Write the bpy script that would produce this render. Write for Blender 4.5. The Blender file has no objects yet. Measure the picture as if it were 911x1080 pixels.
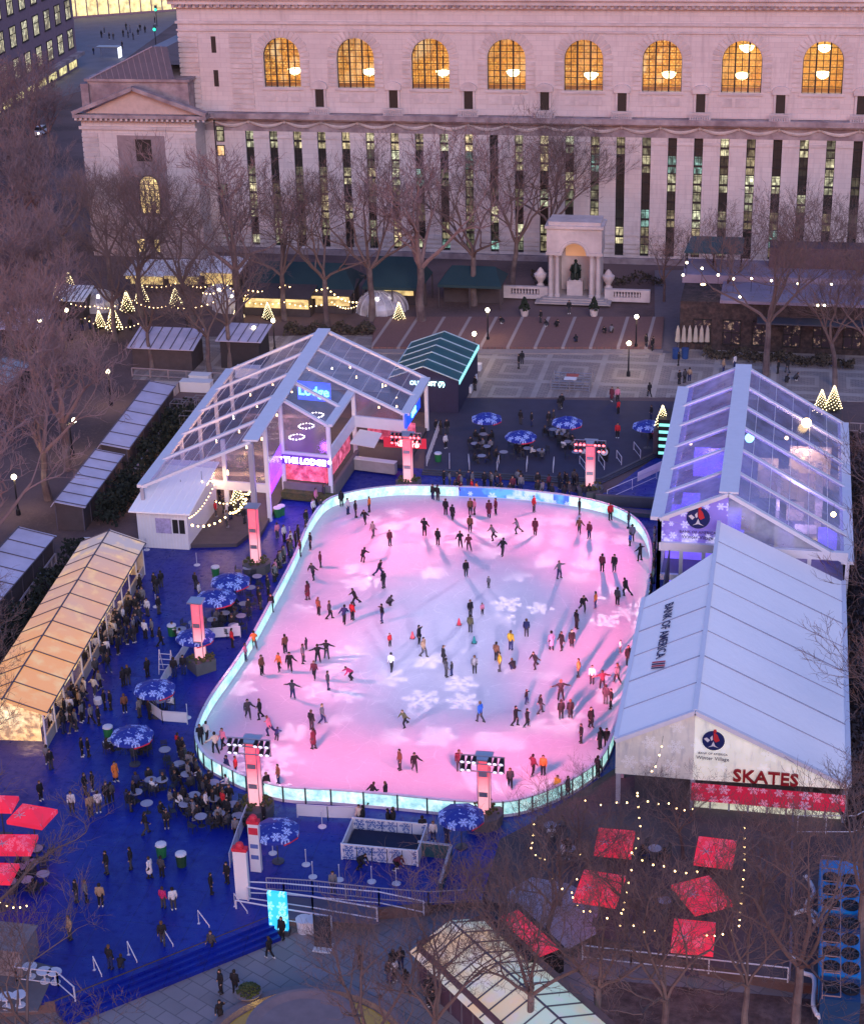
import bpy, math, random
from mathutils import Vector, Matrix
random.seed(11)
S = bpy.context.scene
COL = S.collection
R = math.radians
PI = math.pi
# ------------------------------------------------------------------ camera
PW, PH, FOC = 911.0, 1080.0, 1906.0
PITCH, ROLL, YAW, CAMH = R(23.6), R(1.5), R(11.7), 65.6
fh = Vector((-math.sin(YAW), math.cos(YAW), 0))
CF = fh*math.cos(PITCH) + Vector((0, 0, -math.sin(PITCH)))
r0 = CF.cross(Vector((0, 0, 1))).normalized()
u0 = r0.cross(CF)
CR = r0*math.cos(ROLL) - u0*math.sin(ROLL)
CU = u0*math.cos(ROLL) + r0*math.sin(ROLL)
CP = Vector((0, 0, CAMH))
cd = bpy.data.cameras.new('camera'); cam = bpy.data.objects.new('camera', cd); COL.objects.link(cam)
cd.sensor_fit = 'VERTICAL'; cd.sensor_height = 24; cd.lens = FOC/PH*24; cd.clip_end = 3000; cd.clip_start = 1
M3 = Matrix((CR, CU, -CF)).transposed()
cam.matrix_world = Matrix.Translation(CP) @ M3.to_4x4()
S.camera = cam

def ray(px, py): return CF + CR*((px-PW/2)/FOC) + CU*((PH/2-py)/FOC)
def G(px, py, z=0.0):
    "where the surveyed photo point lies on the level z"
    d = ray(px, py); t = (z-CP.z)/d.z
    return CP + d*t
def AY(px, py, Y):
    d = ray(px, py); return CP + d*((Y-CP.y)/d.y)
def PX(p):
    v = Vector(p)-CP; zc = v.dot(CF)
    return (PW/2+FOC*v.dot(CR)/zc, PH/2-FOC*v.dot(CU)/zc)
def up(p, py):
    "height above ground of the vertical over p that reaches photo row py"
    lo, hi = 0.0, 60.0
    for _ in range(40):
        m = (lo+hi)/2
        if PX((p.x, p.y, m))[1] > py: lo = m
        else: hi = m
    return lo

# ------------------------------------------------------------------ mesh helper
class MB:
    def __init__(s): s.v = []; s.f = []; s.m = []
    def add(s, v, f, m=0):
        o = len(s.v); s.v += [tuple(a) for a in v]
        s.f += [tuple(i+o for i in q) for q in f]; s.m += [m]*len(f); return s
    def box(s, c, d, rz=0, m=0):
        x, y, z = d[0]/2, d[1]/2, d[2]/2; cs, sn = math.cos(rz), math.sin(rz); v = []
        for k in (-z, z):
            for (i, j) in ((-x, -y), (x, -y), (x, y), (-x, y)):
                v.append((c[0]+i*cs-j*sn, c[1]+i*sn+j*cs, c[2]+k))
        return s.add(v, [(0,3,2,1),(4,5,6,7),(0,1,5,4),(1,2,6,5),(2,3,7,6),(3,0,4,7)], m)
    def bb(s, x0, x1, y0, y1, z0, z1, m=0):
        return s.box(((x0+x1)/2, (y0+y1)/2, (z0+z1)/2), (x1-x0, y1-y0, z1-z0), 0, m)
    def beam(s, p, q, w, h, m=0, upv=(0, 0, 1)):
        p = Vector(p); q = Vector(q); d = (q-p)
        if d.length < 1e-6: return s
        d.normalize(); a = d.cross(Vector(upv))
        if a.length < 1e-3: a = d.cross(Vector((1, 0, 0)))
        a.normalize(); b = a.cross(d).normalized(); a = a*(w/2); b = b*(h/2)
        v = [p-a-b, p+a-b, p+a+b, p-a+b, q-a-b, q+a-b, q+a+b, q-a+b]
        return s.add(v, [(0,3,2,1),(4,5,6,7),(0,1,5,4),(1,2,6,5),(2,3,7,6),(3,0,4,7)], m)
    def prism(s, poly, z0, z1, m=0, cap=True):
        n = len(poly); v = [(p[0], p[1], z0) for p in poly]+[(p[0], p[1], z1) for p in poly]
        f = [(i, (i+1) % n, (i+1) % n+n, i+n) for i in range(n)]
        if cap: f += [tuple(range(n-1, -1, -1)), tuple(range(n, 2*n))]
        return s.add(v, f, m)
    def slab(s, pts, t, m=0):
        "solid sheet: polygon in space thickened downwards by t along its normal"
        pts = [Vector(p) for p in pts]; nrm = (pts[1]-pts[0]).cross(pts[2]-pts[0]).normalized()
        if nrm.z < 0: nrm = -nrm
        n = len(pts); v = pts+[p-nrm*t for p in pts]
        f = [tuple(range(n)), tuple(range(2*n-1, n-1, -1))]+[(i, (i+1) % n, (i+1) % n+n, i+n) for i in range(n)]
        return s.add(v, f, m)
    def poly(s, pts, m=0): return s.add(pts, [tuple(range(len(pts)))], m)
    def tube(s, pts, rad, n=6, m=0, cap=True):
        pts = [Vector(p) for p in pts]
        if not isinstance(rad, (list, tuple)): rad = [rad]*len(pts)
        v = []; f = []; t0 = (pts[1]-pts[0]).normalized()
        a = t0.cross(Vector((0.3, 0.2, 1)));
        if a.length < .05: a = t0.cross(Vector((1, 0, 0)))
        a.normalize()
        for i, p in enumerate(pts):
            t = (pts[min(i+1, len(pts)-1)]-pts[max(i-1, 0)]).normalized()
            a = (a - t*a.dot(t)).normalized(); b = t.cross(a)
            for k in range(n):
                c = 2*PI*k/n; v.append(p+(a*math.cos(c)+b*math.sin(c))*rad[i])
        for i in range(len(pts)-1):
            for k in range(n):
                f.append((i*n+k, i*n+(k+1) % n, (i+1)*n+(k+1) % n, (i+1)*n+k))
        if cap: f += [tuple(range(n-1, -1, -1)), tuple(range((len(pts)-1)*n, len(pts)*n))]
        return s.add(v, f, m)
    def lathe(s, prof, c=(0, 0, 0), n=12, m=0, sx=1, sy=1):
        v = []; f = []
        for (r, z) in prof:
            for k in range(n):
                a = 2*PI*k/n; v.append((c[0]+r*math.cos(a)*sx, c[1]+r*math.sin(a)*sy, c[2]+z))
        for i in range(len(prof)-1):
            for k in range(n):
                f.append((i*n+k, i*n+(k+1) % n, (i+1)*n+(k+1) % n, (i+1)*n+k))
        f += [tuple(range(n-1, -1, -1)), tuple(range((len(prof)-1)*n, len(prof)*n))]
        return s.add(v, f, m)
    def ball(s, c, r, n=8, m=0, sz=1):
        k = max(4, n//2+1)
        return s.lathe([(max(r*math.sin(PI*i/k), r*.02), -r*sz*math.cos(PI*i/k)) for i in range(k+1)], c, n, m)
    def build(s, name, mats, parent=None, smooth=False, off=None):
        if not isinstance(mats, (list, tuple)): mats = [mats]
        root = parent
        while root is not None and root.parent is not None: root = root.parent
        o = Vector((0, 0, 0))
        if off is not None: o = Vector(off)
        elif root is not None: o = Vector(root.location)
        v = [(a[0]-o.x, a[1]-o.y, a[2]-o.z) for a in s.v]
        me = bpy.data.meshes.new(name); me.from_pydata(v, [], s.f)
        for mt in mats: me.materials.append(mt)
        if len(mats) > 1: me.polygons.foreach_set('material_index', s.m)
        if smooth: me.polygons.foreach_set('use_smooth', [True]*len(s.f))
        me.update()
        ob = bpy.data.objects.new(name, me); COL.objects.link(ob)
        if parent is not None: ob.parent = parent
        elif off is not None: ob.location = o
        return ob

def tag(o, label=None, cat=None, group=None, kind=None):
    if label: o['label'] = label
    if cat: o['category'] = cat
    if group: o['group'] = group
    if kind: o['kind'] = kind
    return o
def thing(name, label, cat, loc=(0, 0, 0), group=None):
    o = bpy.data.objects.new(name, None); COL.objects.link(o); o.location = Vector(loc); o.empty_display_size = .3
    return tag(o, label, cat, group)
KIDS = {}
def kids(o):
    if o.name not in KIDS: KIDS[o.name] = [c for c in o.children]
    return KIDS[o.name]
def dup(root, loc, rz=0.0, sc=1.0, parts=True, props=None):
    def cp(o, parent):
        c = o.copy(); COL.objects.link(c)
        if parent is not None: c.parent = parent
        if props:
            for k, v in props.items():
                if k in c: c[k] = v
        for ch in (kids(o) if parts else []): cp(ch, c)
        return c
    r = cp(root, None); r.location = Vector(loc); r.rotation_euler = (0, 0, rz); r.scale = (sc, sc, sc) if not isinstance(sc, tuple) else sc
    return r

# ------------------------------------------------------------------ node expressions
class N:
    def __init__(s, nt, sock): s.nt = nt; s.s = sock
    def _m(s, op, b=None, c=None):
        n = s.nt.nodes.new('ShaderNodeMath'); n.operation = op
        s.nt.links.new(s.s, n.inputs[0])
        for i, x in ((1, b), (2, c)):
            if x is None: continue
            if isinstance(x, N): s.nt.links.new(x.s, n.inputs[i])
            else: n.inputs[i].default_value = x
        return N(s.nt, n.outputs[0])
    def __add__(s, b): return s._m('ADD', b)
    def __sub__(s, b): return s._m('SUBTRACT', b)
    def __mul__(s, b): return s._m('MULTIPLY', b)
    def __truediv__(s, b): return s._m('DIVIDE', b)
    def lt(s, b): return s._m('LESS_THAN', b)
    def gt(s, b): return s._m('GREATER_THAN', b)
    def f(s, op, b=None, c=None): return s._m(op, b, c)
def xyz(nt, sock):
    n = nt.nodes.new('ShaderNodeSeparateXYZ'); nt.links.new(sock, n.inputs[0])
    return [N(nt, n.outputs[i]) for i in range(3)]
def comb(nt, x, y, z=0.0):
    n = nt.nodes.new('ShaderNodeCombineXYZ')
    for i, a in enumerate((x, y, z)):
        if isinstance(a, N): nt.links.new(a.s, n.inputs[i])
        else: n.inputs[i].default_value = a
    return n.outputs[0]
def coord(nt, kind='Object'):
    return nt.nodes.new('ShaderNodeTexCoord').outputs[kind]
def wpos(nt): return nt.nodes.new('ShaderNodeNewGeometry').outputs['Position']
def noise(nt, vec, scale, detail=3, rough=.55):
    n = nt.nodes.new('ShaderNodeTexNoise'); n.inputs['Scale'].default_value = scale
    n.inputs['Detail'].default_value = detail; n.inputs['Roughness'].default_value = rough
    nt.links.new(vec, n.inputs['Vector']); return N(nt, n.outputs[0])
def white(nt, vec):
    n = nt.nodes.new('ShaderNodeTexWhiteNoise'); nt.links.new(vec, n.inputs['Vector']); return N(nt, n.outputs['Value']), n.outputs['Color']
def mixc(nt, fac, a, b, mode='MIX'):
    n = nt.nodes.new('ShaderNodeMix'); n.data_type = 'RGBA'; n.blend_type = mode
    for sock, x in ((n.inputs[0], fac), (n.inputs[6], a), (n.inputs[7], b)):
        if isinstance(x, N): nt.links.new(x.s, sock)
        elif isinstance(x, bpy.types.NodeSocket): nt.links.new(x, sock)
        elif isinstance(x, (int, float)): sock.default_value = x
        else: sock.default_value = (*x[:3], 1)
    return n.outputs[2]
def flake(nt, u, v, seg=None):
    "snowflake mask inside the unit disc"
    r = (u*u + v*v).f('SQRT'); a = v.f('ARCTAN2', u).f('PINGPONG', PI/6)
    x = r*a.f('COSINE'); y = r*a.f('SINE')
    m = y.lt(.055)*x.lt(.97)
    for x0, L in ((.32, .22), (.55, .26), (.78, .15)):
        d = ((x-x0)*.866 - y*.5).f('ABSOLUTE')
        m = m.f('MAXIMUM', d.lt(.05)*y.lt(L)*x.gt(x0-.03))
    m = m.f('MAXIMUM', r.lt(.14))
    return m
def flakes(nt, u, v, dens=.7, size=.42):
    "a field of snowflakes, one per unit cell, random size and place"
    cu = u.f('FLOOR'); cv = v.f('FLOOR')
    w, wc = white(nt, comb(nt, cu, cv, 3.0)); a, b, c = xyz(nt, wc)
    sz = a*(size*.55)+size*.45
    uu = (u-cu-.5-(b-.5)*.4)/sz; vv = (v-cv-.5-(c-.5)*.4)/sz
    return flake(nt, uu, vv)*(w.lt(dens))

MATS = {}
def mat(name, col=(.5, .5, .5), rough=.7, metal=0.0, var=.25, scale=1.5, bump=0.0, emit=None, es=0.0, tint=None, fn=None, spec=.4, col2=None):
    if name in MATS: return MATS[name]
    m = bpy.data.materials.new(name); m.use_nodes = True; nt = m.node_tree; b = nt.nodes['Principled BSDF']
    b.inputs['Roughness'].default_value = rough; b.inputs['Metallic'].default_value = metal
    b.inputs['Specular IOR Level'].default_value = spec
    base = None
    if tint:
        at = nt.nodes.new('ShaderNodeAttribute'); at.attribute_type = 'OBJECT'; at.attribute_name = tint; base = at.outputs['Color']
    vec = wpos(nt) if not tint else coord(nt)
    n = noise(nt, vec, scale); f = n*(2*var)+(1-var)
    if base is None and col2 is not None: base = mixc(nt, (noise(nt, vec, scale*.35, 4)-.38)*4, col, col2)
    fc = comb(nt, f, f, f)
    c = mixc(nt, 1.0, base if base is not None else col, fc, 'MULTIPLY')
    if fn: c = fn(nt, c, b) or c
    nt.links.new(c, b.inputs['Base Color'])
    if emit is not None:
        b.inputs['Emission Color'].default_value = (*emit, 1); b.inputs['Emission Strength'].default_value = es
    if bump:
        bp = nt.nodes.new('ShaderNodeBump'); bp.inputs['Strength'].default_value = bump; bp.inputs['Distance'].default_value = .1
        n2 = noise(nt, vec, scale*6); nt.links.new(n2.s, bp.inputs['Height']); nt.links.new(bp.outputs[0], b.inputs['Normal'])
    MATS[name] = m; return m
def glow(name, col, es, var=0.0, scale=3, fn=None):
    "a lit surface: lamp glass or lit cloth"
    if name in MATS: return MATS[name]
    m = bpy.data.materials.new(name); m.use_nodes = True; nt = m.node_tree; b = nt.nodes['Principled BSDF']
    b.inputs['Base Color'].default_value = (*[min(.8, c*.8+.05) for c in col], 1); b.inputs['Roughness'].default_value = .5
    b.inputs['Emission Strength'].default_value = es
    c = mixc(nt, 0.0, col, col)
    if var:
        n = noise(nt, wpos(nt), scale); f = (n-.5)*(4*var)+1; f = f.f('MAXIMUM', 0.03); c = mixc(nt, 1.0, col, comb(nt, f, f, f), 'MULTIPLY')
    if fn: c = fn(nt, c, b)
    nt.links.new(c, b.inputs['Emission Color'])
    MATS[name] = m; return m
def clear(name, tintc=(.8, .8, .95), haze=.25, gloss=.15, hazec=(.7, .68, .9)):
    "clear vinyl or glass: mostly see-through, a little haze and reflection"
    if name in MATS: return MATS[name]
    m = bpy.data.materials.new(name); m.use_nodes = True; nt = m.node_tree
    for n in list(nt.nodes):
        if n.type != 'OUTPUT_MATERIAL': nt.nodes.remove(n)
    out = [n for n in nt.nodes if n.type == 'OUTPUT_MATERIAL'][0]
    t = nt.nodes.new('ShaderNodeBsdfTransparent'); t.inputs[0].default_value = (*tintc, 1)
    d = nt.nodes.new('ShaderNodeBsdfDiffuse'); d.inputs[0].default_value = (*hazec, 1)
    g = nt.nodes.new('ShaderNodeBsdfGlossy'); g.inputs['Roughness'].default_value = .15
    a = nt.nodes.new('ShaderNodeMixShader'); b = nt.nodes.new('ShaderNodeMixShader')
    nz = noise(nt, wpos(nt), .5, 4); h = (nz-.5)*(haze*3)+haze; h = h.f('MAXIMUM', 0.02)
    nt.links.new(h.s, a.inputs[0]); nt.links.new(t.outputs[0], a.inputs[1]); nt.links.new(d.outputs[0], a.inputs[2])
    b.inputs[0].default_value = gloss; nt.links.new(a.outputs[0], b.inputs[1]); nt.links.new(g.outputs[0], b.inputs[2])
    nt.links.new(b.outputs[0], out.inputs[0]); MATS[name] = m; return m

def text(s, size, name, m, parent, origin, xdir, ydir, depth=.05, bold=0.0, align='CENTER', stretch=1.0):
    "raised lettering; origin in world, xdir reading direction, ydir up of the letters"
    cu = bpy.data.curves.new('lettering', 'FONT'); cu.body = s; cu.size = size; cu.extrude = depth; cu.offset = bold
    cu.align_x = align; cu.align_y = 'CENTER'; cu.resolution_u = 2
    o = bpy.data.objects.new('lettering', cu); COL.objects.link(o)
    dg = bpy.context.evaluated_depsgraph_get(); me = bpy.data.meshes.new_from_object(o.evaluated_get(dg))
    bpy.data.objects.remove(o)
    X = Vector(xdir).normalized(); Y = Vector(ydir); Y = (Y-X*Y.dot(X)).normalized(); Z = X.cross(Y)
    mt = Matrix((X*stretch, Y, Z)).transposed().to_4x4(); mt.translation = Vector(origin)
    me.transform(mt)
    root = parent
    while root.parent is not None: root = root.parent
    me.transform(Matrix.Translation(-Vector(root.location)))
    me.materials.clear(); me.materials.append(m)
    ob = bpy.data.objects.new(name, me); COL.objects.link(ob); ob.parent = parent; return ob

# ------------------------------------------------------------------ labels
LM = {}          # landmark name -> photo point
LAB = []         # (object, description, x, y, landmark names, group)
def lab(o, desc, cat, x, y, zone, group): o['category'] = cat; o['group'] = group; LAB.append((o, desc, x, y, zone, group))
ORD = ['', 'second ', 'third ', 'fourth ', 'fifth ', 'sixth ', 'seventh ', 'eighth ', 'ninth ', 'tenth ']
def resolve_labels():
    from collections import defaultdict
    d = defaultdict(list)
    for it in LAB:
        o, desc, x, y, zone, group = it
        best = min(zone, key=lambda k: math.hypot(LM[k][0]-x, (LM[k][1]-y)*1.3)); lx, ly = LM[best]
        dx, dy = x-lx, y-ly
        rel = ('left of' if dx < 0 else 'right of') if abs(dx) > abs(dy)*.9 else ('behind' if dy < 0 else 'in front of')
        d[(desc, rel, best)].append((math.hypot(dx, dy), o))
    for (desc, rel, best), L in d.items():
        L.sort(key=lambda t: t[0])
        for i, (_, o) in enumerate(L):
            if len(L) == 1: o['label'] = '%s %s the %s' % (desc, rel, best)
            elif i < 10: o['label'] = '%s, %snearest %s the %s' % (desc, ORD[i], rel, best)
            else: o['label'] = '%s among the crowd %s the %s' % (desc, rel, best)
            if len(o['label'].replace('-', ' ').split()) > 16: o['label'] = o['label'].replace(' the ', ' ').replace(', ', ' ').replace(' gliding forward', ' gliding')
# ------------------------------------------------------------------ world and light
w = bpy.data.worlds.new('World'); S.world = w; w.use_nodes = True; nt = w.node_tree
bg = nt.nodes['Background']; sky = nt.nodes.new('ShaderNodeTexSky'); sky.sky_type = 'NISHITA'; sky.sun_disc = False
SUNAZ = YAW + PI          # the sun has set behind the viewer
sky.sun_elevation = R(3.0); sky.sun_rotation = R(190); sky.air_density = 1.6; sky.dust_density = 1.0; sky.ozone_density = 4
tc = mixc(nt, 1.0, sky.outputs[0], (6.0, 4.7, 6.6), 'MULTIPLY'); nt.links.new(tc, bg.inputs['Color'])
bg.inputs['Strength'].default_value = .15
sl = bpy.data.lights.new('sun', 'SUN'); sl.energy = 1.3; sl.angle = R(25); sl.color = (1, .80, .86)
so = bpy.data.objects.new('sun', sl); COL.objects.link(so)
so.rotation_euler = (R(62), 0, R(20))
S.view_settings.view_transform = 'Standard'; S.view_settings.look = 'None'; S.view_settings.exposure = 0
S.cycles.max_bounces = 5; S.cycles.transparent_max_bounces = 24; S.cycles.diffuse_bounces = 2; S.cycles.glossy_bounces = 2
S.cycles.sample_clamp_indirect = 3; S.cycles.use_denoising = True

# ------------------------------------------------------------------ ground
LOW = -0.8
def g_ground(nt, c, b):
    v = wpos(nt); n = noise(nt, v, .09, 5); n2 = noise(nt, v, 2.2, 6, .7)
    c = mixc(nt, (n-.45)*6, (.16, .105, .105), (.10, .066, .066)); c = mixc(nt, (n2-.52)*5, c, (.17, .11, .10)); return c
m_ground = mat('leaf_strewn_ground', (.1, .07, .07), .95, fn=g_ground, bump=.6, scale=.5)
def g_asph(nt, c, b):
    v = wpos(nt); n = noise(nt, v, .25, 5); c = mixc(nt, (n-.4)*3, (.085, .065, .07), (.14, .11, .115)); n2 = noise(nt, v, 3.5, 6, .8); return mixc(nt, (n2-.54)*5, c, (.20, .15, .14))
m_asphalt = mat('dark_paving', (.05, .05, .06), .8, fn=g_asph, scale=2, bump=.2)
def brick(nt, vec, a, b2, mo, scale, w=.6, h=.3, ms=.03, rot=0):
    mp = nt.nodes.new('ShaderNodeMapping'); mp.inputs['Rotation'].default_value = (0, 0, rot); nt.links.new(vec, mp.inputs[0])
    n = nt.nodes.new('ShaderNodeTexBrick'); n.inputs['Scale'].default_value = scale; n.inputs['Mortar Size'].default_value = ms
    n.inputs['Brick Width'].default_value = w; n.inputs['Row Height'].default_value = h
    for k, cc in (('Color1', a), ('Color2', b2), ('Mortar', mo)): n.inputs[k].default_value = (*cc, 1)
    nt.links.new(mp.outputs[0], n.inputs['Vector']); return n.outputs['Color']
def g_stone(nt, c, b):
    v = wpos(nt); x, y, z = xyz(nt, v); fx = (x/6.2+.2).f('FRACT'); fy = (y/7.4+.3).f('FRACT')
    band = fx.lt(.10).f('MAXIMUM', fy.lt(.13)); inner = ((fx-.55).f('ABSOLUTE').lt(.27))*((fy-.56).f('ABSOLUTE').lt(.25)); core = ((fx-.55).f('ABSOLUTE').lt(.2))*((fy-.56).f('ABSOLUTE').lt(.16))
    br = brick(nt, v, (.26, .21, .20), (.34, .28, .25), (.17, .14, .14), .9)
    c = mixc(nt, (inner-core)*.6, br, (.44, .38, .34)); c = mixc(nt, band*.7, c, (.45, .39, .36))
    n = noise(nt, v, .35, 5); return mixc(nt, (n-.42)*1.6, c, (.22, .18, .18))
m_stone = mat('plaza_flagstones', fn=g_stone, rough=.65, bump=.1)
def g_low(nt, c, b):
    v = wpos(nt); br = brick(nt, v, (.21, .19, .20), (.27, .24, .26), (.13, .12, .13), .55, .8, .5, .02, .5)
    n = noise(nt, v, .2, 5); return mixc(nt, (n-.45)*2, br, (.15, .13, .14))
m_low = mat('fountain_terrace_paving', fn=g_low, rough=.55, bump=.1)
def g_red(nt, c, b):
    v = wpos(nt); x, y, z = xyz(nt, v); fx = (x/3.1).f('FRACT'); band = fx.lt(.12)
    br = brick(nt, v, (.20, .10, .09), (.25, .125, .11), (.15, .10, .09), 3)
    return mixc(nt, band, br, (.38, .31, .29))
m_redbrick = mat('red_brick_paving', fn=g_red, rough=.8)
def g_blue(nt, c, b):
    v = wpos(nt); n = noise(nt, v, .12, 4); n2 = noise(nt, v, 1.5, 5, .7)
    c = mixc(nt, (n-.35)*2.5, (.005, .012, .20), (.006, .026, .32)); c = mixc(nt, (n2-.55)*4, c, (.004, .008, .10))
    x, y, z = xyz(nt, v); sm = (x/1.83).f('FRACT').lt(.018).f('MAXIMUM', (y/3.66).f('FRACT').lt(.009)); c = mixc(nt, sm*.6, c, (.002, .004, .06))
    sp = noise(nt, v, 9, 3, .8); c = mixc(nt, (sp-.70)*8, c, (.06, .09, .35)); sc = noise(nt, comb(nt, x*.3+y, y*.2-x, 0.0), 1.3, 6, .85)
    nt.links.new(((n2-.35)*1.2+.25).f('MINIMUM', .9).s, b.inputs['Roughness']); return mixc(nt, (sc-.62)*3, c, (.03, .06, .36))
m_blue = mat('blue_rubber_deck', fn=g_blue, rough=.6, bump=.15)

def poly_ground(name, pts, z, m, thick=.3, kind='structure'):
    P = [G(x, y, z) for x, y in pts]; mb = MB(); mb.prism([(p.x, p.y) for p in P], z-thick, z)
    return tag(mb.build(name, m), kind=kind)
mb = MB(); mb.poly([(-700, -200, LOW), (700, -200, LOW), (700, 1500, LOW), (-700, 1500, LOW)]); tag(mb.build('ground', m_low), kind='structure')
poly_ground('park_terrace', [(-260, 1085), (58, 1056), (283, 967), (452, 955), (470, 935), (700, 1010), (840, 1036), (1400, 1050), (1500, -150), (-500, -150)], -.03, m_ground, .77)
poly_ground('street', [(-160, 175), (88, 95), (190, 20), (250, -80), (-100, -120)], .0, mat('street_surface', (.17, .15, .17), .7, var=.3, scale=.3), .1)
poly_ground('plaza', [(150, 356), (480, 352), (700, 352), (1100, 372), (1100, 428), (700, 419), (560, 419), (490, 419), (380, 412), (140, 400)], .0, m_stone, .2)
poly_ground('brick_terrace', [(395, 334), (700, 334), (697, 366), (392, 366)], .25, m_redbrick, .45)
poly_ground('brick_terrace_step', [(388, 368), (699, 369), (698, 373), (386, 372)], .12, mat('pale_step_stone', (.3, .25, .24)), .3)
poly_ground('side_path', [(690, 285), (742, 285), (712, 372), (690, 372)], .02, mat('path_stone', (.15, .13, .15)), .1)
poly_ground('blue_deck', [(-90, 830), (150, 572), (170, 560), (300, 478), (450, 495), (560, 505), (620, 524), (640, 519), (702, 474), (712, 520), (700, 640), (664, 800), (560, 868), (527, 885), (508, 948), (450, 952), (283, 966), (56, 1055), (-60, 1075), (-200, 1050)], .0, m_blue, .2)
poly_ground('dark_terrace_paving', [(560, 868), (664, 800), (700, 640), (706, 560), (960, 580), (1000, 900), (1000, 1045), (840, 1036), (700, 1010), (512, 948), (527, 885)], .01, m_asphalt, .2)
poly_ground('snow_patch', [(535, 940), (560, 925), (600, 932), (632, 950), (628, 985), (600, 1000), (560, 990), (535, 968)], .05, mat('old_grey_snow', (.36, .34, .42), .9, bump=.4, scale=1), .04)
poly_ground('planting_bed', [(625, 1032), (900, 1058), (1100, 1070), (1150, 1300), (640, 1300)], LOW+.03, mat('brown_leaf_litter', (.10, .06, .055), .95, var=.7, scale=2.5, col2=(.17, .11, .10), bump=.5), .02)
poly_ground('wood_platform', [(60, 1020), (20, 1010), (-80, 1018), (-90, 1070), (40, 1066)], .02, mat('worn_boards', (.16, .14, .15)), .1)

# steps down to the fountain terrace, with rails
st = thing('deck_steps', 'blue steps leading down from the deck to the fountain terrace', 'steps', G(170, 1010))
a0, b0 = G(58, 1056), G(283, 967); dr = (b0-a0).normalized(); nr = Vector((dr.y, -dr.x, 0))
for k in range(4):
    mb = MB(); q0 = a0+nr*(.38*k); q1 = b0+nr*(.38*k); q2 = q1+nr*.38; q3 = q0+nr*.38
    mb.prism([(q.x, q.y) for q in (q0, q1, q2, q3)], LOW, -.03-.17*k); mb.build('step', m_blue, st)
m_steel = mat('galvanised_steel', (.42, .42, .47), .35, .7, var=.1); m_white = mat('white_paint', (.72, .71, .74), .5, var=.06)
m_rail = mat('pale_rail_paint', (.62, .62, .70), .4, .2, var=.06); m_black = mat('black_metal', (.02, .02, .025), .5, .3); m_dkgrey = mat('dark_grey_metal', (.08, .08, .1), .5, .3)
rails = [(248, 947, 262, 975), (210, 965, 222, 990), (173, 983, 184, 1010), (136, 998, 146, 1027), (100, 1014, 109, 1042)]
for i, (x0, y0, x1, y1) in enumerate(rails):
    p = G(x0, y0+9); q = G(x1, y1, LOW+.0); t = thing('handrail', '', 'handrail', p, 'handrails on the blue steps')
    t['label'] = '%s handrail counted from the right on the blue steps' % ['first', 'second', 'third', 'fourth', 'fifth'][i]
    mb = MB(); mb.tube([(p.x, p.y, 0), (p.x, p.y, .95), (q.x, q.y, LOW+.95), (q.x, q.y, LOW)], .035, 6); mb.build('rail', m_rail, t)
    mb = MB(); mb.box((p.x, p.y, .01), (.16, .16, .02)); mb.box((q.x, q.y, LOW+.01), (.16, .16, .02)); mb.build('foot_plate', m_rail, t)

# ------------------------------------------------------------------ library
YF = G(640, 277).y
def FX(px, py=150, Y=None): return AY(px, py, YF if Y is None else Y).x
def FZ(py, px=616, Y=None): return AY(px, py, YF if Y is None else Y).z
XA0, XA7 = AY(298.5, 92, YF).x, AY(866, 97, YF).x; BAY = (XA7-XA0)/7
def g_wall(nt, c, b):
    v = wpos(nt); x, y, z = xyz(nt, v); vec = comb(nt, x, z, y)
    br = brick(nt, vec, (.58, .51, .50), (.63, .56, .545), (.48, .42, .42), 1, 1.6, .62, .02)
    n = noise(nt, v, .25, 6, .7); c = mixc(nt, (n-.45)*1.8, br, (.47, .40, .40))
    n3 = noise(nt, comb(nt, x*3, y, z*.35), .6, 4); return mixc(nt, (n3-.55)*2.5, c, (.38, .32, .33))
m_wall = mat('weathered_marble', fn=g_wall, rough=.8, bump=.15, scale=1)
m_wall2 = mat('pale_marble_trim', (.60, .53, .52), .75, var=.3, scale=.8, bump=.1, col2=(.48, .42, .42))
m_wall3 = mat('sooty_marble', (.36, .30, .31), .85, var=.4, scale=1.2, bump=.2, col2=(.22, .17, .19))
m_slate = mat('slate_roof', (.12, .10, .14), .5, var=.25, scale=2)
m_bronze = mat('dark_window_bronze', (.02, .02, .02), .5)
lib = thing('library_building', 'grand pale stone library with tall arched windows behind the park', 'building', (AY(600, 277, YF).x, YF, 0))
XL = FX(190, 60); XR = FX(1010, 150); ZT = FZ(8); ZC = FZ(123); ZC2 = FZ(129); ZFR = FZ(144); ZRU = FZ(251); ZB = 0
zwb, zsp, zwt = FZ(96), FZ(63), FZ(42)
RA = (FX(637, 80)-FX(596, 80))/2
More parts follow.
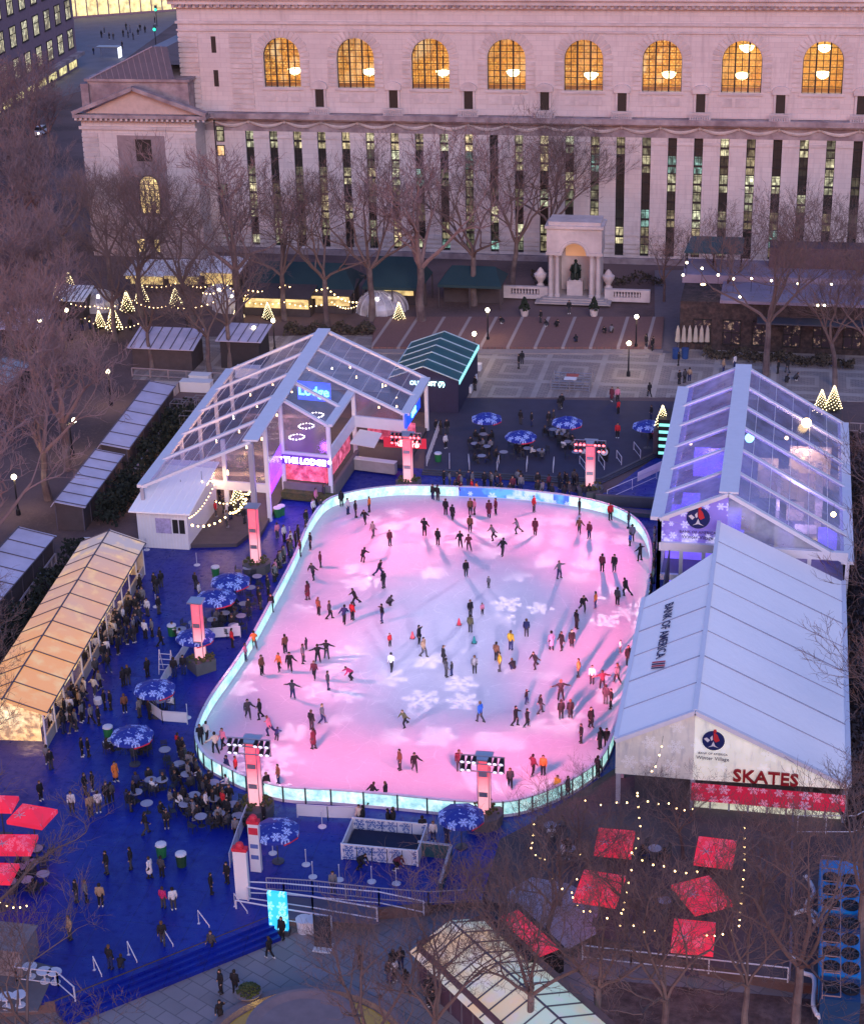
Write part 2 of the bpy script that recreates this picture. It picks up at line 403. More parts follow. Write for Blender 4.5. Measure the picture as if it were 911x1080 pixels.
# upper wall with arches
mb = MB(); rim = MB()
def arch_bay(cx, x0, x1):
    n = 16; Y = YF
    arc = [(cx-RA, zwb)]+[(cx-RA*math.cos(PI*i/n), zsp+RA*math.sin(PI*i/n)) for i in range(n+1)]+[(cx+RA, zwb)]
    def outer(i):
        if i == 0: return (x0, zwb)
        if i == len(arc)-1: return (x1, zwb)
        a = PI*(i-1)/n; t = (i-1)/n
        if t < .25: return (x0, zsp+(ZT-zsp)*t/.25)
        if t > .75: return (x1, zsp+(ZT-zsp)*(1-t)/.25)
        return (x0+(x1-x0)*(t-.25)/.5, ZT)
    for i in range(len(arc)-1):
        p, q = arc[i], arc[i+1]; r, s = outer(i), outer(i+1)
        mb.poly([(r[0], Y, r[1]), (s[0], Y, s[1]), (q[0], Y, q[1]), (p[0], Y, p[1])])
        mb.poly([(p[0], Y, p[1]), (q[0], Y, q[1]), (q[0], Y+.9, q[1]), (p[0], Y+.9, p[1])])
    mb.poly([(cx-RA, Y, zwb), (cx+RA, Y, zwb), (cx+RA, Y+.9, zwb), (cx-RA, Y+.9, zwb)])
    mb.poly([(x0, Y, ZC), (x1, Y, ZC), (x1, Y, zwb), (x0, Y, zwb)])
cxs = [XA0+BAY*k for k in range(9)]
for c in cxs: arch_bay(c, c-BAY/2, c+BAY/2)
x00 = cxs[0]-BAY/2
# left block of the upper floor with two slit windows
mb.bb(XL, x00, YF-.001, YF+3, ZC, ZT)
mb.build('upper_wall', m_wall, lib)
mb = MB(); mb.bb(XL, XR, YF+6, YF+30, 0, ZT-.4); mb.bb(XL, XL+.5, YF+.5, YF+6, 0, ZT-.4); mb.build('inner_wall', m_wall3, lib)
mb = MB()
for z0, z1, pr in ((ZT-.15, ZT+.35, .5), (ZT+.35, ZT+.95, .9), (ZT+.95, ZT+1.35, 1.3), (FZ(27), FZ(24), .25), (FZ(35), FZ(33), .18)):
    mb.bb(XL-pr, XR, YF-pr, YF-.002, z0, z1)
mb.build('cornice', m_wall2, lib)
mb = MB(); x = XL
while x < XR: mb.bb(x, x+.45, YF-.85, YF-.5, ZT-.02, ZT+.34); x += .95
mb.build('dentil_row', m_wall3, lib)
mb = MB(); mb.bb(XL-.8, XR, YF-.9, YF+30, ZT+1.352, ZT+1.6); mb.build('roof', m_slate, lib)
# quoins and slits
for q0_, q1_ in ((XL-.08, XL+2.6), (FX(243, 60), FX(266, 60))):
    mb = MB(); z = ZC+.4
    while z < FZ(36): mb.bb(q0_, q1_, YF-.14, YF-.003, z, z+.5); z += .66
    mb.build('quoin_course', m_wall2, lib)
for py in (41, 78):
    mb = MB(); c = FX(225 if py < 60 else 228, py); mb.bb(c-.32, c+.32, YF-.02, YF+.1, FZ(py+18), FZ(py)); mb.build('slit_window', m_bronze, lib)
# arched windows
def g_amber(nt, c, b):
    v = wpos(nt); x, y, z = xyz(nt, v)
    br = brick(nt, comb(nt, x, z, 0.0), (1, .50, .05), (1, .72, .22), (.25, .08, .01), 1.3, .55, .42, .09)
    n = noise(nt, v, .9, 4); c = mixc(nt, (n-.42)*4, br, (1, .36, .02)); n2 = noise(nt, v, 3.2, 3); c = mixc(nt, (n2-.47)*7, c, (.07, .028, .008)); w_, _ = white(nt, comb(nt, ((x-XA0)/BAY+.5).f('FLOOR'), 5.0, 0.0)); n5 = noise(nt, v, .45, 2)
    c = mixc(nt, ((n5-.5)*5)*w_, c, (1, .85, .5)); ft = ((x-XA0)/BAY*6.0).f('FRACT').lt(.12); c = mixc(nt, ft*.7, c, (.16, .06, .01)); nt.links.new((w_*.5+.5).s, b.inputs['Emission Strength']); return c
m_amber = glow('lit_reading_room_wall', (1, .5, .06), 1.15, fn=g_amber)
m_glass = clear('window_glass', (.95, .95, .95), .02, .06)
m_chand = glow('lit_chandelier_glass', (1, .86, .45), 7.0)
NUM = ['first', 'second', 'third', 'fourth', 'fifth', 'sixth', 'seventh', 'eighth', 'ninth', 'tenth']
chpx = [(311, 75), (389.5, 76), (467, 77), (541, 77), (623, 80), (705, 79), (782, 80), (867, 79), None]
for k, c in enumerate(cxs):
    wn = MB(); n = 16
    for i in range(n):     # surround of voussoirs
        a0, a1 = PI*i/n+.03, PI*(i+1)/n-.03; r1, r2 = RA+.12, RA+1.15+(.12 if i % 2 else 0)
        v = []
        for Y in (YF-.12, YF-.004):
            for (a, r) in ((a0, r1), (a1, r1), (a1, r2), (a0, r2)): v.append((c-r*math.cos(a), Y, zsp+r*math.sin(a)))
        wn.add(v, [(0,1,2,3),(7,6,5,4),(0,4,5,1),(1,5,6,2),(2,6,7,3),(3,7,4,0)])
    z = zwb+.2
    while z < zsp-.3:
        for sgn in (-1, 1): a, b2 = sorted((c+sgn*(RA+.12), c+sgn*(RA+1.2))); wn.bb(a, b2, YF-.12, YF-.004, z, z+.44)
        z += .58
    fr = wn.build('arch_surround', m_wall2, lib)
    mu = MB()
    for t in (-.34, .34): mu.bb(c+RA*t*1.0-.1, c+RA*t+.1, YF+.35, YF+.5, zwb, zsp+RA*math.sqrt(1-t*t)-.02)
    for t in (-.67, 0, .67): mu.bb(c+RA*t-.045, c+RA*t+.045, YF+.38, YF+.46, zwb, zsp+RA*math.sqrt(1-t*t)-.02)
    for q in range(1, 8):
        zz = zwb+(zwt-zwb)*q/8; hw = RA if zz < zsp else math.sqrt(max(.01, RA*RA-(zz-zsp)**2))
        mu.bb(c-hw, c+hw, YF+.4, YF+.45, zz-.04, zz+.04)
    arc = [(c-RA*math.cos(PI*i/14), YF+.43, zsp+RA*math.sin(PI*i/14)) for i in range(15)]
    mu.tube([(c-RA+.04, YF+.43, zwb)]+arc+[(c+RA-.04, YF+.43, zwb)], .09, 4)
    wdw = mu.build('arched_window', m_bronze, lib)
    gl = MB(); gl.poly([(c-RA, YF+.42, zwb)]+arc+[(c+RA, YF+.42, zwb)]); gl.build('glass', m_glass, wdw)
    if k < 8:
        pts = [chpx[k]]+([(787, 51)] if k == 6 else [])+([(869, 51)] if k == 7 else [])
        for qi, (cx_, cy_) in enumerate(pts):
            p = AY(cx_, cy_, YF+2.5+qi*1.2)
            t = thing('chandelier', '', 'chandelier', p, 'chandeliers in the library reading room')
            t['label'] = '%sglowing chandelier inside the %s arched window from the left' % ('upper ' if qi else ('lower ' if len(pts) > 1 else ''), NUM[k])
            m2 = MB(); m2.lathe([(.05, -.55), (.5, -.35), (.85, 0), (.95, .3), (.3, .42), (.05, .5)], p, 10); m2.build('lamp_bowl', m_chand, t)
            m2 = MB(); m2.tube([p+Vector((0, 0, .5)), p+Vector((0, 0, 2.2))], .05, 4); m2.build('chain', m_bronze, t)
mb = MB(); mb.poly([(x00-.5, YF+5.9, ZC), (XR, YF+5.9, ZC), (XR, YF+5.9, ZT), (x00-.5, YF+5.9, ZT)]); mb.build('reading_room_wall', m_amber, lib)
mb = MB(); mb.bb(x00, XR, YF+.95, YF+5.8, zwb-.6, zwb-.4); mb.build('reading_room_floor', mat('warm_floor', (.4, .2, .08)), lib)
# blind panels under the windows and niche windows between them
for c in cxs:
    mb = MB()
    for q in (-1, 0, 1): mb.bb(c+q*RA*.68-.62, c+q*RA*.68+.62, YF-.07, YF-.003, FZ(111), FZ(102))
    mb.bb(c-RA-.3, c+RA+.3, YF-.18, YF-.003, zwb-.32, zwb-.08)
    mb.build('sill_panels', m_wall2, lib)
for k in range(8):
    c = cxs[k]+BAY/2
    nb = MB(); nb.bb(c-.85, c-.58, YF-.25, YF-.003, FZ(117), FZ(97)); nb.bb(c+.58, c+.85, YF-.25, YF-.003, FZ(117), FZ(97))
    nb.bb(c-1.05, c+1.05, YF-.4, YF-.003, FZ(97), FZ(94.5))
    pts = [(c-1.1*math.cos(PI*i/8), FZ(94.5)+.75*math.sin(PI*i/8)) for i in range(9)]
    v = [(x, YF-.35, z) for x, z in pts]+[(x, YF-.003, z) for x, z in pts]; nb.add(v, [tuple(range(8, -1, -1))]+[(i, i+1, i+10, i+9) for i in range(8)])
    nw = nb.build('niche_window', m_wall2, lib)
    p2 = MB(); p2.bb(c-.55, c+.55, YF-.06, YF-.004, FZ(116.5), FZ(97.2)); p2.build('pane', m_bronze, nw)
    bl = MB(); zb0 = FZ(124.5)
    bl.bb(c-1.35, c+1.35, YF-.9, YF-.003, zb0, zb0+.18); bl.bb(c-1.35, c+1.35, YF-.95, YF-.78, zb0+.85, zb0+1.0)
    for q in range(9): bl.bb(c-1.25+q*.3, c-1.13+q*.3, YF-.92, YF-.8, zb0+.18, zb0+.85)
    bl.build('balustrade', m_wall2, lib)
# ledge, frieze with swags, pilasters
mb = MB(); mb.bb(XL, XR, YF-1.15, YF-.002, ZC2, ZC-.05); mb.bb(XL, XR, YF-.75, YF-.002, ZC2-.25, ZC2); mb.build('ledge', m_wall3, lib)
mb = MB(); mb.bb(XL, XR, YF-.02, YF+1, ZFR, ZC2-.25)
sp = BAY/3
x = cxs[0]-BAY*1.5
sw = MB()
while x < XR:
    pts = [(x+sp*1.5*t/8*1.0, YF-.14, ZC2-.5-.62*math.sin(PI*t/8)) for t in range(9)]; sw.tube(pts, [.1+.12*math.sin(PI*t/8) for t in range(9)], 5); sw.ball((x, YF-.15, ZC2-.55), .24, 6); x += sp*1.5
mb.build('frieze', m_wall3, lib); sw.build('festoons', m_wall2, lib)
def g_stack(nt, c, b):
    v = wpos(nt); x, y, z = xyz(nt, v)
    col = (x/sp).f('FLOOR'); fl = (z/2.35).f('FLOOR'); w1, _ = white(nt, comb(nt, col, fl, 1.0))
    sub, _ = white(nt, comb(nt, (x/.56).f('FLOOR'), (z/.783).f('FLOOR'), 2.0)); n = noise(nt, comb(nt, x*2, z, y), 1.3, 3)
    lit = (w1-.28)*1.6; lit = lit.f('MAXIMUM', .0)*(sub*.9+.25)*((n-.3)*3).f('MAXIMUM', .05)
    w2, _ = white(nt, comb(nt, col, fl, 7.0)); cc = mixc(nt, w2, (.80, .85, .58), (1, .78, .42)); cc = mixc(nt, w2.gt(.92), cc, (.45, .85, .75))
    frz = (z/2.35).f('FRACT').lt(.07); lit = lit*(frz*-1.0+1.0)
    nt.links.new((lit*1.5).s, b.inputs['Emission Strength']); return cc
m_stack = glow('book_stack_lights', (.8, .85, .6), 1.0, fn=g_stack); m_stack.node_tree.nodes['Principled BSDF'].inputs['Base Color'].default_value = (.02, .02, .02, 1)
xs = []; k = -6
X0S = AY(627.3, 150, YF).x
while True:
    xx = X0S+k*sp
    if xx > XR: break
    if PX((xx, YF, 15))[0] > 300: xs.append(xx)
    k += 1
k = -30; xs = sorted([X0S+j*sp for j in range(-14, 14) if PX((X0S+j*sp, YF, 15))[0] > 262 and X0S+j*sp < XR-1])
HW = .56
mb = MB(); prev = XL
for i, x in enumerate(xs+[XR+HW]):
    mb.bb(prev, x-HW, YF, YF+1.2, 1.0, ZFR); prev = x+HW
mb.bb(XL, XR, YF, YF+1.2, 0, .998)
mb.build('pier_wall', m_wall, lib)
for i in range(len(xs)-1):
    cp = MB(); a, b2 = xs[i]+HW, xs[i+1]-HW
    z = .8
    for q in range(7):
        if z+.42 < ZRU+.2: cp.bb(a+.02, b2-.02, YF-.16, YF-.003, z, z+.42)
        z += .6
    cp.bb(a, b2, YF-.12, YF-.003, ZFR-.9, ZFR-.55); cp.bb(a+.02, b2-.02, YF-.1, YF-.003, ZRU+.45, ZRU+.7)
    cp.build('rusticated_pier', m_wall2, lib)
z = .8; cp = MB()
while z < ZRU+2:
    cp.bb(XL, xs[0]-HW, YF-.16, YF-.003, z, z+.42); z += .6
cp.build('rusticated_base', m_wall2, lib)
mb = MB(); mb.bb(XL, XR, YF-.5, YF-.002, 0, .75); mb.build('plinth', m_wall3, lib)
for i, x in enumerate(xs):
    mb = MB(); zz = 1.0
    mb.bb(x-HW, x-HW+.07, YF+.3, YF+.4, 1.0, ZFR); mb.bb(x+HW-.07, x+HW, YF+.3, YF+.4, 1.0, ZFR)
    while zz < ZFR: mb.bb(x-HW, x+HW, YF+.3, YF+.42, zz, zz+.28); mb.bb(x-HW, x+HW, YF+.33, YF+.38, zz+1.15, zz+1.2); zz += 2.35
    mb.bb(x-.03, x+.03, YF+.33, YF+.38, 1.0, ZFR)
    wd = mb.build('strip_window', m_bronze, lib)
    mb = MB(); mb.poly([(x-HW, YF+.5, 1.0), (x+HW, YF+.5, 1.0), (x+HW, YF+.5, ZFR), (x-HW, YF+.5, ZFR)]); mb.build('pane', m_stack, wd)
# small windows at the left end of the main front
for (px, y0, y1, lit) in ((233, 139, 156, 0), (234, 160, 172, 1), (237, 202, 218, 0), (238.5, 222, 238, 0), (240, 244, 266, 0)):
    c = FX(px, (y0+y1)/2); mb = MB(); mb.bb(c-.55, c+.55, YF-.1, YF-.004, FZ(y1), FZ(y0)); wd = mb.build('small_window', m_bronze, lib)
    mb = MB(); mb.bb(c-.42, c+.42, YF-.12, YF-.101, FZ(y1)+.12, FZ(y0)-.12); mb.build('pane', m_amber if lit else m_stack, wd)
# drain pipe
# ---- end pavilion with pediment, in front of the main wall
YP = YF-4.0
def PXx(px, py=200): return AY(px, py, YP).x
def PZ(py, px=150): return AY(px, py, YP).z
pa, pb = PXx(93), PXx(211); zp0 = PZ(133); zp1 = PZ(123)
mb = MB(); mb.bb(pa, pb, YP, YF+8, 0, zp1); mb.build('pavilion_wall', m_wall, lib)
mb = MB()
z = .5
while z < PZ(243): mb.bb(pa-.1, pb+.1, YP-.15, YP-.003, z, z+.42); z += .6
for xx in (pa, pb-2.2):
    z = PZ(243)
    while z < zp0-1: mb.bb(xx-.05, xx+2.2, YP-.12, YP-.003, z, z+.5); z += .66
mb.bb(pa-.3, pb+.3, YP-.25, YP-.003, zp0-.5, zp0-.1)
mb.build('pavilion_courses', m_wall2, lib)
mb = MB(); ea, eb = PXx(80, 125), PXx(220, 125); ap = AY(142, 92, YP); apx = ap.x; apz = ap.z
mb.bb(ea, eb, YP-1.1, YP+1, zp1-.1, zp1+.35); mb.bb(pa-.3, pb+.3, YP-.6, YP-.002, zp1-.6, zp1-.1)
for (u, v) in ((ea, apx), (apx, eb)):
    A = Vector((u, YP-.55, zp1+.5 if u == ea else apz)); B = Vector((v, YP-.55, apz if v == apx else zp1+.5)); mb.beam(A, B, 1.2, .5, upv=(0, 0, 1))
mb.build('pediment', m_wall3, lib)
mb = MB(); mb.poly([(ea+1.5, YP-.05, zp1+.36), (eb-1.5, YP-.05, zp1+.36), (apx, YP-.05, apz-.3)]); mb.build('tympanum', mat('warm_stone', (.50, .40, .36)), lib)
mb = MB()
for i in range(26): x = ea+.4+(eb-ea-.8)*i/25; mb.bb(x-.16, x+.16, YP-1.0, YP-.62, zp1-.42, zp1-.101)
mb.build('dentil_row', m_wall2, lib)
m_slit = mat('recess_shade_colour', (.27, .21, .22)); 
mb = MB(); mb.bb(PXx(124, 150), PXx(174, 150), YP-.02, YP+.05, PZ(228), PZ(143)); mb.build('flat_recess_panel', m_slit, lib)  # flat plate; the shade of a recess is put into its darker colour
mb = MB(); c = PXx(152, 158); mb.bb(c-1.1, c+1.1, YP-.06, YP-.021, PZ(170), PZ(147)); mb.build('relief_panel', m_bronze, lib)
mb = MB(); a, b2 = PXx(148, 205), PXx(169, 205); c = (a+b2)/2; r = (b2-a)/2; z0, z1 = PZ(225), PZ(196)
arc = [(c-r*math.cos(PI*i/10), YP-.08, z1+r*math.sin(PI*i/10)) for i in range(11)]
mb.poly([(a, YP-.08, z0)]+arc+[(b2, YP-.08, z0)]); wd = mb.build('arched_window', glow('warm_lit_window', (1, .72, .28), 1.6, .5, 1.2), lib)
mb = MB()
for i in range(1, 4): mb.bb(a+(b2-a)*i/4-.05, a+(b2-a)*i/4+.05, YP-.14, YP-.081, z0, z1+r*.6)
for i in range(7): zz = z0+(z1+r-z0)*i/6.5; mb.bb(a+.1, b2-.1, YP-.14, YP-.081, zz, zz+.07)
mb.tube([(a, YP-.12, z0)]+arc+[(b2, YP-.12, z0)], .12, 4); mb.build('mullions', m_bronze, wd)
for px in (150, 165):
    mb = MB(); c = PXx(px, 258); mb.bb(c-.5, c+.5, YP-.19, YP-.16, PZ(265), PZ(252)); mb.build('small_window', MATS['warm_lit_window'], lib)
# parapet block and hipped slate roof of the pavilion
ze = PZ(88)
mb = MB(); mb.bb(PXx(90, 105), PXx(196, 105), YP+1.3, YF+7.9, zp1-.1, ze); mb.bb(PXx(84, 105), PXx(92, 105), YP+.8, YP+3.4, zp1, ze-.3); mb.bb(PXx(90, 105)-.3, PXx(196, 105)+.3, YP+1.0, YF+8, ze, ze+.35); mb.build('parapet', m_wall3, lib)
A = AY(95, 84, YP+1.1); B = AY(192, 84, YP+1.1); zt = ze+.36; A.z = B.z = zt
C = G(161, 49, zt+4.5); D = Vector((XL, C.y+6, zt+4.5)); E = Vector((XL, B.y, zt)); F_ = Vector((A.x, YF+22, zt)); H = Vector((C.x+.5, YF+26, zt+4.5))
mb = MB(); mb.poly([A, E, (XL, C.y, zt+4.5), C]); mb.poly([A, C, H, F_]); mb.poly([C, (XL, C.y, zt+4.5), (XL, YF+26, zt+4.5), H]); mb.build('pavilion_roof', mat('lilac_slate_roof', (.15, .155, .22), .5, var=.2), lib)
mb = MB()
for i in range(1, 14):
    t = i/14; a = A.lerp(E, t); b2 = C.lerp(Vector((XL, C.y, zt+4.5)), max(0, (a.x-C.x)/(XL-C.x))) if a.x > C.x else A.lerp(C, (a.x-A.x)/(C.x-A.x))
    mb.beam(a+Vector((0, 0, .05)), b2+Vector((0, 0, .05)), .08, .1)
mb.beam(A, C, .2, .15); mb.build('roof_seams', mat('seam_metal', (.3, .27, .34)), lib)
mb = MB(); c = PXx(219, 160); mb.tube([(c, YF-.3, PZ(232)), (c, YF-.3, PZ(124))], .09, 5); mb.build('drain_pipe', m_bronze, lib)
# ------------------------------------------------------------------ street corner, top left
def g_far(nt, c, b):
    v = wpos(nt); br = brick(nt, v, (.20, .13, .16), (.24, .16, .19), (.15, .1, .12), 1.2); return br
m_far = mat('dusky_masonry', (.25, .17, .21), .8, var=.2)
def g_lit(nt, c, b):
    v = wpos(nt); x, y, z = xyz(nt, v); w1, wc = white(nt, comb(nt, (x/1.1).f('FLOOR'), (z/1.3).f('FLOOR'), (y/1.4).f('FLOOR')))
    n = noise(nt, v, 1.5, 4); nt.links.new(((w1*.9+.15)*((n-.3)*3).f('MAXIMUM', .08)*1.5).s, b.inputs['Emission Strength']); return mixc(nt, w1, (1, .80, .42), (.95, .92, .62))
m_office = glow('office_lights', (1, .85, .5), 1, fn=g_lit)
def g_shop(nt, c, b):
    v = wpos(nt); n = noise(nt, v, .6, 5, .7); nt.links.new(((n-.3)*4).f('MAXIMUM', .15).s, b.inputs['Emission Strength']); n2 = noise(nt, v, .25); return mixc(nt, n2, (1, .72, .22), (.95, .95, .5))
m_shop = glow('shop_lights', (1, .8, .3), 1, fn=g_shop)
A = G(-8, 126); B = G(83, 71); d = (B-A).normalized(); n_ = Vector((d.y, -d.x, 0))
if n_.x < 0: n_ = -n_
Hb = 32.0
bl = thing('corner_building', 'purple masonry corner building with lit office windows over a lit ground floor', 'building', B)
A2 = A-d*30; mb = MB(); back = -n_*25
mb.prism([(q.x, q.y) for q in (A2, B, B+back, A2+back)], 0, Hb); mb.build('wall', m_far, bl)
Lf = (B-A2).length; zl = up(G(83, 71), 57)
P = lambda s, z, o=0.0: (A2.x+d.x*s+n_.x*o, A2.y+d.y*s+n_.y*o, z)
mb = MB(); mb.slab([P(0, zl+.5), P(Lf+.8, zl+.5), P(Lf+.8, zl+.5, 1.5), P(0, zl+.5, 1.5)], .7); mb.build('canopy', m_wall3, bl)
nb = int(Lf/7)
for i in range(nb+1):
    s = Lf-3.6-i*7.0
    if s < 2: break
    mb = MB(); mb.poly([P(s-2.6, .4, .06), P(s+2.6, .4, .06), P(s+2.6, zl-.4, .06), P(s-2.6, zl-.4, .06)]); sw_ = mb.build('shop_window', m_shop, bl)
    for k in range(5):
        z0 = zl+1.9+k*6.0
        mb = MB()
        for (s0, s1, z1, z2) in ((s-1.7, s-1.5, z0, z0+3.6), (s+1.5, s+1.7, z0, z0+3.6), (s-.08, s+.08, z0, z0+3.6), (s-.8, s-.72, z0, z0+3.6), (s+.72, s+.8, z0, z0+3.6), (s-1.9, s+1.9, z0-.3, z0), (s-1.9, s+1.9, z0+3.6, z0+3.8), (s-1.6, s+1.6, z0+2.2, z0+2.32)):
            mb.slab([P(s0, (z1+z2)/2, .16), P(s1, (z1+z2)/2, .16), P(s1, (z1+z2)/2, .0), P(s0, (z1+z2)/2, .0)], .01) if 0 else mb.add([P(s0, z1, .02), P(s1, z1, .02), P(s1, z2, .02), P(s0, z2, .02), P(s0, z1, .14), P(s1, z1, .14), P(s1, z2, .14), P(s0, z2, .14)], [(0,1,2,3),(4,5,6,7),(0,1,5,4),(1,2,6,5),(2,3,7,6),(3,0,4,7)])
        wd = mb.build('window', m_bronze, bl)
        mb = MB(); mb.poly([P(s-1.55, z0, .05), P(s+1.55, z0, .05), P(s+1.55, z0+3.6, .05), P(s-1.55, z0+3.6, .05)]); mb.build('pane', m_office, wd)
# glass fronted building across the avenue
A = G(70, 20); B = G(205, 10); fb = thing('glass_fronted_building', 'yellow lit glass fronted building across the avenue', 'building', G(130, 16))
mb = MB(); mb.prism([(A.x, A.y), (B.x, B.y), (B.x, B.y+20), (A.x, A.y+20)], 0, 14); mb.build('wall', m_far, fb)
for i in range(12):
    a = A.lerp(B, (i+.06)/12); b2 = A.lerp(B, (i+.94)/12); o = Vector((0, -.1, 0))
    mb = MB(); mb.poly([a+o+Vector((0, 0, .5)), b2+o+Vector((0, 0, .5)), b2+o+Vector((0, 0, 6.5)), a+o+Vector((0, 0, 6.5))]); mb.build('shop_window', m_shop, fb)
for i, (x, y) in enumerate(((166, 20), (165, 42))):
    p = G(x, y+8, 0); t = thing('traffic_light', '%s green traffic light beyond the library roof' % ('farther', 'nearer')[i], 'traffic light', p, 'traffic lights')
    h = max(4.5, up(p, y-10)); mb = MB(); mb.tube([p, p+Vector((0, 0, h))], .1, 5); mb.build('post', m_black, t)
    mb = MB(); mb.box(p+Vector((0, 0, h-.2)), (.5, .5, 1.3)); mb.build('housing', m_dkgrey, t)
    mb = MB(); mb.ball(p+Vector((0, -.3, h-.5)), .33, 8); mb.build('green_lamp', glow('green_signal', (.02, 1, .45), 3), t)
p = G(125, 62); t = thing('bus_shelter', 'glass bus shelter with a glowing white end panel', 'shelter', p)
mb = MB(); mb.box(p+Vector((-2.0, 0, 2.6)), (5, 2, .2)); mb.build('roof', m_steel, t)
for s in (-4.2, .2):
    mb = MB(); mb.tube([p+Vector((s, .8, 0)), p+Vector((s, .8, 2.5))], .06, 4); mb.build('post', m_steel, t)
mb = MB(); mb.box(p+Vector((.5, 0, 1.4)), (.15, 1.9, 2.2)); mb.build('light_panel', glow('advert_panel', (.85, .9, 1), 1.8), t)
mb = MB(); mb.box(p+Vector((-1.9, .9, 1.3)), (4.6, .05, 2)); mb.build('back_glass', m_glass, t)

# ------------------------------------------------------------------ rink
edge = [(345, 539), (370, 530), (400, 525), (430, 523), (480, 524), (540, 527), (600, 534), (640, 543), (665, 555), (679, 571), (685, 592), (683, 625), (675, 670), (660, 730), (645, 785), (632, 812), (612, 829), (590, 841), (560, 853), (530, 859), (480, 858), (420, 852), (350, 846), (300, 843), (262, 832), (237, 820), (218, 808), (209, 790), (213, 770), (226, 745), (247, 715), (268, 682), (292, 637), (312, 598), (327, 563)]
def smooth_loop(P, n=4):
    out = []
    L = len(P)
    for i in range(L):
        a, b, c, d2 = P[i-1], P[i], P[(i+1) % L], P[(i+2) % L]
        for k in range(n):
            t = k/n; out.append(tuple(.5*((2*b[j])+(-a[j]+c[j])*t+(2*a[j]-5*b[j]+4*c[j]-d2[j])*t*t+(-a[j]+3*b[j]-3*c[j]+d2[j])*t**3) for j in (0, 1)))
    return out
rp = [G(x, y, .12) for x, y in edge]
loop = smooth_loop([(p.x, p.y) for p in rp])
def g_ice(nt, c, b):
    v = wpos(nt); n = noise(nt, v, .12, 5, .6); n2 = noise(nt, v, 3.0, 6, .7)
    c = mixc(nt, (n-.4)*2, (.62, .60, .68), (.50, .49, .58)); c = mixc(nt, (n2-.5)*2, c, (.66, .64, .70))
    x, y, z = xyz(nt, v); sc = noise(nt, comb(nt, x*.6+y*2.2, y*.3-x*.5, 0.0), 2.5, 6, .8); c = mixc(nt, (sc-.54)*3.5, c, (.46, .45, .56))
    wn = noise(nt, v, .09, 2); ms = noise(nt, v, .6, 4, .7)
    for cx_, cy_, f_ in ((-8.0, 95.0, .9), (14.0, 150.0, .7), (-40.0, 130.0, 1.1)):
        rr_ = ((x-cx_)*(x-cx_)+(y-cy_)*(y-cy_)).f('SQRT')+wn*14.0; ln = (rr_*f_).f('FRACT').lt(.05); c = mixc(nt, ln*((ms-.45)*3).f('MAXIMUM', 0.0), c, (.80, .78, .84))
    return c
m_ice = mat('skated_ice', fn=g_ice, rough=.75, bump=.04, spec=.08)
mb = MB(); mb.prism(loop, .03, .13); tag(mb.build('ice', m_ice), 'pale ice sheet of the rink lit pink and lavender, crossed by skaters', 'ice rink')
def g_board(nt, c, b):
    v = wpos(nt); n = noise(nt, v, 1.1, 5, .7); n2 = noise(nt, v, 4.5, 3); x, y, z = xyz(nt, v)
    c = mixc(nt, (n-.38)*3.5, (.30, .85, .80), (.80, 1, .92)); c = mixc(nt, (n2-.52)*5, c, (.16, .42, .45)); nt.links.new(((n-.3)*2.0+.45).s, b.inputs['Emission Strength']); return c
m_board = glow('lit_rink_boards', (.6, .95, .88), 1, fn=g_board)
def g_adb(nt, c, b):
    v = wpos(nt); x, y, z = xyz(nt, v); n = noise(nt, v, .7, 3); fk = flakes(nt, x/1.0, z/1.0, .8, .5); w_, _ = white(nt, comb(nt, (x/2.2).f('FLOOR'), 0.0, 0.0))
    c = mixc(nt, w_.gt(.72), (.02, .10, .75), (.75, .85, .95)); c = mixc(nt, ((n-.5)*8), c, (.10, .45, .9)); return mixc(nt, fk, c, (.85, .9, 1))
m_adb = glow('blue_snowflake_boards', (.05, .2, .9), .9, fn=g_adb)
bar = thing('rink_barrier', 'glowing teal and white board wall around the ice rink', 'rink barrier', (loop[0][0], loop[0][1], 0))
nL = len(loop); rail = MB(); kick = MB(); cap_ = MB()
def offs(i, o):
    a = Vector(loop[i-1]); b2 = Vector(loop[(i+1) % nL]); t = (b2-a).normalized(); nn = Vector((-t.y, t.x)); c = Vector(loop[i % nL]); ctr = Vector((sum(p[0] for p in loop)/nL, sum(p[1] for p in loop)/nL))
    if nn.dot(c-ctr) < 0: nn = -nn
    return c+nn*o
for i in range(0, nL, 2):
    j = (i+2) % nL; k = (i+1) % nL
    q = [offs(i, 0), offs(k, 0), offs(j, 0), offs(j, .12), offs(k, .12), offs(i, .12)]
    mb = MB(); mb.prism([tuple(v) for v in q], .22, 1.12)
    mid = PX((loop[k][0], loop[k][1], .6)); isad = 478 < mid[0] < 602 and mid[1] < 600
    mb.build('barrier_panel', m_adb if isad else m_board, bar)
    kick.prism([tuple(v) for v in (offs(i, -.03), offs(k, -.03), offs(j, -.03), offs(j, .15), offs(k, .15), offs(i, .15))], .0, .22)
    rail.prism([tuple(v) for v in (offs(i, -.05), offs(k, -.05), offs(j, -.05), offs(j, .17), offs(k, .17), offs(i, .17))], 1.12, 1.2)
    c = offs(i, .16); cap_ = MB(); cap_.box((c.x, c.y, .6), (.1, .1, 1.2)); cap_.build('post', m_dkgrey, bar)
kick.build('kick_strip', m_white, bar); rail.build('top_rail', mat('barrier_rail', (.6, .66, .70), .4, .2), bar)
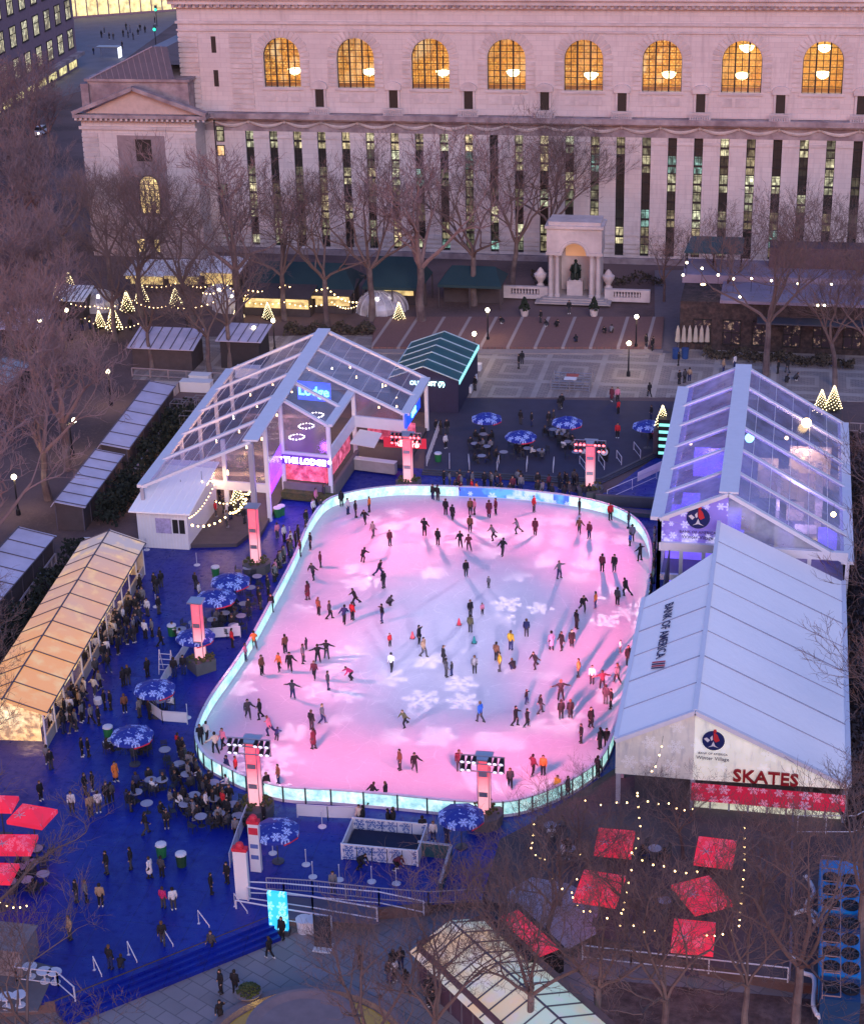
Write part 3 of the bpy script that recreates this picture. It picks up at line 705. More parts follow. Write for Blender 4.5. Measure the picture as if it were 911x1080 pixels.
for i, (x, y, c) in enumerate(((484, 659, (.7, .05, .08)), (500, 678, (.02, .30, .28)), (435, 673, (.75, .06, .08)))):
    p = G(x, y, .135); t = thing('traffic_cone', ['small red traffic cone near the middle of the ice', 'small teal traffic cone near the middle of the ice', 'small red traffic cone left of the ice centre'][i], 'traffic cone', p)
    mb = MB(); mb.lathe([(.17, .03), (.12, .25), (.05, .55), (.02, .6)], p, 8); mb.build('cone', mat('cone_%s' % 'abc'[i], c, .5), t)
    mb = MB(); mb.box(p+Vector((0, 0, .015)), (.42, .42, .03)); mb.build('base', m_dkgrey, t)

# ------------------------------------------------------------------ light towers
def g_wrap(nt, c, b):
    z = xyz(nt, coord(nt))[2]; n = noise(nt, coord(nt), 2.5, 3); t = (z*.35-.9)*2.2
    c = mixc(nt, (t+(n-.5)*.6)._m('MAXIMUM', 0.0)._m('MINIMUM', 1.0), (1, .42, .48), (1, .02, .05)); return mixc(nt, (n-.6)*5, c, (.9, .25, .3))
m_wrap = glow('lit_tower_wrap', (1, .3, .35), .95, fn=g_wrap)
m_plant = mat('planter_greens', (.05, .07, .03), .9, var=.6, scale=6, col2=(.10, .09, .03))
m_box = mat('grey_planter_box', (.10, .10, .11), .7)
m_lens_r = glow('red_tower_lamp', (1, .12, .15), 5); m_lens_w = glow('pale_tower_lamp', (.8, .8, 1), 1.2)
towers = []
def tower(px, py, topy, label, style, rw=.36):
    p = G(px, py+6, 0); h = up(p, topy)
    t = thing('light_tower', label, 'light tower', p, 'light towers round the rink')
    mb = MB(); mb.lathe([(1.15, 0), (1.2, .95), (1.2, 1.0)], p, 4) if 'square' in label else mb.lathe([(1.15, 0), (1.25, .85)], p, 10); pl = mb.build('planter', m_box, t)
    mb = MB()
    for _ in range(70):
        a = random.uniform(0, 2*PI); r = random.uniform(.3, 1.05); mb.ball(p+Vector((r*math.cos(a), r*math.sin(a), random.uniform(.95, 1.2))), random.uniform(.06, .14), 4)
    mb.build('shrubs', m_plant, pl)
    mb = MB(); mb.box(p+Vector((0, 0, (h+.9)/2)), (2*rw, 2*rw, h-.9)); mb.build('column', m_wrap, t, off=None)
    mb = MB()
    for sx in (-1, 1):
        for sy in (-1, 1): mb.box(p+Vector((sx*(rw+.03), sy*(rw+.03), (h+.9)/2)), (.05, .05, h-.9))
    for z in (2.4, 3.9): mb.box(p+Vector((0, -(rw+.06), z)), (2*rw-.1, .03, .35))
    mb.box(p+Vector((0, 0, h+.03)), (2*rw+.5, 2*rw+.5, .1)); mb.build('frame', m_steel, t)
    lm = m_lens_r if style == 'red' else m_lens_w
    if style != 'cap':
        mb = MB()
        for z in (h-.25, h+.35, h-.8)[:2 if style == 'red' else 3]:
            mb.tube([p+Vector((-1.45, -.5, z)), p+Vector((1.45, -.5, z))], .05, 5)
        for x in (-1.4, 1.4): mb.tube([p+Vector((x, -.5, h-.8)), p+Vector((x, -.5, h+.35))], .04, 4)
        for x in (-.3, .3): mb.tube([p+Vector((x, -.5, h-.25)), p+Vector((x, 0, h-.05))], .04, 4)
        mb.build('cross_bar', m_steel, t)
        for z in (h-.45, h+.15):
            for x in (-1.25, -.85, .85, 1.25, -.5, .5):
                if abs(x) < .6 and z < h: continue
                c = p+Vector((x, -.55, z)); s = MB(); s.tube([c+Vector((0, .22, .08)), c+Vector((0, -.1, -.05)), c+Vector((0, -.28, -.14))], [.1, .15, .17], 7); sp_ = s.build('spotlight', m_black, t)
                s = MB(); s.tube([c+Vector((0, -.283, -.141)), c+Vector((0, -.30, -.15))], .14, 7); s.build('lens', lm, sp_)
    towers.append((p, h)); return t
tower(271, 853, 780, 'pink lit light tower at the near left rink corner', 'lamp', .34)
tower(511, 862, 798, 'pink lit light tower at the near right part of the rink', 'lamp', .33)
tower(213, 700, 634, 'pink lit light tower in the square grey planter', 'cap', .31)
tower(271, 596, 534, 'pink lit light tower below the lodge tent corner', 'cap', .33)
tower(431, 510, 458, 'pink lit light tower by the lodge bar', 'red', .36)
tower(622, 517, 466, 'pink lit light tower at the dark deck edge', 'red', .36)

# pink wash and snowflake projectors hung on the towers (keystone corrected for the ice plane, as stage projectors are)
def projector(name, p, px, py, rad, power, col, flake_cell=None, seed=0.0):
    tgt = G(px, py, .13); p = Vector(p); dv = tgt-p; D = dv.length
    l = bpy.data.lights.new(name, 'SPOT'); l.energy = power*D*D*D/(p.z-.13); l.spot_blend = .3; l.color = col; l.shadow_soft_size = .006 if flake_cell else .8
    ext = rad*1.25; hd = Vector((dv.x, dv.y)).length; h = p.z-.13
    half = max(math.atan2(hd+ext, h)-math.atan2(hd, h), math.atan2(hd, h)-math.atan2(max(hd-ext, -ext), h), math.atan(ext/D))
    l.spot_size = min(R(150), 2*half*1.1)
    o = bpy.data.objects.new(name, l); COL.objects.link(o); o.location = p; o.rotation_euler = dv.to_track_quat('-Z', 'Y').to_euler()
    l.use_nodes = True; nt = l.node_tree; em = nt.nodes['Emission']
    g = nt.nodes.new('ShaderNodeNewGeometry'); ix, iy, iz = xyz(nt, g.outputs['Incoming'])
    s = N(nt, iz.s)._m('DIVIDE', -h)._m('POWER', -1.0)      # = -h / iz
    hx = ix*s+(p.x-tgt.x); hy = iy*s+(p.y-tgt.y)
    r = (hx*hx+hy*hy).f('SQRT'); comp = (s*s)*(1.0/(D*D)); comp = comp*comp.f('SQRT')
    fall = ((r*(-1.0/rad))+1.0).f('MAXIMUM', 0.0)
    if flake_cell:
        k = 1.0/flake_cell; m = flakes(nt, hx*k+seed, hy*k+seed*.7, .34, .95); out = m*comp*(fall*3.0).f('MINIMUM', 1.0)
    else: out = (fall*1.35)*comp
    nt.links.new(out.s, em.inputs['Strength']); return o
T = [Vector((p.x, p.y, h+.3)) for p, h in towers]
PINK = (1, .15, .27)
def TP(ti, x, y, dz=0.0):
    q = G(x, y, .13)-T[ti]; q.z = 0; q.normalize(); return T[ti]+q*1.1+Vector((0, 0, dz+.1))
pools = [(0, 310, 795, 6, 1), (0, 375, 815, 6.5, 1), (1, 480, 808, 6.5, 1.1), (1, 555, 815, 6, 1), (1, 605, 785, 5, .6), (2, 300, 705, 6.5, 1.1), (2, 345, 740, 5, .6), (2, 345, 655, 6.5, 1.0), (3, 360, 600, 6, .9), (3, 395, 575, 6, .9), (4, 430, 558, 7, 1.1), (4, 490, 548, 6, .8), (5, 560, 552, 7, 1.0), (5, 615, 570, 7.5, 1.2), (5, 648, 610, 6, .9), (1, 640, 700, 7.5, 1.3), (1, 650, 660, 5, .8), (4, 460, 590, 7, .5), (1, 610, 745, 5, .6)]
for (ti, x, y, rd_, pw) in pools: projector('pink_wash', TP(ti, x, y), x, y, rd_*1.25, pw*36, PINK)
for (ti, x, y, rd_, pw) in ((1, 470, 690, 15, .5), (0, 450, 720, 13, .4), (5, 470, 650, 14, .5), (4, 480, 620, 12, .4), (2, 420, 700, 11, .3)): projector('centre_fill_wash', TP(ti, x, y), x, y, rd_, pw*17, (.92, .76, 1.0))  # pale fill lamps added to brighten the middle of the ice
gobs = [(0, 330, 800, 7, 2.6), (0, 345, 750, 4.5, 5.5), (1, 475, 775, 5.5, 3.8), (1, 600, 742, 5.5, 4.5), (2, 290, 715, 6, 2.8), (3, 345, 618, 5.5, 3.2), (4, 435, 560, 6.5, 2.2), (4, 420, 600, 5, 2.6), (5, 600, 575, 8, 2.8), (5, 575, 632, 6, 5), (5, 635, 640, 5, 2.8), (0, 470, 720, 6, 6), (1, 660, 645, 4, 2.2), (0, 300, 830, 4, 2.2), (3, 400, 560, 4.5, 2.3), (1, 545, 815, 5, 2.6), (2, 330, 690, 4.5, 3), (5, 545, 570, 5, 3.2), (4, 500, 560, 4, 2.4)]
for i, (ti, x, y, rd_, cell) in enumerate(gobs): projector('snowflake_projector', TP(ti, x, y, .15), x, y, rd_, 30, (1, .74, .80), min(cell, 2.9), 3.3+i*1.7)

# ------------------------------------------------------------------ fabric and frames
m_clear = clear('clear_vinyl', (.86, .85, .96), .15, .12)
m_clear2 = clear('hazy_violet_vinyl', (.68, .64, .97), .42, .12, (.50, .46, .85))
m_frame = mat('white_tent_frame', (.72, .72, .78), .5, var=.08)
m_frameg = mat('grey_tent_post', (.36, .36, .42), .5, var=.1)
m_fab = mat('white_tent_fabric', (.90, .89, .92), .6, var=.07, scale=.25, bump=.35, emit=(.75, .75, 1), es=.07)  # faint emission put into the cloth to whiten it, as if lit within
V = Vector
def rafters(mb, pts, w, h): 
    for a, b2 in zip(pts, pts[1:]): mb.beam(a, b2, w, h)

# ---- the lodge tent
LRz, LEz = None, None
pR0 = G(342, 348, 9.6); pR1 = G(264, 466, 9.6)             # ridge far and near
pL0 = G(243, 390, 5.2); pL1 = G(150, 513, 5.2)             # left eave
rd = (pR1-pR0); le = (pL1-pL0)
hr = 9.6
pE0 = G(449, 399, 5.6); pE1 = G(427, 437, 5.6)             # far right eave
lodge = thing('lodge_tent', 'large clear roofed white framed tent with THE LODGE sign', 'tent', (pR1.x, pR1.y, 0))
nseg = 5
fr = MB(); cl = MB()
fr.beam(pR0+V((0, 0, .1)), pR1+V((0, 0, .1)), 1.3, .16); fr.beam(pL0, pL1, .9, .3)
for i in range(nseg+1):
    t = i/nseg; a = pR0.lerp(pR1, t); b2 = pL0.lerp(pL1, t); fr.beam(a, b2, .42, .24)
    if i < nseg:
        a2 = pR0.lerp(pR1, (i+1)/nseg); b3 = pL0.lerp(pL1, (i+1)/nseg); z = V((0, 0, -.05)); cl.poly([a+z, a2+z, b3+z, b2+z])
        for q in range(1, 7): u = q/7; fr.tube([a.lerp(b2, u), a2.lerp(b3, u)], .02, 4)
tR = lambda i: pR0.lerp(pR1, i/nseg)
j0 = 0.0; j1 = .345; j2 = .645         # section ends along the ridge (fraction)
rA, rB = pR0.lerp(pR1, j1), pR0.lerp(pR1, j2)
pM1 = G(346, 449, 7.3); pM0 = G(372, 411, 7.3)
fr.beam(pE0, pE1, .9, .25); fr.beam(pM0, pM1, .8, .25)
mida = pR0.lerp(rA, .5); mide = pE0.lerp(pE1, .5)
for a, b2 in ((pR0, pE0), (mida, mide), (rA, pE1), (rA.lerp(rB, .5), pM0.lerp(pM1, .5)), (rB, pM1)): fr.beam(a, b2, .38, .24)
z = V((0, 0, -.05)); cl.poly([pR0+z, mida+z, mide+z, pE0+z]); cl.poly([mida+z, rA+z, pE1+z, mide+z]); cl.poly([rA+z, rB+z, pM1+z, pM0+z])
for q in range(1, 7): u = q/7; fr.tube([pR0.lerp(pE0, u), rA.lerp(pE1, u)], .025, 4)
fr.build('roof_frame', m_frame, lodge); cl.build('clear_roof', m_clear, lodge)
def flat(p): return V((p.x, p.y, 0))
def wallq(mb, a, b2, z0a, z1a, z0b=None, z1b=None): mb.poly([(a.x, a.y, z0a), (b2.x, b2.y, z0b if z0b is not None else z0a), (b2.x, b2.y, z1b if z1b is not None else z1a), (a.x, a.y, z1a)])
ib = pL0.lerp(pL1, .8); ir = pR0.lerp(pR1, .84)
for args in ((rB, pM1, 4.4, 9.4, 4.4, 7.1), (rA.lerp(pE1, .5), pE1, 4.9, (hr+5.6)/2-.2, 4.9, 5.5), (rB, rB.lerp(pR1, .55), 3.2, 9.3), (ib, ir, 3.6, 5.2, 3.6, 9.3)): gl = MB(); wallq(gl, *args); gl.build('gable_window', m_clear, lodge)
wl = MB()
wl.beam(flat(rB)+V((0, 0, 4.1)), flat(pM1)+V((0, 0, 4.1)), .25, .6); wl.beam(flat(pM1)+V((0, 0, 4.4)), flat(rA.lerp(pE1, .5))+V((0, 0, 4.4)), .2, 1.2)
wl.beam(flat(rA.lerp(pE1, .5))+V((0, 0, 4.4)), flat(pE1)+V((0, 0, 4.4)), .3, 1.1); wl.beam(flat(ib)+V((0, 0, 3.2)), flat(ir)+V((0, 0, 3.2)), .3, .8)
for a, z1 in ((rB, 9.5), (pM1, 7.2), (pE1, 5.5), (pE0, 5.5), (rA.lerp(pE1, .5), 7.2), (ib, 5.2), (ir, 9.3), (rB.lerp(pR1, .55), 9.4), (ib.lerp(ir, .6), 7.6)):
    wl.beam(flat(a), flat(a)+V((0, 0, z1)), .35, .35)
for i in range(nseg): a = flat(pL0.lerp(pL1, i/nseg)); wl.beam(a, a+V((0, 0, 5.1)), .3, .3)
wl.build('wall_frame', m_frame, lodge)
mb = MB(); a = flat(pR1); mb.beam(a, a+V((0, 0, hr-.1)), .42, .42); a = flat(pL1); mb.beam(a, a+V((0, 0, 5.1)), .3, .3); mb.build('corner_post', m_frameg, lodge)
# floor deck, lower wall, windows under the sign
m_deckwood = mat('dark_deck_boards', (.07, .06, .075), .8, var=.3)
mb = MB(); mb.prism([tuple(flat(q).xy) for q in (pL0, pR0, pE0, pE1, rA.lerp(pE1, .5), pM1, rB, pR1.lerp(rB, .1), G(272, 560), G(250, 577), G(200, 578), ib.lerp(pL1, .3))], .004, .35); mb.build('deck_floor', m_deckwood, lodge)
m_sill = mat('grey_panelling', (.16, .15, .17), .8)
mb = MB(); a, b2 = flat(rB), flat(pM1); mb.beam(a+V((0, -.2, .8)), b2+V((0, -.2, .8)), .3, 1.3); mb.beam(b2+V((.2, 0, .8)), flat(rA.lerp(pE1, .5))+V((.2, 0, .8)), .3, 1.3); mb.build('lower_wall', m_sill, lodge)
mb = MB(); mb.beam(a+V((0, -.8, .45)), b2+V((.6, -.8, .45)), .8, .7); mb.build('planter_ledge', m_plant, lodge)
def g_crowdglow(nt, c, b):
    v = wpos(nt); n = noise(nt, v, 1.6, 4, .7); nt.links.new(((n-.42)*5).f('MAXIMUM', .05).s, b.inputs['Emission Strength']); return mixc(nt, noise(nt, v, 1.1), (1, .10, .18), (.8, .25, .5))
m_redglow = glow('red_lit_interior', (1, .1, .2), 1, fn=g_crowdglow)
mb = MB(); o = V((0, .5, 0)); wallq(mb, a+o, b2+o, 1.4, 3.2); wallq(mb, b2+V((-.5, .2, 0)), flat(rA.lerp(pE1, .5))+V((-.5, 0, 0)), 1.4, 3.0); mb.build('lit_interior', m_redglow, lodge)
m_purple = glow('purple_lit_wall', (.32, .05, 1), 1.5, .3, .5)
mb = MB(); q = flat(rB.lerp(pR1, .5)); wallq(mb, flat(rB)+V((-.1, -.05, 0)), q+V((0, -.05, 0)), 2.2, 5.2); mb.build('purple_lit_panel', m_purple, lodge)
m_bar = MB(); c0, c1 = flat(rA.lerp(pE1, .52)), flat(pE1); 
sgn = MB(); xd = (flat(pM1)-flat(rB)).normalized(); mid = (flat(pM1)+flat(rB))/2
sb = MB(); sb.beam(flat(rB)+V((0, -.3, 3.75)), flat(pM1)+V((0, -.3, 3.75)), .2, .85); sb.build('sign_board', mat('dark_sign_board', (.08, .03, .2), .6, emit=(.12, .02, .5), es=.7), lodge)
m_letw = glow('lit_sign_letters', (1, .92, 1), 6)
text('* THE LODGE *', .76, 'sign_lettering', m_letw, lodge, mid+V((0, 0, 3.72))+V((xd.y, -xd.x, 0))*.44, xd, (0, 0, 1), .04, .03, stretch=1.0)
# bar under the far right gable with its awning
bar_ = thing('lodge_bar', 'open sided bar with white counter under the lodge gable', 'bar', c0)
mb = MB(); off_ = V((xd.y, -xd.x, 0))
mb.beam(c0+off_*1.6+V((0, 0, .7)), c1+off_*1.6+V((-.5, 0, .7)), .6, 1.1); mb.build('counter', mat('bar_counter', (.34, .30, .31), .6), bar_)
mb = MB(); mb.beam(c0+off_*1.6+V((0, 0, 1.28)), c1+off_*1.6+V((-.5, 0, 1.28)), .75, .06); mb.build('counter_top', m_white, bar_)
mb = MB(); wallq(mb, c0-off_*3+V((0, 0, 0)), c1-off_*3, 1.5, 3.6); mb.build('lit_back_bar', m_redglow, bar_)
aw = MB(); aw.slab([c0+off_*.3+V((.4, 0, 3.7)), c0+off_*2.6+V((.2, 0, 3.1)), c1+off_*2.6+V((-2.2, 0, 3.1)), c1+off_*.3+V((-2.2, 0, 3.7))], .08); aw.build('awning', m_white, bar_)
sgb = thing('neon_sign', 'blue neon sign glowing through the clear roof of the lodge', 'sign', pM0+V((0, 0, .1)))
m_neon = glow('blue_neon', (.10, .62, 1), 7); m_neon2 = glow('blue_neon_board', (.005, .06, 1), 1.5)
cpt = G(331, 413, 7.0); nx = V((xd.x, xd.y, 0)); sgb.location = cpt
mb = MB(); mb.beam(cpt-nx*1.7+off_*-.08, cpt+nx*1.7+off_*-.08, .08, 1.9); mb.build('board', m_neon2, sgb)
text('Lodge', 1.3, 'lettering', m_neon, sgb, cpt+off_*.06, nx, (0, 0, 1), .03, .02)
sgb = thing('upright_sign', 'small blue upright neon sign at the lodge right corner', 'sign', pE1+V((.5, -.5, 0)))
q0 = pE1+off_*.5+V((.2, 0, -.6)); q1 = pE0+V((.4, 0, -.6)); q1 = q0.lerp(q1, .55)
mb = MB(); mb.beam(q0, q1, .2, 1.3); mb.build('board', m_neon2, sgb)
ydir = (q1-q0).normalized(); text('BAR', 1.0, 'lettering', m_neon, sgb, (q0+q1)/2+V((.16, -.05, 0)), ydir, (0, 0, 1), .03, .02)
sgb = thing('bar_sign', 'red lit lettering sign over the lodge bar', 'sign', c1+off_*1.7+V((0, 0, 3.2)))
mb = MB(); mb.beam(c1+off_*1.9+V((-1.5, 0, 3.45)), c1+off_*1.9+V((2.6, 0, 3.45)), .1, 1.0); mb.build('board', mat('red_sign_board', (.3, .02, .04), .6, emit=(.8, .02, .06), es=.5), sgb)
text('TREATS', .85, 'lettering', glow('red_lit_letters', (1, .55, .55), 4), sgb, c1+off_*2.0+V((.5, 0, 3.4)), xd, (0, 0, 1), .04, .02)
# lamps and chandeliers in the lodge
m_bulb = glow('warm_bulb', (1, .66, .28), 9); m_bulbw = glow('white_bulb', (1, .93, .80), 9); m_bulbt = glow('teal_bulb', (.3, .95, 1), 6)
def bulb_thing(name, label, cat, p, r, m, group=None, drop=1.2):
    t = thing(name, label, cat, p, group); mb = MB(); mb.ball(p, r, 8); mb.build('bulb', m, t); mb = MB(); mb.tube([p+V((0, 0, r*.8)), p+V((0, 0, drop))], .02, 4); mb.build('cord', m_black, t); return t
for i, (x, y, z) in enumerate(((308, 465, 5.6), (302, 455, 6.2), (316, 446, 6.9))):
    p = G(x, y+6-i*3, z) if 0 else flat(rB.lerp(pM1, .42+.0*i))+V((-.9+.55*i, 1.6+1.5*i, 5.3+.55*i))
    t = thing('ring_chandelier', 'ring chandelier of small bulbs in the lodge gable, %s' % ['lowest of three', 'middle of three', 'highest of three'][i], 'chandelier', p, 'ring chandeliers')
    mb = MB()
    for k in range(14): a = 2*PI*k/14; mb.ball(p+V((.7*math.cos(a), .7*math.sin(a), 0)), .07, 4)
    mb.build('bulb_ring', m_bulbw, t)
    mb = MB(); mb.tube([p+V((.7*math.cos(2*PI*k/12), .7*math.sin(2*PI*k/12), .06)) for k in range(13)], .03, 4); mb.tube([p+V((-.7, 0, .06)), p+V((0, 0, 1.2)), p+V((.7, 0, .06))], .015, 4); mb.build('ring', m_black, t)
lp = []
for i in range(5):
    for k in range(4):
        t_ = (i+.5)/nseg; u = .12+k*.2+random.uniform(-.04, .04); q = pR0.lerp(pR1, t_).lerp(pL0.lerp(pL1, t_), u); lp.append((q+V((0, 0, -2.6)), 'left'))
for k in range(9):
    t_ = random.uniform(.03, .3); u = random.uniform(.15, .9); q = pR0.lerp(pR1, t_).lerp(pE0.lerp(pE1, t_/.345), u); lp.append((q+V((0, 0, -1.6)), 'right'))
for q, side in lp: 
    m = m_bulb if random.random() < .8 else m_bulbw
    t = thing('pendant_lamp', None, 'lamp', q); mb = MB(); L_ = random.uniform(.1, .5); mb.tube([q, q+V((0, 0, -L_))], [.045, .08], 6); mb.build('lamp', m, t); mb = MB(); mb.tube([q, q+V((0, 0, .9))], .02, 4); mb.build('cord', m_black, t)
    sp2 = PX(q); lab(t, 'hanging lamp under the %s clear roof' % side, 'lamp', sp2[0], sp2[1], ['lodge blue neon sign', 'lodge near ridge post', 'lodge left eave', 'lodge far peak', 'lodge bar awning'], 'pendant lamps in the lodge')
LM.update({'lodge blue neon sign': (330, 410), 'lodge near ridge post': (264, 466), 'lodge left eave': (195, 450), 'lodge far peak': (342, 348), 'lodge bar awning': (395, 460)})
# interior back bar partitions and furniture glow inside the lodge
def g_int(nt, c, b):
    v = wpos(nt); n = noise(nt, v, .7, 5, .7); nt.links.new(((n-.52)*4).f('MAXIMUM', .0).s, b.inputs['Emission Strength']); return mixc(nt, noise(nt, v, .4), (1, .5, .15), (.6, .3, .8))
m_int = glow('lodge_interior_lights', (1, .5, .2), .4, fn=g_int); m_int.node_tree.nodes['Principled BSDF'].inputs['Base Color'].default_value = (.11, .085, .10, 1)
mb = MB()
for t_, u0, u1 in ((.12, .1, .8), (.45, .25, .9), (.62, .2, .8)):
    c = flat(pR0.lerp(pR1, t_)); e = flat(pL0.lerp(pL1, t_)); mb.beam(c.lerp(e, u0)+V((0, 0, 1)), c.lerp(e, u1)+V((0, 0, 1)), 1.0, 1.3)
c = flat(pR0.lerp(pR1, .12)); e = flat(pE0.lerp(pE1, .4)); mb.beam(c.lerp(e, .4)+V((0, 0, 1)), c.lerp(e, .95)+V((0, 0, 1)), 1.0, 1.3)
mb.build('serving_counters', m_int, lodge)
# ---- white shed in front of the lodge
sh = thing('white_shed', 'white clapboard shed with pitched white roof left of the lodge deck', 'shed', G(190, 570))
w0 = G(148, 577); w1 = G(200, 580); wb = G(222, 520)
zt0 = 3.6; w2 = w1+(w0-w1).normalized().cross(V((0, 0, 1)))*-0 
dp = V((-(w1-w0).normalized().y, (w1-w0).normalized().x, 0))
k0, k1 = w0+dp*8.5, w1+dp*8.5
mb = MB(); mb.prism([tuple(q.xy) for q in (w0, w1, k1, k0)], .006, zt0); mb.build('wall', m_white, sh)
mb = MB(); n = 16
for i in range(n): q = w0.lerp(w1, i/n)-dp*.02; mb.box(q+V((0, 0, zt0/2)), (.05, .05, zt0-.05))
mb.build('battens', m_frame, sh)
mb = MB(); xs_ = (w1-w0).normalized(); r1 = V((0, 0, zt0+.02)); 
mb.slab([w0-dp*.7-xs_*.5+V((0, 0, zt0+.1)), w1-dp*.7+xs_*.5+V((0, 0, zt0+.1)), k1+xs_*.5+V((0, 0, 4.9)), k0-xs_*.5+V((0, 0, 4.9))], .12)
for i in range(7): a = w0.lerp(w1, i/6); mb.beam(a-dp*.6+V((0, 0, zt0+.14)), k0.lerp(k1, i/6)+V((0, 0, 4.94)), .08, .05)
mb.build('roof', m_fab, sh)
c = w0.lerp(w1, .83)-dp*.03; wd = MB(); wd.box(c+V((0, 0, 2.2)), (1.3, .08, 1.5)); wdo = wd.build('window', m_frame, sh)
wd = MB(); wd.box(c+V((-.3, -.06, 2.2)), (.5, .02, 1.3)); wd.box(c+V((.3, -.06, 2.2)), (.5, .02, 1.3)); wd.build('pane', m_bronze, wdo)
c = w0.lerp(w1, .52)-dp*.05; wd = MB(); wd.box(c+V((0, 0, 2.2)), (1.4, .06, 1.4)); wd.build('poster', mat('pale_lilac_poster', (.4, .35, .55), .6, var=.6, scale=4), sh)

# lamps hanging inside the lodge: the warm ones that light its floor
def room_light(p, e, c, r=.4):
    l = bpy.data.lights.new('room_lamp', 'POINT'); l.energy = e; l.color = c; l.shadow_soft_size = r; o = bpy.data.objects.new('room_lamp', l); COL.objects.link(o); o.location = p
for t_, u in ((.15, .35), (.4, .5), (.65, .45), (.85, .6)):
    q = pR0.lerp(pR1, t_).lerp(pL0.lerp(pL1, t_), u); room_light((q.x, q.y, 4.0), 900, (1, .52, .22))
q = pR0.lerp(pR1, .15).lerp(pE0, .5); room_light((q.x, q.y, 4.0), 900, (1, .52, .22))
q = flat(rB.lerp(pR1, .4)); room_light((q.x+1.6, q.y-.6, 3.2), 260, (.45, .1, 1))

t = thing('parked_car', 'white car with lit headlights in the street at the far left', 'car', G(43, 142)); p = G(43, 142)
mb = MB(); mb.bb(p.x-.95, p.x+.95, p.y-2.3, p.y+2.3, .35, .95); mb.prism([(p.x-.8, p.y-1.3), (p.x+.8, p.y-1.3), (p.x+.8, p.y+1.7), (p.x-.8, p.y+1.7)], .951, 1.02); mb.add([(p.x-.82, p.y-1.4, 1.02), (p.x+.82, p.y-1.4, 1.02), (p.x+.82, p.y+1.8, 1.02), (p.x-.82, p.y+1.8, 1.02), (p.x-.68, p.y-.8, 1.5), (p.x+.68, p.y-.8, 1.5), (p.x+.68, p.y+1.2, 1.5), (p.x-.68, p.y+1.2, 1.5)], [(4,5,6,7)]); mb.build('body', m_white, t)
mb = MB(); mb.add([(p.x-.82, p.y-1.4, 1.02), (p.x+.82, p.y-1.4, 1.02), (p.x+.82, p.y+1.8, 1.02), (p.x-.82, p.y+1.8, 1.02), (p.x-.68, p.y-.8, 1.49), (p.x+.68, p.y-.8, 1.49), (p.x+.68, p.y+1.2, 1.49), (p.x-.68, p.y+1.2, 1.49)], [(0,1,5,4),(1,2,6,5),(2,3,7,6),(3,0,4,7)]); mb.build('windows', m_bronze, t)
for sx in (-.9, .9):
    for sy in (-1.4, 1.4): mb = MB(); mb.tube([(p.x+sx-.1, p.y+sy, .33), (p.x+sx+.1, p.y+sy, .33)], .33, 12); mb.build('wheel', m_black, t)
for sx in (-.65, .65): mb = MB(); mb.ball((p.x+sx, p.y-2.32, .7), .16, 8); mb.build('headlight', glow('headlight_glass', (1, .95, .85), 14), t)
# ------------------------------------------------------------------ string lights
def string(label, pts, z0=4.5, sag=.5, nb=10, m=None, r=.09, group=None):
    P = [G(x, y, z) for x, y, z in pts]; t = thing('string_lights', label, 'string lights', P[0], group)
    wire = MB(); allp = []
    for a, b2 in zip(P, P[1:]):
        seg = [a.lerp(b2, i/nb)+V((0, 0, -sag*4*(i/nb)*(1-i/nb))) for i in range(nb+1)]; wire.tube(seg, .015, 3); allp += seg[:-1]
    allp.append(P[-1]); wire.build('wire', m_black, t)
    mb = MB()
    for i, p in enumerate(allp[:100]): 
        b3 = MB(); b3.ball(p+V((0, 0, -.1)), r*random.uniform(.8, 1.15), 6); b3.build('bulb', m or m_bulb, t)
    return t
string('warm bulbs along the white shed roof edge', [(200, 545, 3.7), (226, 510, 4.6)], nb=12, r=.06)
string('warm bulbs sagging over the lodge front deck', [(203, 553, 3.4), (243, 540, 3.4), (262, 520, 3.4)], nb=7, r=.11)
string('warm bulbs over the lodge deck behind the first string', [(228, 528, 3.4), (258, 520, 3.4), (268, 505, 3.4)], nb=8, r=.07)

# ------------------------------------------------------------------ clear tent and white skate tent on the right
def tentpair():
    # eave and ridge heights measured from the ground points of the corners
    gl_ = G(693, 633); zL = up(gl_, 547); zR = zL-2.9
    fl = V((gl_.x, gl_.y, zL)); fr_ = G(893, 585, zR); fl0 = G(717, 409, zL); fr0 = G(899, 448, zR)
    fr_.y = fl.y; 
    rx = fl.x+(fr_.x-fl.x)*.36; rz = up(V((rx, fl.y, 0)), 521)
    r1 = V((rx, fl.y, rz)); r0_ = V((rx, fl0.y, rz)); l0 = V((fl.x, fl0.y, zL)); e0 = V((fr_.x, fl0.y, zR)); e1 = V((fr_.x, fl.y, zR))
    return fl, l0, r0_, r1, e0, e1
fl, l0, rr0, rr1, e0, e1 = tentpair()
print('CLEAR', fl, l0, rr0, rr1, e0, e1, PX(rr0), PX(l0), PX(e0), PX(e1), PX(rr1))
ct = thing('clear_pavilion', 'two storey clear roofed pavilion glowing violet inside', 'tent', flat((fl+e1)/2))
fr = MB(); cl = MB(); n = 6
fr.beam(rr0+V((0, 0, .1)), rr1+V((0, 0, .1)), 1.5, .15); fr.beam(l0, fl, 1.5, .3); fr.beam(e0, e1, 1.0, .3)
for i in range(n+1):
    t = i/n; a = rr0.lerp(rr1, t); b2 = l0.lerp(fl, t); c = e0.lerp(e1, t); fr.beam(a, b2, .45, .26); fr.beam(a, c, .45, .26)
cl.poly([rr0, rr1, fl, l0]); 
fr.build('roof_frame', m_frame, ct); cl.build('hazy_roof', m_clear2, ct)
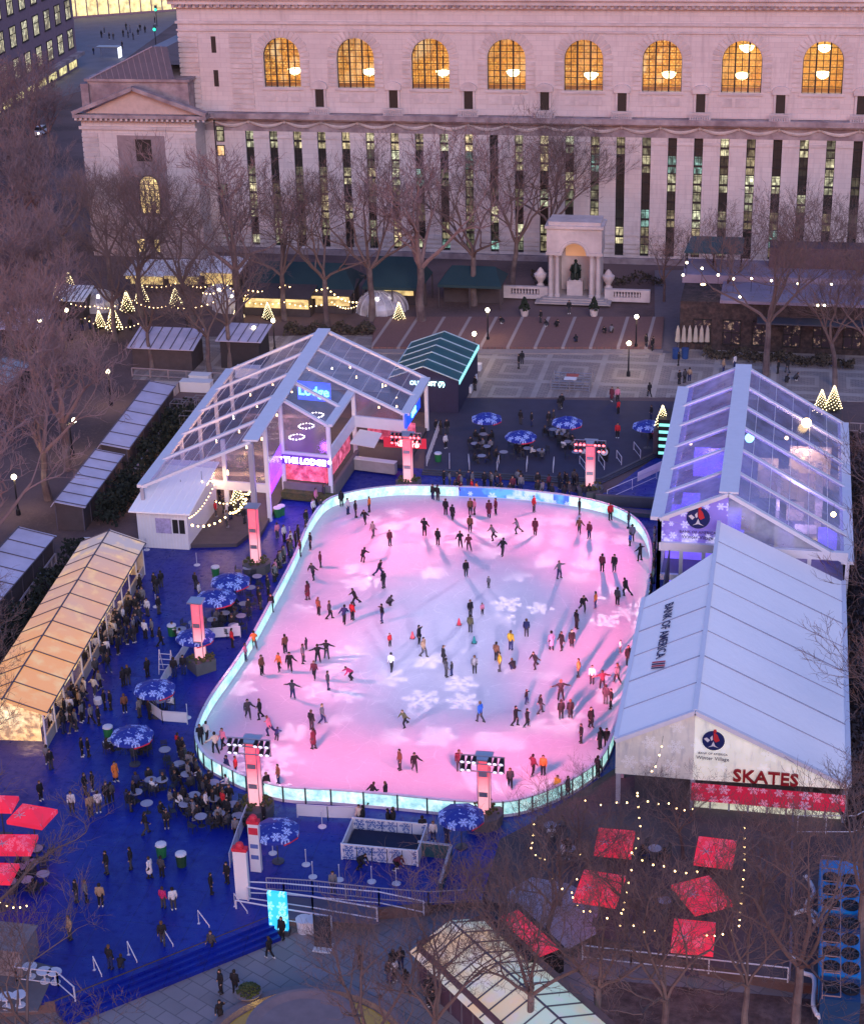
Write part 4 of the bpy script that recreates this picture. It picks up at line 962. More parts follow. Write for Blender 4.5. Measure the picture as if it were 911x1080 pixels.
cl = MB(); cl.poly([rr0, rr1, e1, e0]); cl.build('clear_roof', clear('violet_clear_vinyl', (.72, .68, .95), .30, .12, (.5, .46, .8)), ct)
pu = MB()
for i in range(n):
    for q in range(1, 6):
        u = q/6; t0_, t1_ = i/n, (i+1)/n; pu.tube([rr0.lerp(rr1, t0_).lerp(e0.lerp(e1, t0_), u), rr0.lerp(rr1, t1_).lerp(e0.lerp(e1, t1_), u)], .025, 4)
pu.build('purlins', m_frame, ct)
z1 = 4.9
fw = MB()
fw.beam(flat(fl)+V((0, 0, z1)), flat(e1)+V((0, 0, z1)), .4, .7); fw.beam(flat(fl)+V((0, 0, 2.2)), flat(e1)+V((0, 0, 2.2)), .3, .5)
for t in (0, .12, .24, .36, .6, .8, 1):
    p = flat(fl).lerp(flat(e1), t); fw.beam(p, p+V((0, 0, z1 if 0 < t < 1 else (fl.z if t == 0 else e1.z))), .3, .3)
for i in range(7):
    p = flat(l0).lerp(flat(fl), i/6); fw.beam(p, p+V((0, 0, fl.z)), .3, .3)
fw.beam(flat(l0)+V((0, 0, z1)), flat(fl)+V((0, 0, z1)), .4, .6); fw.beam(flat(fl)+V((0, 0, fl.z)), V((e1.x, fl.y, e1.z)), .01, .01)
fw.beam(fl, rr1, .5, .3); fw.beam(rr1, e1, .5, .3); fw.build('wall_frame', m_frame, ct)
def g_snow(nt, c, b):
    v = wpos(nt); x, y, z = xyz(nt, v); fk = flakes(nt, x/.9+.3, z/.9, .75, .55); n = noise(nt, v, .8, 5, .7); low = ((z-5.4)*-.9+1.2).f('MAXIMUM', 0.0)*((n-.45)*6).f('MAXIMUM', 0.0)
    nt.links.new((fk*.5+low*.35+.25).f('MINIMUM', 1.0).s, b.inputs['Emission Strength']); return mixc(nt, (fk+low).f('MINIMUM', 1.0), (.16, .11, .62), (.75, .72, 1))
m_snowgable = glow('violet_snowflake_gable', (.3, .25, .9), .6, fn=g_snow)
mb = MB(); o = V((0, .15, 0)); mb.poly([flat(fl)+o+V((0, 0, z1+.3)), V((rr1.x, fl.y+.15, z1+.3)), rr1+o, fl+o]); mb.build('gable_left', m_snowgable, ct)
mb = MB(); mb.poly([V((rr1.x, fl.y+.15, z1+.3)), flat(e1)+o+V((0, 0, z1-.2)), e1+o, rr1+o]); mb.build('gable_right', clear('frosted_gable', (.7, .75, .85), .5, .1, (.55, .62, .72)), ct)
m_violet = glow('violet_room_light', (.22, .14, 1), .9, .5, .5)
mb = MB(); mb.bb(fl.x+.3, rr1.x+1, fl.y+3.0, fl.y+3.1, .3, 7.2); mb.build('violet_partition', m_violet, ct)
m_floorv = mat('pavilion_floor', (.20, .17, .26), .6, var=.4, scale=.6)
mb = MB(); mb.bb(fl.x+.2, e1.x-.2, fl.y+.3, l0.y, 2.0, 2.4); mb.build('upper_floor', m_floorv, ct)
m_part = mat('cream_partition', (.55, .45, .36), .7, emit=(1, .7, .5), es=.12)
mb = MB()
W = e1.x-fl.x; D = l0.y-fl.y
for (u, v_, du, dv, h) in ((.62, .55, .22, .02, 2.6), (.62, .3, .02, .5, 2.6), (.8, .75, .25, .02, 2.4), (.45, .35, .1, .12, 1.2), (.72, .42, .1, .06, 1.0), (.85, .5, .04, .3, 2.4), (.55, .7, .12, .1, 1.2), (.78, .25, .12, .06, 1.2)):
    mb.box((fl.x+u*W, fl.y+v_*D, 2.4+h/2), (du*W, dv*D, h))
mb.build('room_partitions', m_part, ct)
mb = MB()
for (u, v_, du, dv, h) in ((.12, .3, .1, .3, 1.3), (.3, .15, .12, .1, 1.4), (.42, .12, .05, .06, 2.2), (.9, .2, .1, .08, 1.6), (.2, .7, .2, .05, 2.2)):
    mb.box((fl.x+u*W, fl.y+v_*D, 2.4+h/2), (du*W, dv*D, h))
mb.build('violet_lit_counters', m_violet, ct)
for i, (x, y, r, m) in enumerate(((850, 446, .46, m_bulb), (790, 462, .42, m_bulbt), (829, 462, .18, m_bulb), (850, 478, .2, m_bulb), (840, 476, .14, m_bulb), (888, 543, .22, m_bulb), (728, 468, .14, m_bulb))):
    p = G(x, y, 6.6); p.x = min(p.x, e1.x-1.2)
    bulb_thing('globe_lamp', '%s globe lamp inside the violet pavilion' % ['largest warm', 'teal', 'upper middle warm', 'lower middle warm', 'smaller lower warm', 'lowest right warm', 'faint left'][i], 'lamp', p, r, m, 'globe lamps in the pavilion', .9)
# round emblem used on both gables
def emblem(parent, c, r, sub):
    X, Y_, Z = V((1, 0, 0)), V((0, -1, 0)), V((0, 0, 1))
    disc = MB(); disc.add([c+X*r*math.cos(2*PI*k/24)+Z*r*math.sin(2*PI*k/24) for k in range(24)], [tuple(range(24))]); disc.build('emblem_disc', mat('emblem_navy', (.01, .02, .12), .6), parent)
    o1 = Y_*.03; mb = MB()
    mb.poly([c+o1+X*r*a+Z*r*b2 for a, b2 in ((0, .95), (.35, .6), (.55, .05), (.2, -.15), (0, .1))]); mb.poly([c+o1+X*r*a+Z*r*b2 for a, b2 in ((-.02, .75), (-.02, 1.15), (.2, 1.2), (.28, .9))])
    mb.build('emblem_red', mat('emblem_red', (.6, .03, .04), .6), parent)
    mb = MB(); 
    mb.poly([c+o1*1.2+X*r*a+Z*r*b2 for a, b2 in ((0, -.05), (.18, -.5), (.5, -.7), (.0, -.55), (-.5, -.7), (-.18, -.5))]); mb.poly([c+o1*1.1+X*r*a+Z*r*b2 for a, b2 in ((-.85, .15), (-.6, .3), (-.3, .05), (-.5, -.2))]); mb.poly([c+o1*1.1+X*r*a+Z*r*b2 for a, b2 in ((-.3, .3), (-.1, .55), (-.05, .1), (-.2, .0))])
    mb.build('emblem_white', m_white, parent)
    for i, (tx, s_) in enumerate(sub): text(tx, r*s_, 'emblem_lettering', mat('emblem_ink', (.05, .03, .10), .6), parent, c+V((0, -.03, -r*(1.35+.48*i))), (1, 0, 0), (0, 0, 1), .01)
emblem(ct, V((AY(736, 546, fl.y).x, fl.y-.06, AY(736, 546, fl.y).z)), .92, [('BANK OF AMERICA', .36), ('Winter Village', .46)])
# glowing teal kiosk strip and corner tree lights beside the pavilion
kt = thing('teal_lit_stair', 'dark stair box striped with teal lit slats beside the pavilion', 'kiosk', G(708, 470))
p = G(706, 478); mb = MB(); mb.box(p+V((0, 0, 2.0)), (2.2, 3.0, 4.0)); mb.build('box', m_black, kt)
for i in range(5):
    mb = MB(); mb.box(p+V((0, -1.55, .6+i*.72)), (2.0, .08, .26)); mb.build('lit_slat', glow('teal_slat', (.25, .85, .7), 1.2), kt)

# white skate tent
Wl1 = G(649, 779, 5.0); zl = 5.0; Y1 = Wl1.y
zrr = 2.8; Wr1 = AY(895, 828, Y1); zrr = Wr1.z; 
rpk = AY(733, 749, Y1); zrg = rpk.z
print('WHITE', Wl1, Wr1, rpk)
Y0 = fl.y-.6
wt = thing('skate_tent', 'big white fabric tent with a SKATES gable beside the rink', 'tent', flat((Wl1+Wr1)/2))
LW1, RW1, PK1 = Wl1, Wr1, rpk
Ym = AY(733, 645, 0).y if 0 else G(690, 632, zl).y
LW0 = V((LW1.x, Ym+0, zl)); PK0 = V((PK1.x, Y0, zrg)); RW0 = V((RW1.x, Y0, zrr))
LWx = V((LW1.x, Ym, zl)); PKm = V((PK1.x, Ym, zrg))
mb = MB()
mb.slab([PK1, PK0, RW0, RW1], .08)
hip = V((PK1.x, Ym+(Y0-Ym)*.35, zrg)); mb.slab([LW1, LWx, V((PK1.x-.01, Ym+3.6, zrg)), PK1], .08)
mb.build('roof', m_fab, wt)
mb = MB(); seam = mat('tent_seam', (.34, .34, .42), .6)
for i in range(1, 8):
    y = Y1+(Y0-Y1)*i/8; mb.beam(V((PK1.x, y, zrg+.03)), V((RW1.x, y, zrr+.03)), .05 if i % 2 else .10, .05)
    if y < Ym: mb.beam(V((PK1.x, y, zrg+.03)), V((LW1.x, y, zl+.03)), .05 if i % 2 else .10, .05)
mb.build('roof_seams', seam, wt)
mb = MB(); mb.beam(PK1+V((0, -.1, -.08)), LW1+V((0, -.1, -.08)), .3, .3); mb.beam(PK1+V((0, -.1, -.08)), RW1+V((0, -.1, -.08)), .3, .3); mb.beam(RW1, RW0, .3, .3); mb.beam(LW1, LWx, .3, .3); mb.beam(PK1+V((0, 0, .04)), PK0+V((0, 0, .04)), .3, .06)
mb.build('eave_trim', m_frame, wt)
zg = AY(650, 817, Y1).z; zg2 = AY(728, 826, Y1).z
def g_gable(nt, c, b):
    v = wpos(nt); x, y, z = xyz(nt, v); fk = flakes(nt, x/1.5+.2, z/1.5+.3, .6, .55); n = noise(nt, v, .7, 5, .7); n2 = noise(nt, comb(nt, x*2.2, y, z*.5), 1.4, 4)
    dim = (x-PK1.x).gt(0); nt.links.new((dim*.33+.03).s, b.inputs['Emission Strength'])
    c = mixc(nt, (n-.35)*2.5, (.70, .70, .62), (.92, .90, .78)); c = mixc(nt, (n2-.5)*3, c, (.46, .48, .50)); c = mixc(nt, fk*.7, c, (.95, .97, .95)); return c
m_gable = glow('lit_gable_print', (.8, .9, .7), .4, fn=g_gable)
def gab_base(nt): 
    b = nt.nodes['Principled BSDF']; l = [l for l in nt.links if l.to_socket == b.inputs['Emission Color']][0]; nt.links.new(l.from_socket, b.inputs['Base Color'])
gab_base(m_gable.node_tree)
for (u, v_, e_, c_) in ((.2, .3, 700, (.25, .2, 1)), (.2, .75, 500, (.4, .3, 1)), (.7, .3, 700, (.6, .5, 1)), (.75, .7, 800, (1, .7, .5))): room_light((fl.x+u*W, fl.y+v_*D, 5.6), e_, c_)
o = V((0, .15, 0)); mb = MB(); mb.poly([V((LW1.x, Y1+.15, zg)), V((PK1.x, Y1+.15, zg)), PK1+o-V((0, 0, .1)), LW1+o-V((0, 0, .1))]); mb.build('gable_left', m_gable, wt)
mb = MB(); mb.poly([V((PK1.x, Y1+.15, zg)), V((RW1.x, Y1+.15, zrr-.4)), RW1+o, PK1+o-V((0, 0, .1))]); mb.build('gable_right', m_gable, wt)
def g_redban(nt, c, b):
    v = wpos(nt); x, y, z = xyz(nt, v); fk = flakes(nt, x/.85, z/.85+.2, .8, .6); w_, _ = white(nt, comb(nt, (x/.85).f('FLOOR'), 0.0, 1.0)); c = mixc(nt, w_, (.9, .35, .45), (.75, .82, 1)); return mixc(nt, fk, (.62, .015, .06), c)
m_redban = mat('red_snowflake_banner', fn=g_redban, rough=.6, emit=(.8, .02, .08), es=.25)
bx0, bx1 = AY(729, 830, Y1).x, AY(891, 845, Y1).x; zb1 = zg-.05; zb0 = AY(800, 850, Y1).z
mb = MB(); mb.bb(bx0, bx1, Y1-.15, Y1-.05, max(.9, zg-1.55), zg-.1); mb.build('banner', m_redban, wt)
mb = MB(); mb.bb(bx0, bx1, Y1+.5, Y1+.6, .0, max(.9, zg-1.5)); mb.build('lit_windows', glow('pale_lit_windows', (.75, .8, .6), .55, .5, 1.5), wt)
mb = MB()
for i in range(9): x = bx0+(bx1-bx0)*i/8; mb.bb(x-.06, x+.06, Y1+.35, Y1+.48, 0, max(.9, zg-1.5))
for x in (LW1.x+.2, PK1.x, RW1.x-.2): mb.bb(x-.15, x+.15, Y1+.1, Y1+.34, 0, zg)
for i in range(1, 7): mb.bb(LW1.x+.05, LW1.x+.3, Y1+(Ym-Y1)*i/6-.12, Y1+(Ym-Y1)*i/6+.12, 0, zl)
mb.build('posts', m_frameg, wt)
mb = MB(); mb.bb(LW1.x+1.2, LW1.x+1.3, Y1+1, Y0, 0, zl-.2); mb.bb(LW1.x+1.3, PK1.x, Y1+1.0, Y1+1.1, 0, zg); mb.bb(RW1.x-.15, RW1.x-.05, Y1+.5, Y0, 0, zrr); mb.build('inner_wall', m_dkgrey, wt)
c = AY(752, 781, Y1); emblem(wt, V((c.x, Y1-.02, c.z)), .72, [('BANK OF AMERICA', .3), ('Winter Village', .5)])
c = AY(807, 819, Y1); cxx = c.x; text('SKATES', 1.25, 'skates_lettering', mat('dark_red_letters', (.35, .01, .02), .5), wt, V((cxx, Y1-.1, AY(cxx and 805, 820, Y1).z)), (1, 0, 0), (0, 0, 1), .08, .02)
# lettering running down the left roof slope
xdv = (G(697, 700, 6.0)-G(706, 642, 6.0)); slope = (PK1-LW1).normalized(); c = LW1.lerp(PK1, .42); yb0 = G(706, 640, c.z).y; yb1 = G(697, 692, c.z).y
nrm = slope.cross(V((0, 1, 0))).normalized(); nrm = nrm if nrm.z > 0 else -nrm
text('BANK OF AMERICA', .98, 'roof_lettering', mat('navy_letters', (.02, .02, .09), .6), wt, V((c.x, (yb0+yb1)/2, c.z))+nrm*.09, (0, -1, 0), slope, .01, .015)
mb = MB()
for i in range(4):
    y = yb1-.62-i*.28; q = V((c.x, y, c.z))+nrm*.1; mb.poly([q+slope*-.55, q+slope*-.55+V((0, -.2, 0)), q+slope*.5+V((0, -.75, 0)), q+slope*.5+V((0, -.55, 0))], 0 if i % 2 else 1)
mb.build('flag_mark', [mat('navy_letters'), mat('logo_red', (.6, .02, .05), .5)], wt)

# ------------------------------------------------------------------ market huts
m_glassroof = clear('kiosk_clear_roof', (.62, .60, .85), .62, .12, (.50, .46, .70))
m_lilac = mat('lilac_polycarbonate', (.56, .53, .66), .3, var=.3, scale=.6)
m_dkwood = mat('dark_stained_wood', (.07, .055, .06), .8, var=.3); m_bar2 = mat('kiosk_bars', (.10, .09, .12), .5)
def row(name, label, cat, e1, e2, w, ze, zr, nseg, roofm, wallm, litm=None, side=-1, ridge=.5, z=0.0, open_=False, barw=.07, group=None):
    "hut row: e1,e2 near and far ground points of the eave side facing right; the hut extends to the left"
    a = V(e1); b2 = V(e2); d = (b2-a).normalized(); s = V((-d.y, d.x, 0)); s = s if s.x*side > 0 else -s
    t = thing(name, label, cat, a, group); Z = lambda q: V((0, 0, q+z))
    r0_, r1_ = a+s*w*ridge, b2+s*w*ridge; c, e = a+s*w, b2+s*w; ov = .35
    mb = MB(); mb.slab([a-s*ov-d*.3+Z(ze), b2-s*ov+d*.3+Z(ze), r1_+d*.3+Z(zr), r0_-d*.3+Z(zr)], .05)
    if ridge < 1: mb.slab([c+s*ov-d*.3+Z(ze), e+s*ov+d*.3+Z(ze), r1_+d*.3+Z(zr), r0_-d*.3+Z(zr)], .05)
    mb.build('roof', roofm, t)
    mb = MB()
    for i in range(nseg+1):
        f = i/nseg; mb.beam(a.lerp(b2, f)-s*ov+Z(ze+.05), r0_.lerp(r1_, f)+Z(zr+.05), barw, .06)
        if ridge < 1: mb.beam(c.lerp(e, f)+s*ov+Z(ze+.05), r0_.lerp(r1_, f)+Z(zr+.05), barw, .06)
    mb.beam(r0_-d*.3+Z(zr+.05), r1_+d*.3+Z(zr+.05), barw*1.4, .08); mb.beam(a-s*ov+Z(ze+.04), b2-s*ov+Z(ze+.04), barw, .08)
    mb.build('roof_bars', m_bar2, t)
    mb = MB()
    if not open_: mb.prism([tuple(q.xy) for q in (a, b2, e, c)], z, ze+z-.05, cap=False)
    else:
        mb.prism([tuple(q.xy) for q in (c, e, e-s*.1, c-s*.1)], z, ze+z-.05)
        mb.prism([tuple(q.xy) for q in (a, b2, b2+s*.15, a+s*.15)], z, z+.9)
        mb.prism([tuple(q.xy) for q in (b2, e, e-d*.1, b2-d*.1)], z, ze+z-.05)
    for (p0, p1, pr) in ((a, c, r0_), (b2, e, r1_)): mb.poly([p0+Z(ze-.05), p1+Z(ze-.05), pr+Z(zr-.05)]) if not open_ else None
    mb.build('wall', wallm, t)
    mb = MB()
    for i in range(nseg+1):
        for q in (a, c): p = q+(b2-a)*i/nseg; mb.beam(p+Z(0), p+Z(ze), .1, .1)
    mb.build('posts', m_bar2 if not open_ else m_frame, t)
    if litm:
        if open_: mb = MB(); mb.poly([a+s*.3+d*.05+Z(.6), c-s*.3+d*.05+Z(.6), c-s*.3+d*.05+Z(ze-.1), r0_+d*.05+Z(zr-.15), a+s*.3+d*.05+Z(ze-.1)]); mb.build('lit_end', litm, t)
        for i in range(nseg):
            p0 = a.lerp(b2, (i+.12)/nseg)-s*.04; p1 = a.lerp(b2, (i+.88)/nseg)-s*.04
            if open_: p0 += s*.8; p1 += s*.8
            mb = MB(); mb.poly([p0+Z(.9), p1+Z(.9), p1+Z(ze-.25), p0+Z(ze-.25)]); mb.build('lit_opening', litm, t)
    return t
def g_booth(nt, c, b):
    v = wpos(nt); n = noise(nt, v, 1.8, 5, .75); n2 = noise(nt, v, .35); nt.links.new(((n-.42)*6).f('MAXIMUM', .03).s, b.inputs['Emission Strength']); return mixc(nt, (n2-.35)*3, (1, .50, .10), (.95, .90, .62))
m_booth = glow('warm_booth_light', (1, .7, .3), 1, fn=g_booth)
YK0, YK1 = G(48, 790).y, G(153, 606).y
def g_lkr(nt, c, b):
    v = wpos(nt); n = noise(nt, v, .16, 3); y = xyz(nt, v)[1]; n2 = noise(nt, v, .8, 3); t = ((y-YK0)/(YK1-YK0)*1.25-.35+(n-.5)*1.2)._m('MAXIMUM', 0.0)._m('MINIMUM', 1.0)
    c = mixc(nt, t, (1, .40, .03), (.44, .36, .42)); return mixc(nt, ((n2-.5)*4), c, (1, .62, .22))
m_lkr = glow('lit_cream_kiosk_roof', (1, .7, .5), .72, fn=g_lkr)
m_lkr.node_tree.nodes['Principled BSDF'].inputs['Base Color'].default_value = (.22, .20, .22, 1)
for f_ in (.1, .35, .6, .85): q_ = G(48, 790).lerp(G(153, 606), f_); room_light((q_.x-2.2, q_.y, 2.4), 200, (1, .6, .28))
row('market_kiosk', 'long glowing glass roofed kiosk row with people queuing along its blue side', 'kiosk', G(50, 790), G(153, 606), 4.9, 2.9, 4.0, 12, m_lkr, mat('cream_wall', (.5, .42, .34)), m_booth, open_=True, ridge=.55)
row('market_kiosk', 'lilac roofed kiosk row beside the lodge, the farther of two in line', 'kiosk', G(136, 497), G(184, 430), 2.5, 2.4, 2.9, 6, m_lilac, m_dkwood, None, ridge=.99)
row('market_kiosk', 'lilac roofed kiosk row beside the lodge, the nearer of two in line', 'kiosk', G(90, 560), G(130, 505), 2.5, 2.4, 2.9, 6, m_lilac, m_dkwood, None, ridge=.99)
row('market_kiosk', 'lilac roofed kiosk row at the left edge behind the glowing kiosk', 'kiosk', G(-60, 735), G(58, 593), 3.0, 2.4, 3.1, 10, m_lilac, m_dkwood, None, ridge=.99)
row('market_kiosk', 'small lilac roofed kiosk with a blue tint at the far left', 'kiosk', G(10, 432), G(34, 410), 3.2, 2.8, 3.5, 4, mat('tealish_roof', (.40, .48, .52), .4), m_dkwood, None, ridge=.9)
def hut(label, x0, x1, yb, d, ze, zr, wall, lit=None, roofm=None, n=6):
    a = G(x0, yb); b2 = G(x1, yb); b2.y = a.y; back = V((0, d, 0))
    t = thing('market_hut', label, 'kiosk', a, 'wooden market huts')
    mb = MB(); mb.slab([a+V((-.4, -.4, ze)), b2+V((.4, -.4, ze)), b2+back+V((.4, .4, zr)), a+back+V((-.4, .4, zr))], .08); mb.build('roof', roofm or m_lilac, t)
    mb = MB()
    for i in range(n+1): f = i/n; mb.beam(a.lerp(b2, f)+V((0, -.4, ze+.05)), a.lerp(b2, f)+back+V((0, .4, zr+.05)), .09, .06)
    mb.build('roof_bars', m_bar2, t)
    mb = MB(); mb.prism([tuple(q.xy) for q in (a, b2, b2+back, a+back)], 0, ze-.06); mb.build('wall', wall, t)
    if lit:
        mb = MB(); mb.poly([a+V((.5, -.05, .9)), b2+V((-.5, -.05, .9)), b2+V((-.5, -.05, ze-.4)), a+V((.5, -.05, ze-.4))]); mb.build('lit_opening', lit, t)
    return t
hut('lilac roofed market hut behind the row left of the lodge', 141, 206, 389, 4.0, 2.6, 3.6, m_dkwood, None)
hut('lilac roofed dark sided hut touching the lodge left peak', 234, 276, 388, 4.0, 3.3, 3.9, mat('near_black_wood', (.035, .03, .035), .8), None, n=4)
hut('lilac roofed hut at the far left under bare trees', 3, 46, 366, 4.0, 2.3, 3.4, m_dkwood, None, n=4)
hut('white canvas topped hut among trees below the pavilion wing', 60, 90, 335, 3.0, 2.3, 3.2, m_dkwood, None, m_fab)
def g_ylw(nt, c, b):
    v = wpos(nt); n = noise(nt, v, 1.0, 4, .7); nt.links.new(((n-.3)*3).f('MAXIMUM', .2).s, b.inputs['Emission Strength']); return mixc(nt, noise(nt, v, .3), (1, .62, .16), (1, .85, .45))
m_ylw = glow('yellow_booth_light', (1, .7, .25), 1, fn=g_ylw)
for i, (x0, x1, yb, ze) in enumerate(((138, 176, 307, 2.6), (178, 214, 307, 2.6), (216, 256, 307, 3.0), (258, 330, 332, 2.8), (332, 372, 330, 2.8))):
    a = G(x0, yb); b2 = G(x1, yb); b2.y = a.y; dz = 3.5
    t = thing('market_stall', '%s yellow lit market stall from the left, below the library wall' % NUM[i], 'market stall', a, 'yellow lit market stalls')
    mb = MB(); mb.bb(a.x, b2.x, a.y, a.y+dz, 0, ze-.6); mb.bb(a.x, b2.x, a.y+1.2, a.y+dz, ze-.6, ze+.2); mb.build('booth', m_dkwood, t)
    mb = MB(); mb.bb(a.x+.2, b2.x-.2, a.y-.06, a.y-.02, 1.0, ze-.7); mb.build('lit_counter', m_ylw, t)
    mb = MB(); mb.slab([V((a.x-.3, a.y-1.2, ze-.15)), V((b2.x+.3, a.y-1.2, ze-.15)), V((b2.x+.3, a.y+dz+.2, ze+.6)), V((a.x-.3, a.y+dz+.2, ze+.6))], .1); mb.build('awning', m_fab if i < 3 else m_dkwood, t)
    mb = MB(); mb.bb(a.x, b2.x, a.y-1.2, a.y-1.1, ze-.62, ze-.30); mb.build('lit_fascia', m_ylw, t)
def g_teal(nt, c, b):
    v = wpos(nt); n = noise(nt, v, .5, 4); return mixc(nt, n, (.01, .035, .045), (.025, .06, .07))
m_teal = mat('dark_teal_canvas', fn=g_teal, rough=.7)
def pav(label, x0, x1, yb, d, ze, zr, lit=True):
    a = G(x0, yb); b2 = G(x1, yb); b2.y = a.y; m_ = V(((a.x+b2.x)/2, 0, 0)); t = thing('canvas_pavilion', label, 'tent', a, 'dark canvas market pavilions')
    mb = MB(); ix = (b2.x-a.x)*.16
    A_, B_, C_, D_ = V((a.x, a.y, ze)), V((b2.x, a.y, ze)), V((b2.x, a.y+d, ze)), V((a.x, a.y+d, ze)); E_, F2 = V((a.x+ix, a.y+d*.55, zr)), V((b2.x-ix, a.y+d*.55, zr))
    mb.poly([A_, B_, F2, E_]); mb.poly([B_, C_, F2]); mb.poly([C_, D_, E_, F2]); mb.poly([D_, A_, E_]); mb.bb(a.x, b2.x, a.y-.02, a.y+.05, ze-.35, ze); mb.build('canopy', m_teal, t)
    mb = MB()
    for x in (a.x+.1, (a.x+b2.x)/2, b2.x-.1):
        mb.beam(V((x, a.y+.1, 0)), V((x, a.y+.1, ze)), .14, .14); mb.beam(V((x, a.y+d-.1, 0)), V((x, a.y+d-.1, ze)), .14, .14)
    mb.build('posts', m_dkwood, t)
    mb = MB(); mb.bb(a.x+.2, b2.x-.2, a.y+d*.5, a.y+d*.5+.1, 0, ze-.1); mb.build('back_screen', m_dkwood, t)
    if lit: mb = MB(); mb.bb(a.x+.6, b2.x-.6, a.y+d*.5-.06, a.y+d*.5-.02, ze-.75, ze-.55); mb.bb(a.x+1.5, b2.x-1.8, a.y+d*.5-.06, a.y+d*.5-.02, 1.2, 1.8); mb.build('light_strip', m_ylw, t)
    return t
pav('dark teal canvas pavilion hung with bulbs behind the lodge', 256, 378, 326, 6.5, 2.9, 5.2)
pav('dark teal steep canvas tent lit along its lower edge', 383, 447, 329, 7, 3.2, 6.0)
pav('low dark canvas tent left of the stone monument', 462, 530, 325, 5.5, 3.0, 4.6, False)
string('festoon bulbs across the dark teal pavilion', [(262, 305, 3.4), (300, 300, 3.4), (345, 303, 3.4), (376, 318, 3.4)], nb=8, r=.11)
string('festoon bulbs below the pavilion eave', [(245, 313, 2.6), (300, 318, 2.6), (350, 318, 2.6), (376, 322, 2.6)], nb=9, r=.08)
string('festoon bulbs over the far left stalls', [(150, 300, 3.6), (190, 296, 3.6), (225, 300, 3.6)], nb=8, r=.08)
string('scattered warm bulbs over the far left path', [(60, 312, 3.4), (100, 322, 3.4), (128, 318, 3.4)], nb=8, r=.07)
string('warm bulbs over the stalls near the pediment wing', [(140, 316, 3), (175, 322, 3), (225, 318, 3)], nb=8, r=.07)
string('warm bulbs beside the yellow stalls', [(214, 308, 3.6), (240, 300, 3.6), (262, 310, 3.6)], nb=7, r=.08)
string('small bulbs low between the igloos', [(90, 335, 1.5), (120, 342, 1.5), (150, 338, 1.5)], nb=7, r=.06)
m_iglo = clear('igloo_skin', (.8, .8, .85), .55, .15, (.75, .7, .75))
for i, (x, y, r) in enumerate(((245, 325, 2.4), (398, 328, 2.6), (412, 326, 2.2), (232, 318, 2.2), (105, 325, 2.4))):
    p = G(x, y); t = thing('dining_igloo', ['white dining igloo left of the dark teal pavilion', 'white dining igloo beneath the steep teal tent', 'smaller white dining igloo right beside another', 'white igloo behind a bare trunk, left of another', 'white igloo at the left among the trees'][i], 'igloo', p, 'dining igloos')
    mb = MB(); mb.lathe([(r*math.cos(a), r*math.sin(a)) for a in [PI/2*k/6 for k in range(7)]], p, 14); mb.build('dome', m_iglo, t)
    mb = MB()
    for k in range(7): a = PI*k/7; mb.tube([p+V((r*1.01*math.cos(b_)*math.cos(a), r*1.01*math.cos(b_)*math.sin(a), r*1.01*math.sin(b_))) for b_ in [PI*q/10 for q in range(11)]], .04, 4)
    mb.build('ribs', m_white, t)
    mb = MB(); mb.ball(p+V((0, 0, 1.5)), .28, 8); mb.build('lamp', m_bulbw, t)
# small lit christmas trees
xt = [(150, 320, 2.8, 0), (135, 330, 2.8, 0), (121, 350, 3.2, 0), (186, 323, 2.5, 0), (252, 336, 2.2, 0), (283, 337, 2.2, 0), (264, 312, 2.2, 0), (421, 338, 2.3, 0), (75, 315, 3.4, 0), (62, 318, 2.4, 0), (698, 452, 2.4, 2.6), (865, 437, 2.6, 2.0), (878, 433, 2.6, 2.6), (106, 346, 2.2, 0), (252, 540, 2.8, .36)]
def xmas(h):
    t = thing('lit_christmas_tree', 'x', 'christmas tree', (0, 0, 0), 'small lit christmas trees')
    mb = MB(); mb.lathe([(h*.28, .25), (h*.3, .35), (h*.02, h)], (0, 0, 0), 10); mb.build('crown', mat('fir_green', (.06, .06, .03), .9), t)
    mb = MB(); mb.lathe([(.12, 0), (.1, .3)], (0, 0, 0), 6); mb.build('stand', m_dkwood, t)
    mb = MB()
    for k in range(110):
        f = k/110; z = .3+f*(h-.3); r = h*.31*(1-f)+.04; a = k*2.4; mb.ball((r*math.cos(a), r*math.sin(a), z), .05, 4)
    o = mb.build('bulbs', glow('tree_bulbs', (1, .80, .45), 5), t); o['kind'] = 'stuff'; return t
X0 = xmas(2.6); 
lbl = ['under the left pavilion of the library', 'left of the yellow stalls', 'in the left grove below the stalls', 'between the yellow stalls', 'in front of the left igloo', 'left of the dark teal pavilion front', 'behind the left igloo', 'under the steep teal tent front edge', 'tallest at the far left grove', 'left of the tallest tree in the grove', 'on the teal striped stair box', 'left of two on the terrace behind the violet pavilion', 'right of two on the terrace behind the violet pavilion', 'by the path in the left grove', 'on the lodge front deck']
for i, (x, y, h, z) in enumerate(xt):
    o = X0 if i == 0 else dup(X0, (0, 0, 0)); o.location = G(x, y, z); o.scale = [h/2.6]*3; o['label'] = 'small lit christmas tree '+lbl[i]
    if z > 1: 
        mb = MB(); p = o.location; mb.box((p.x, p.y, z/2), (1.6, 1.6, z-.01)); q = mb.build('tree_stand_box', m_dkgrey, off=(p.x, p.y, 0)); tag(q, 'dark box under the lit tree '+lbl[i].replace(' on the terrace behind the violet pavilion', ' behind the pavilion'), 'plinth')
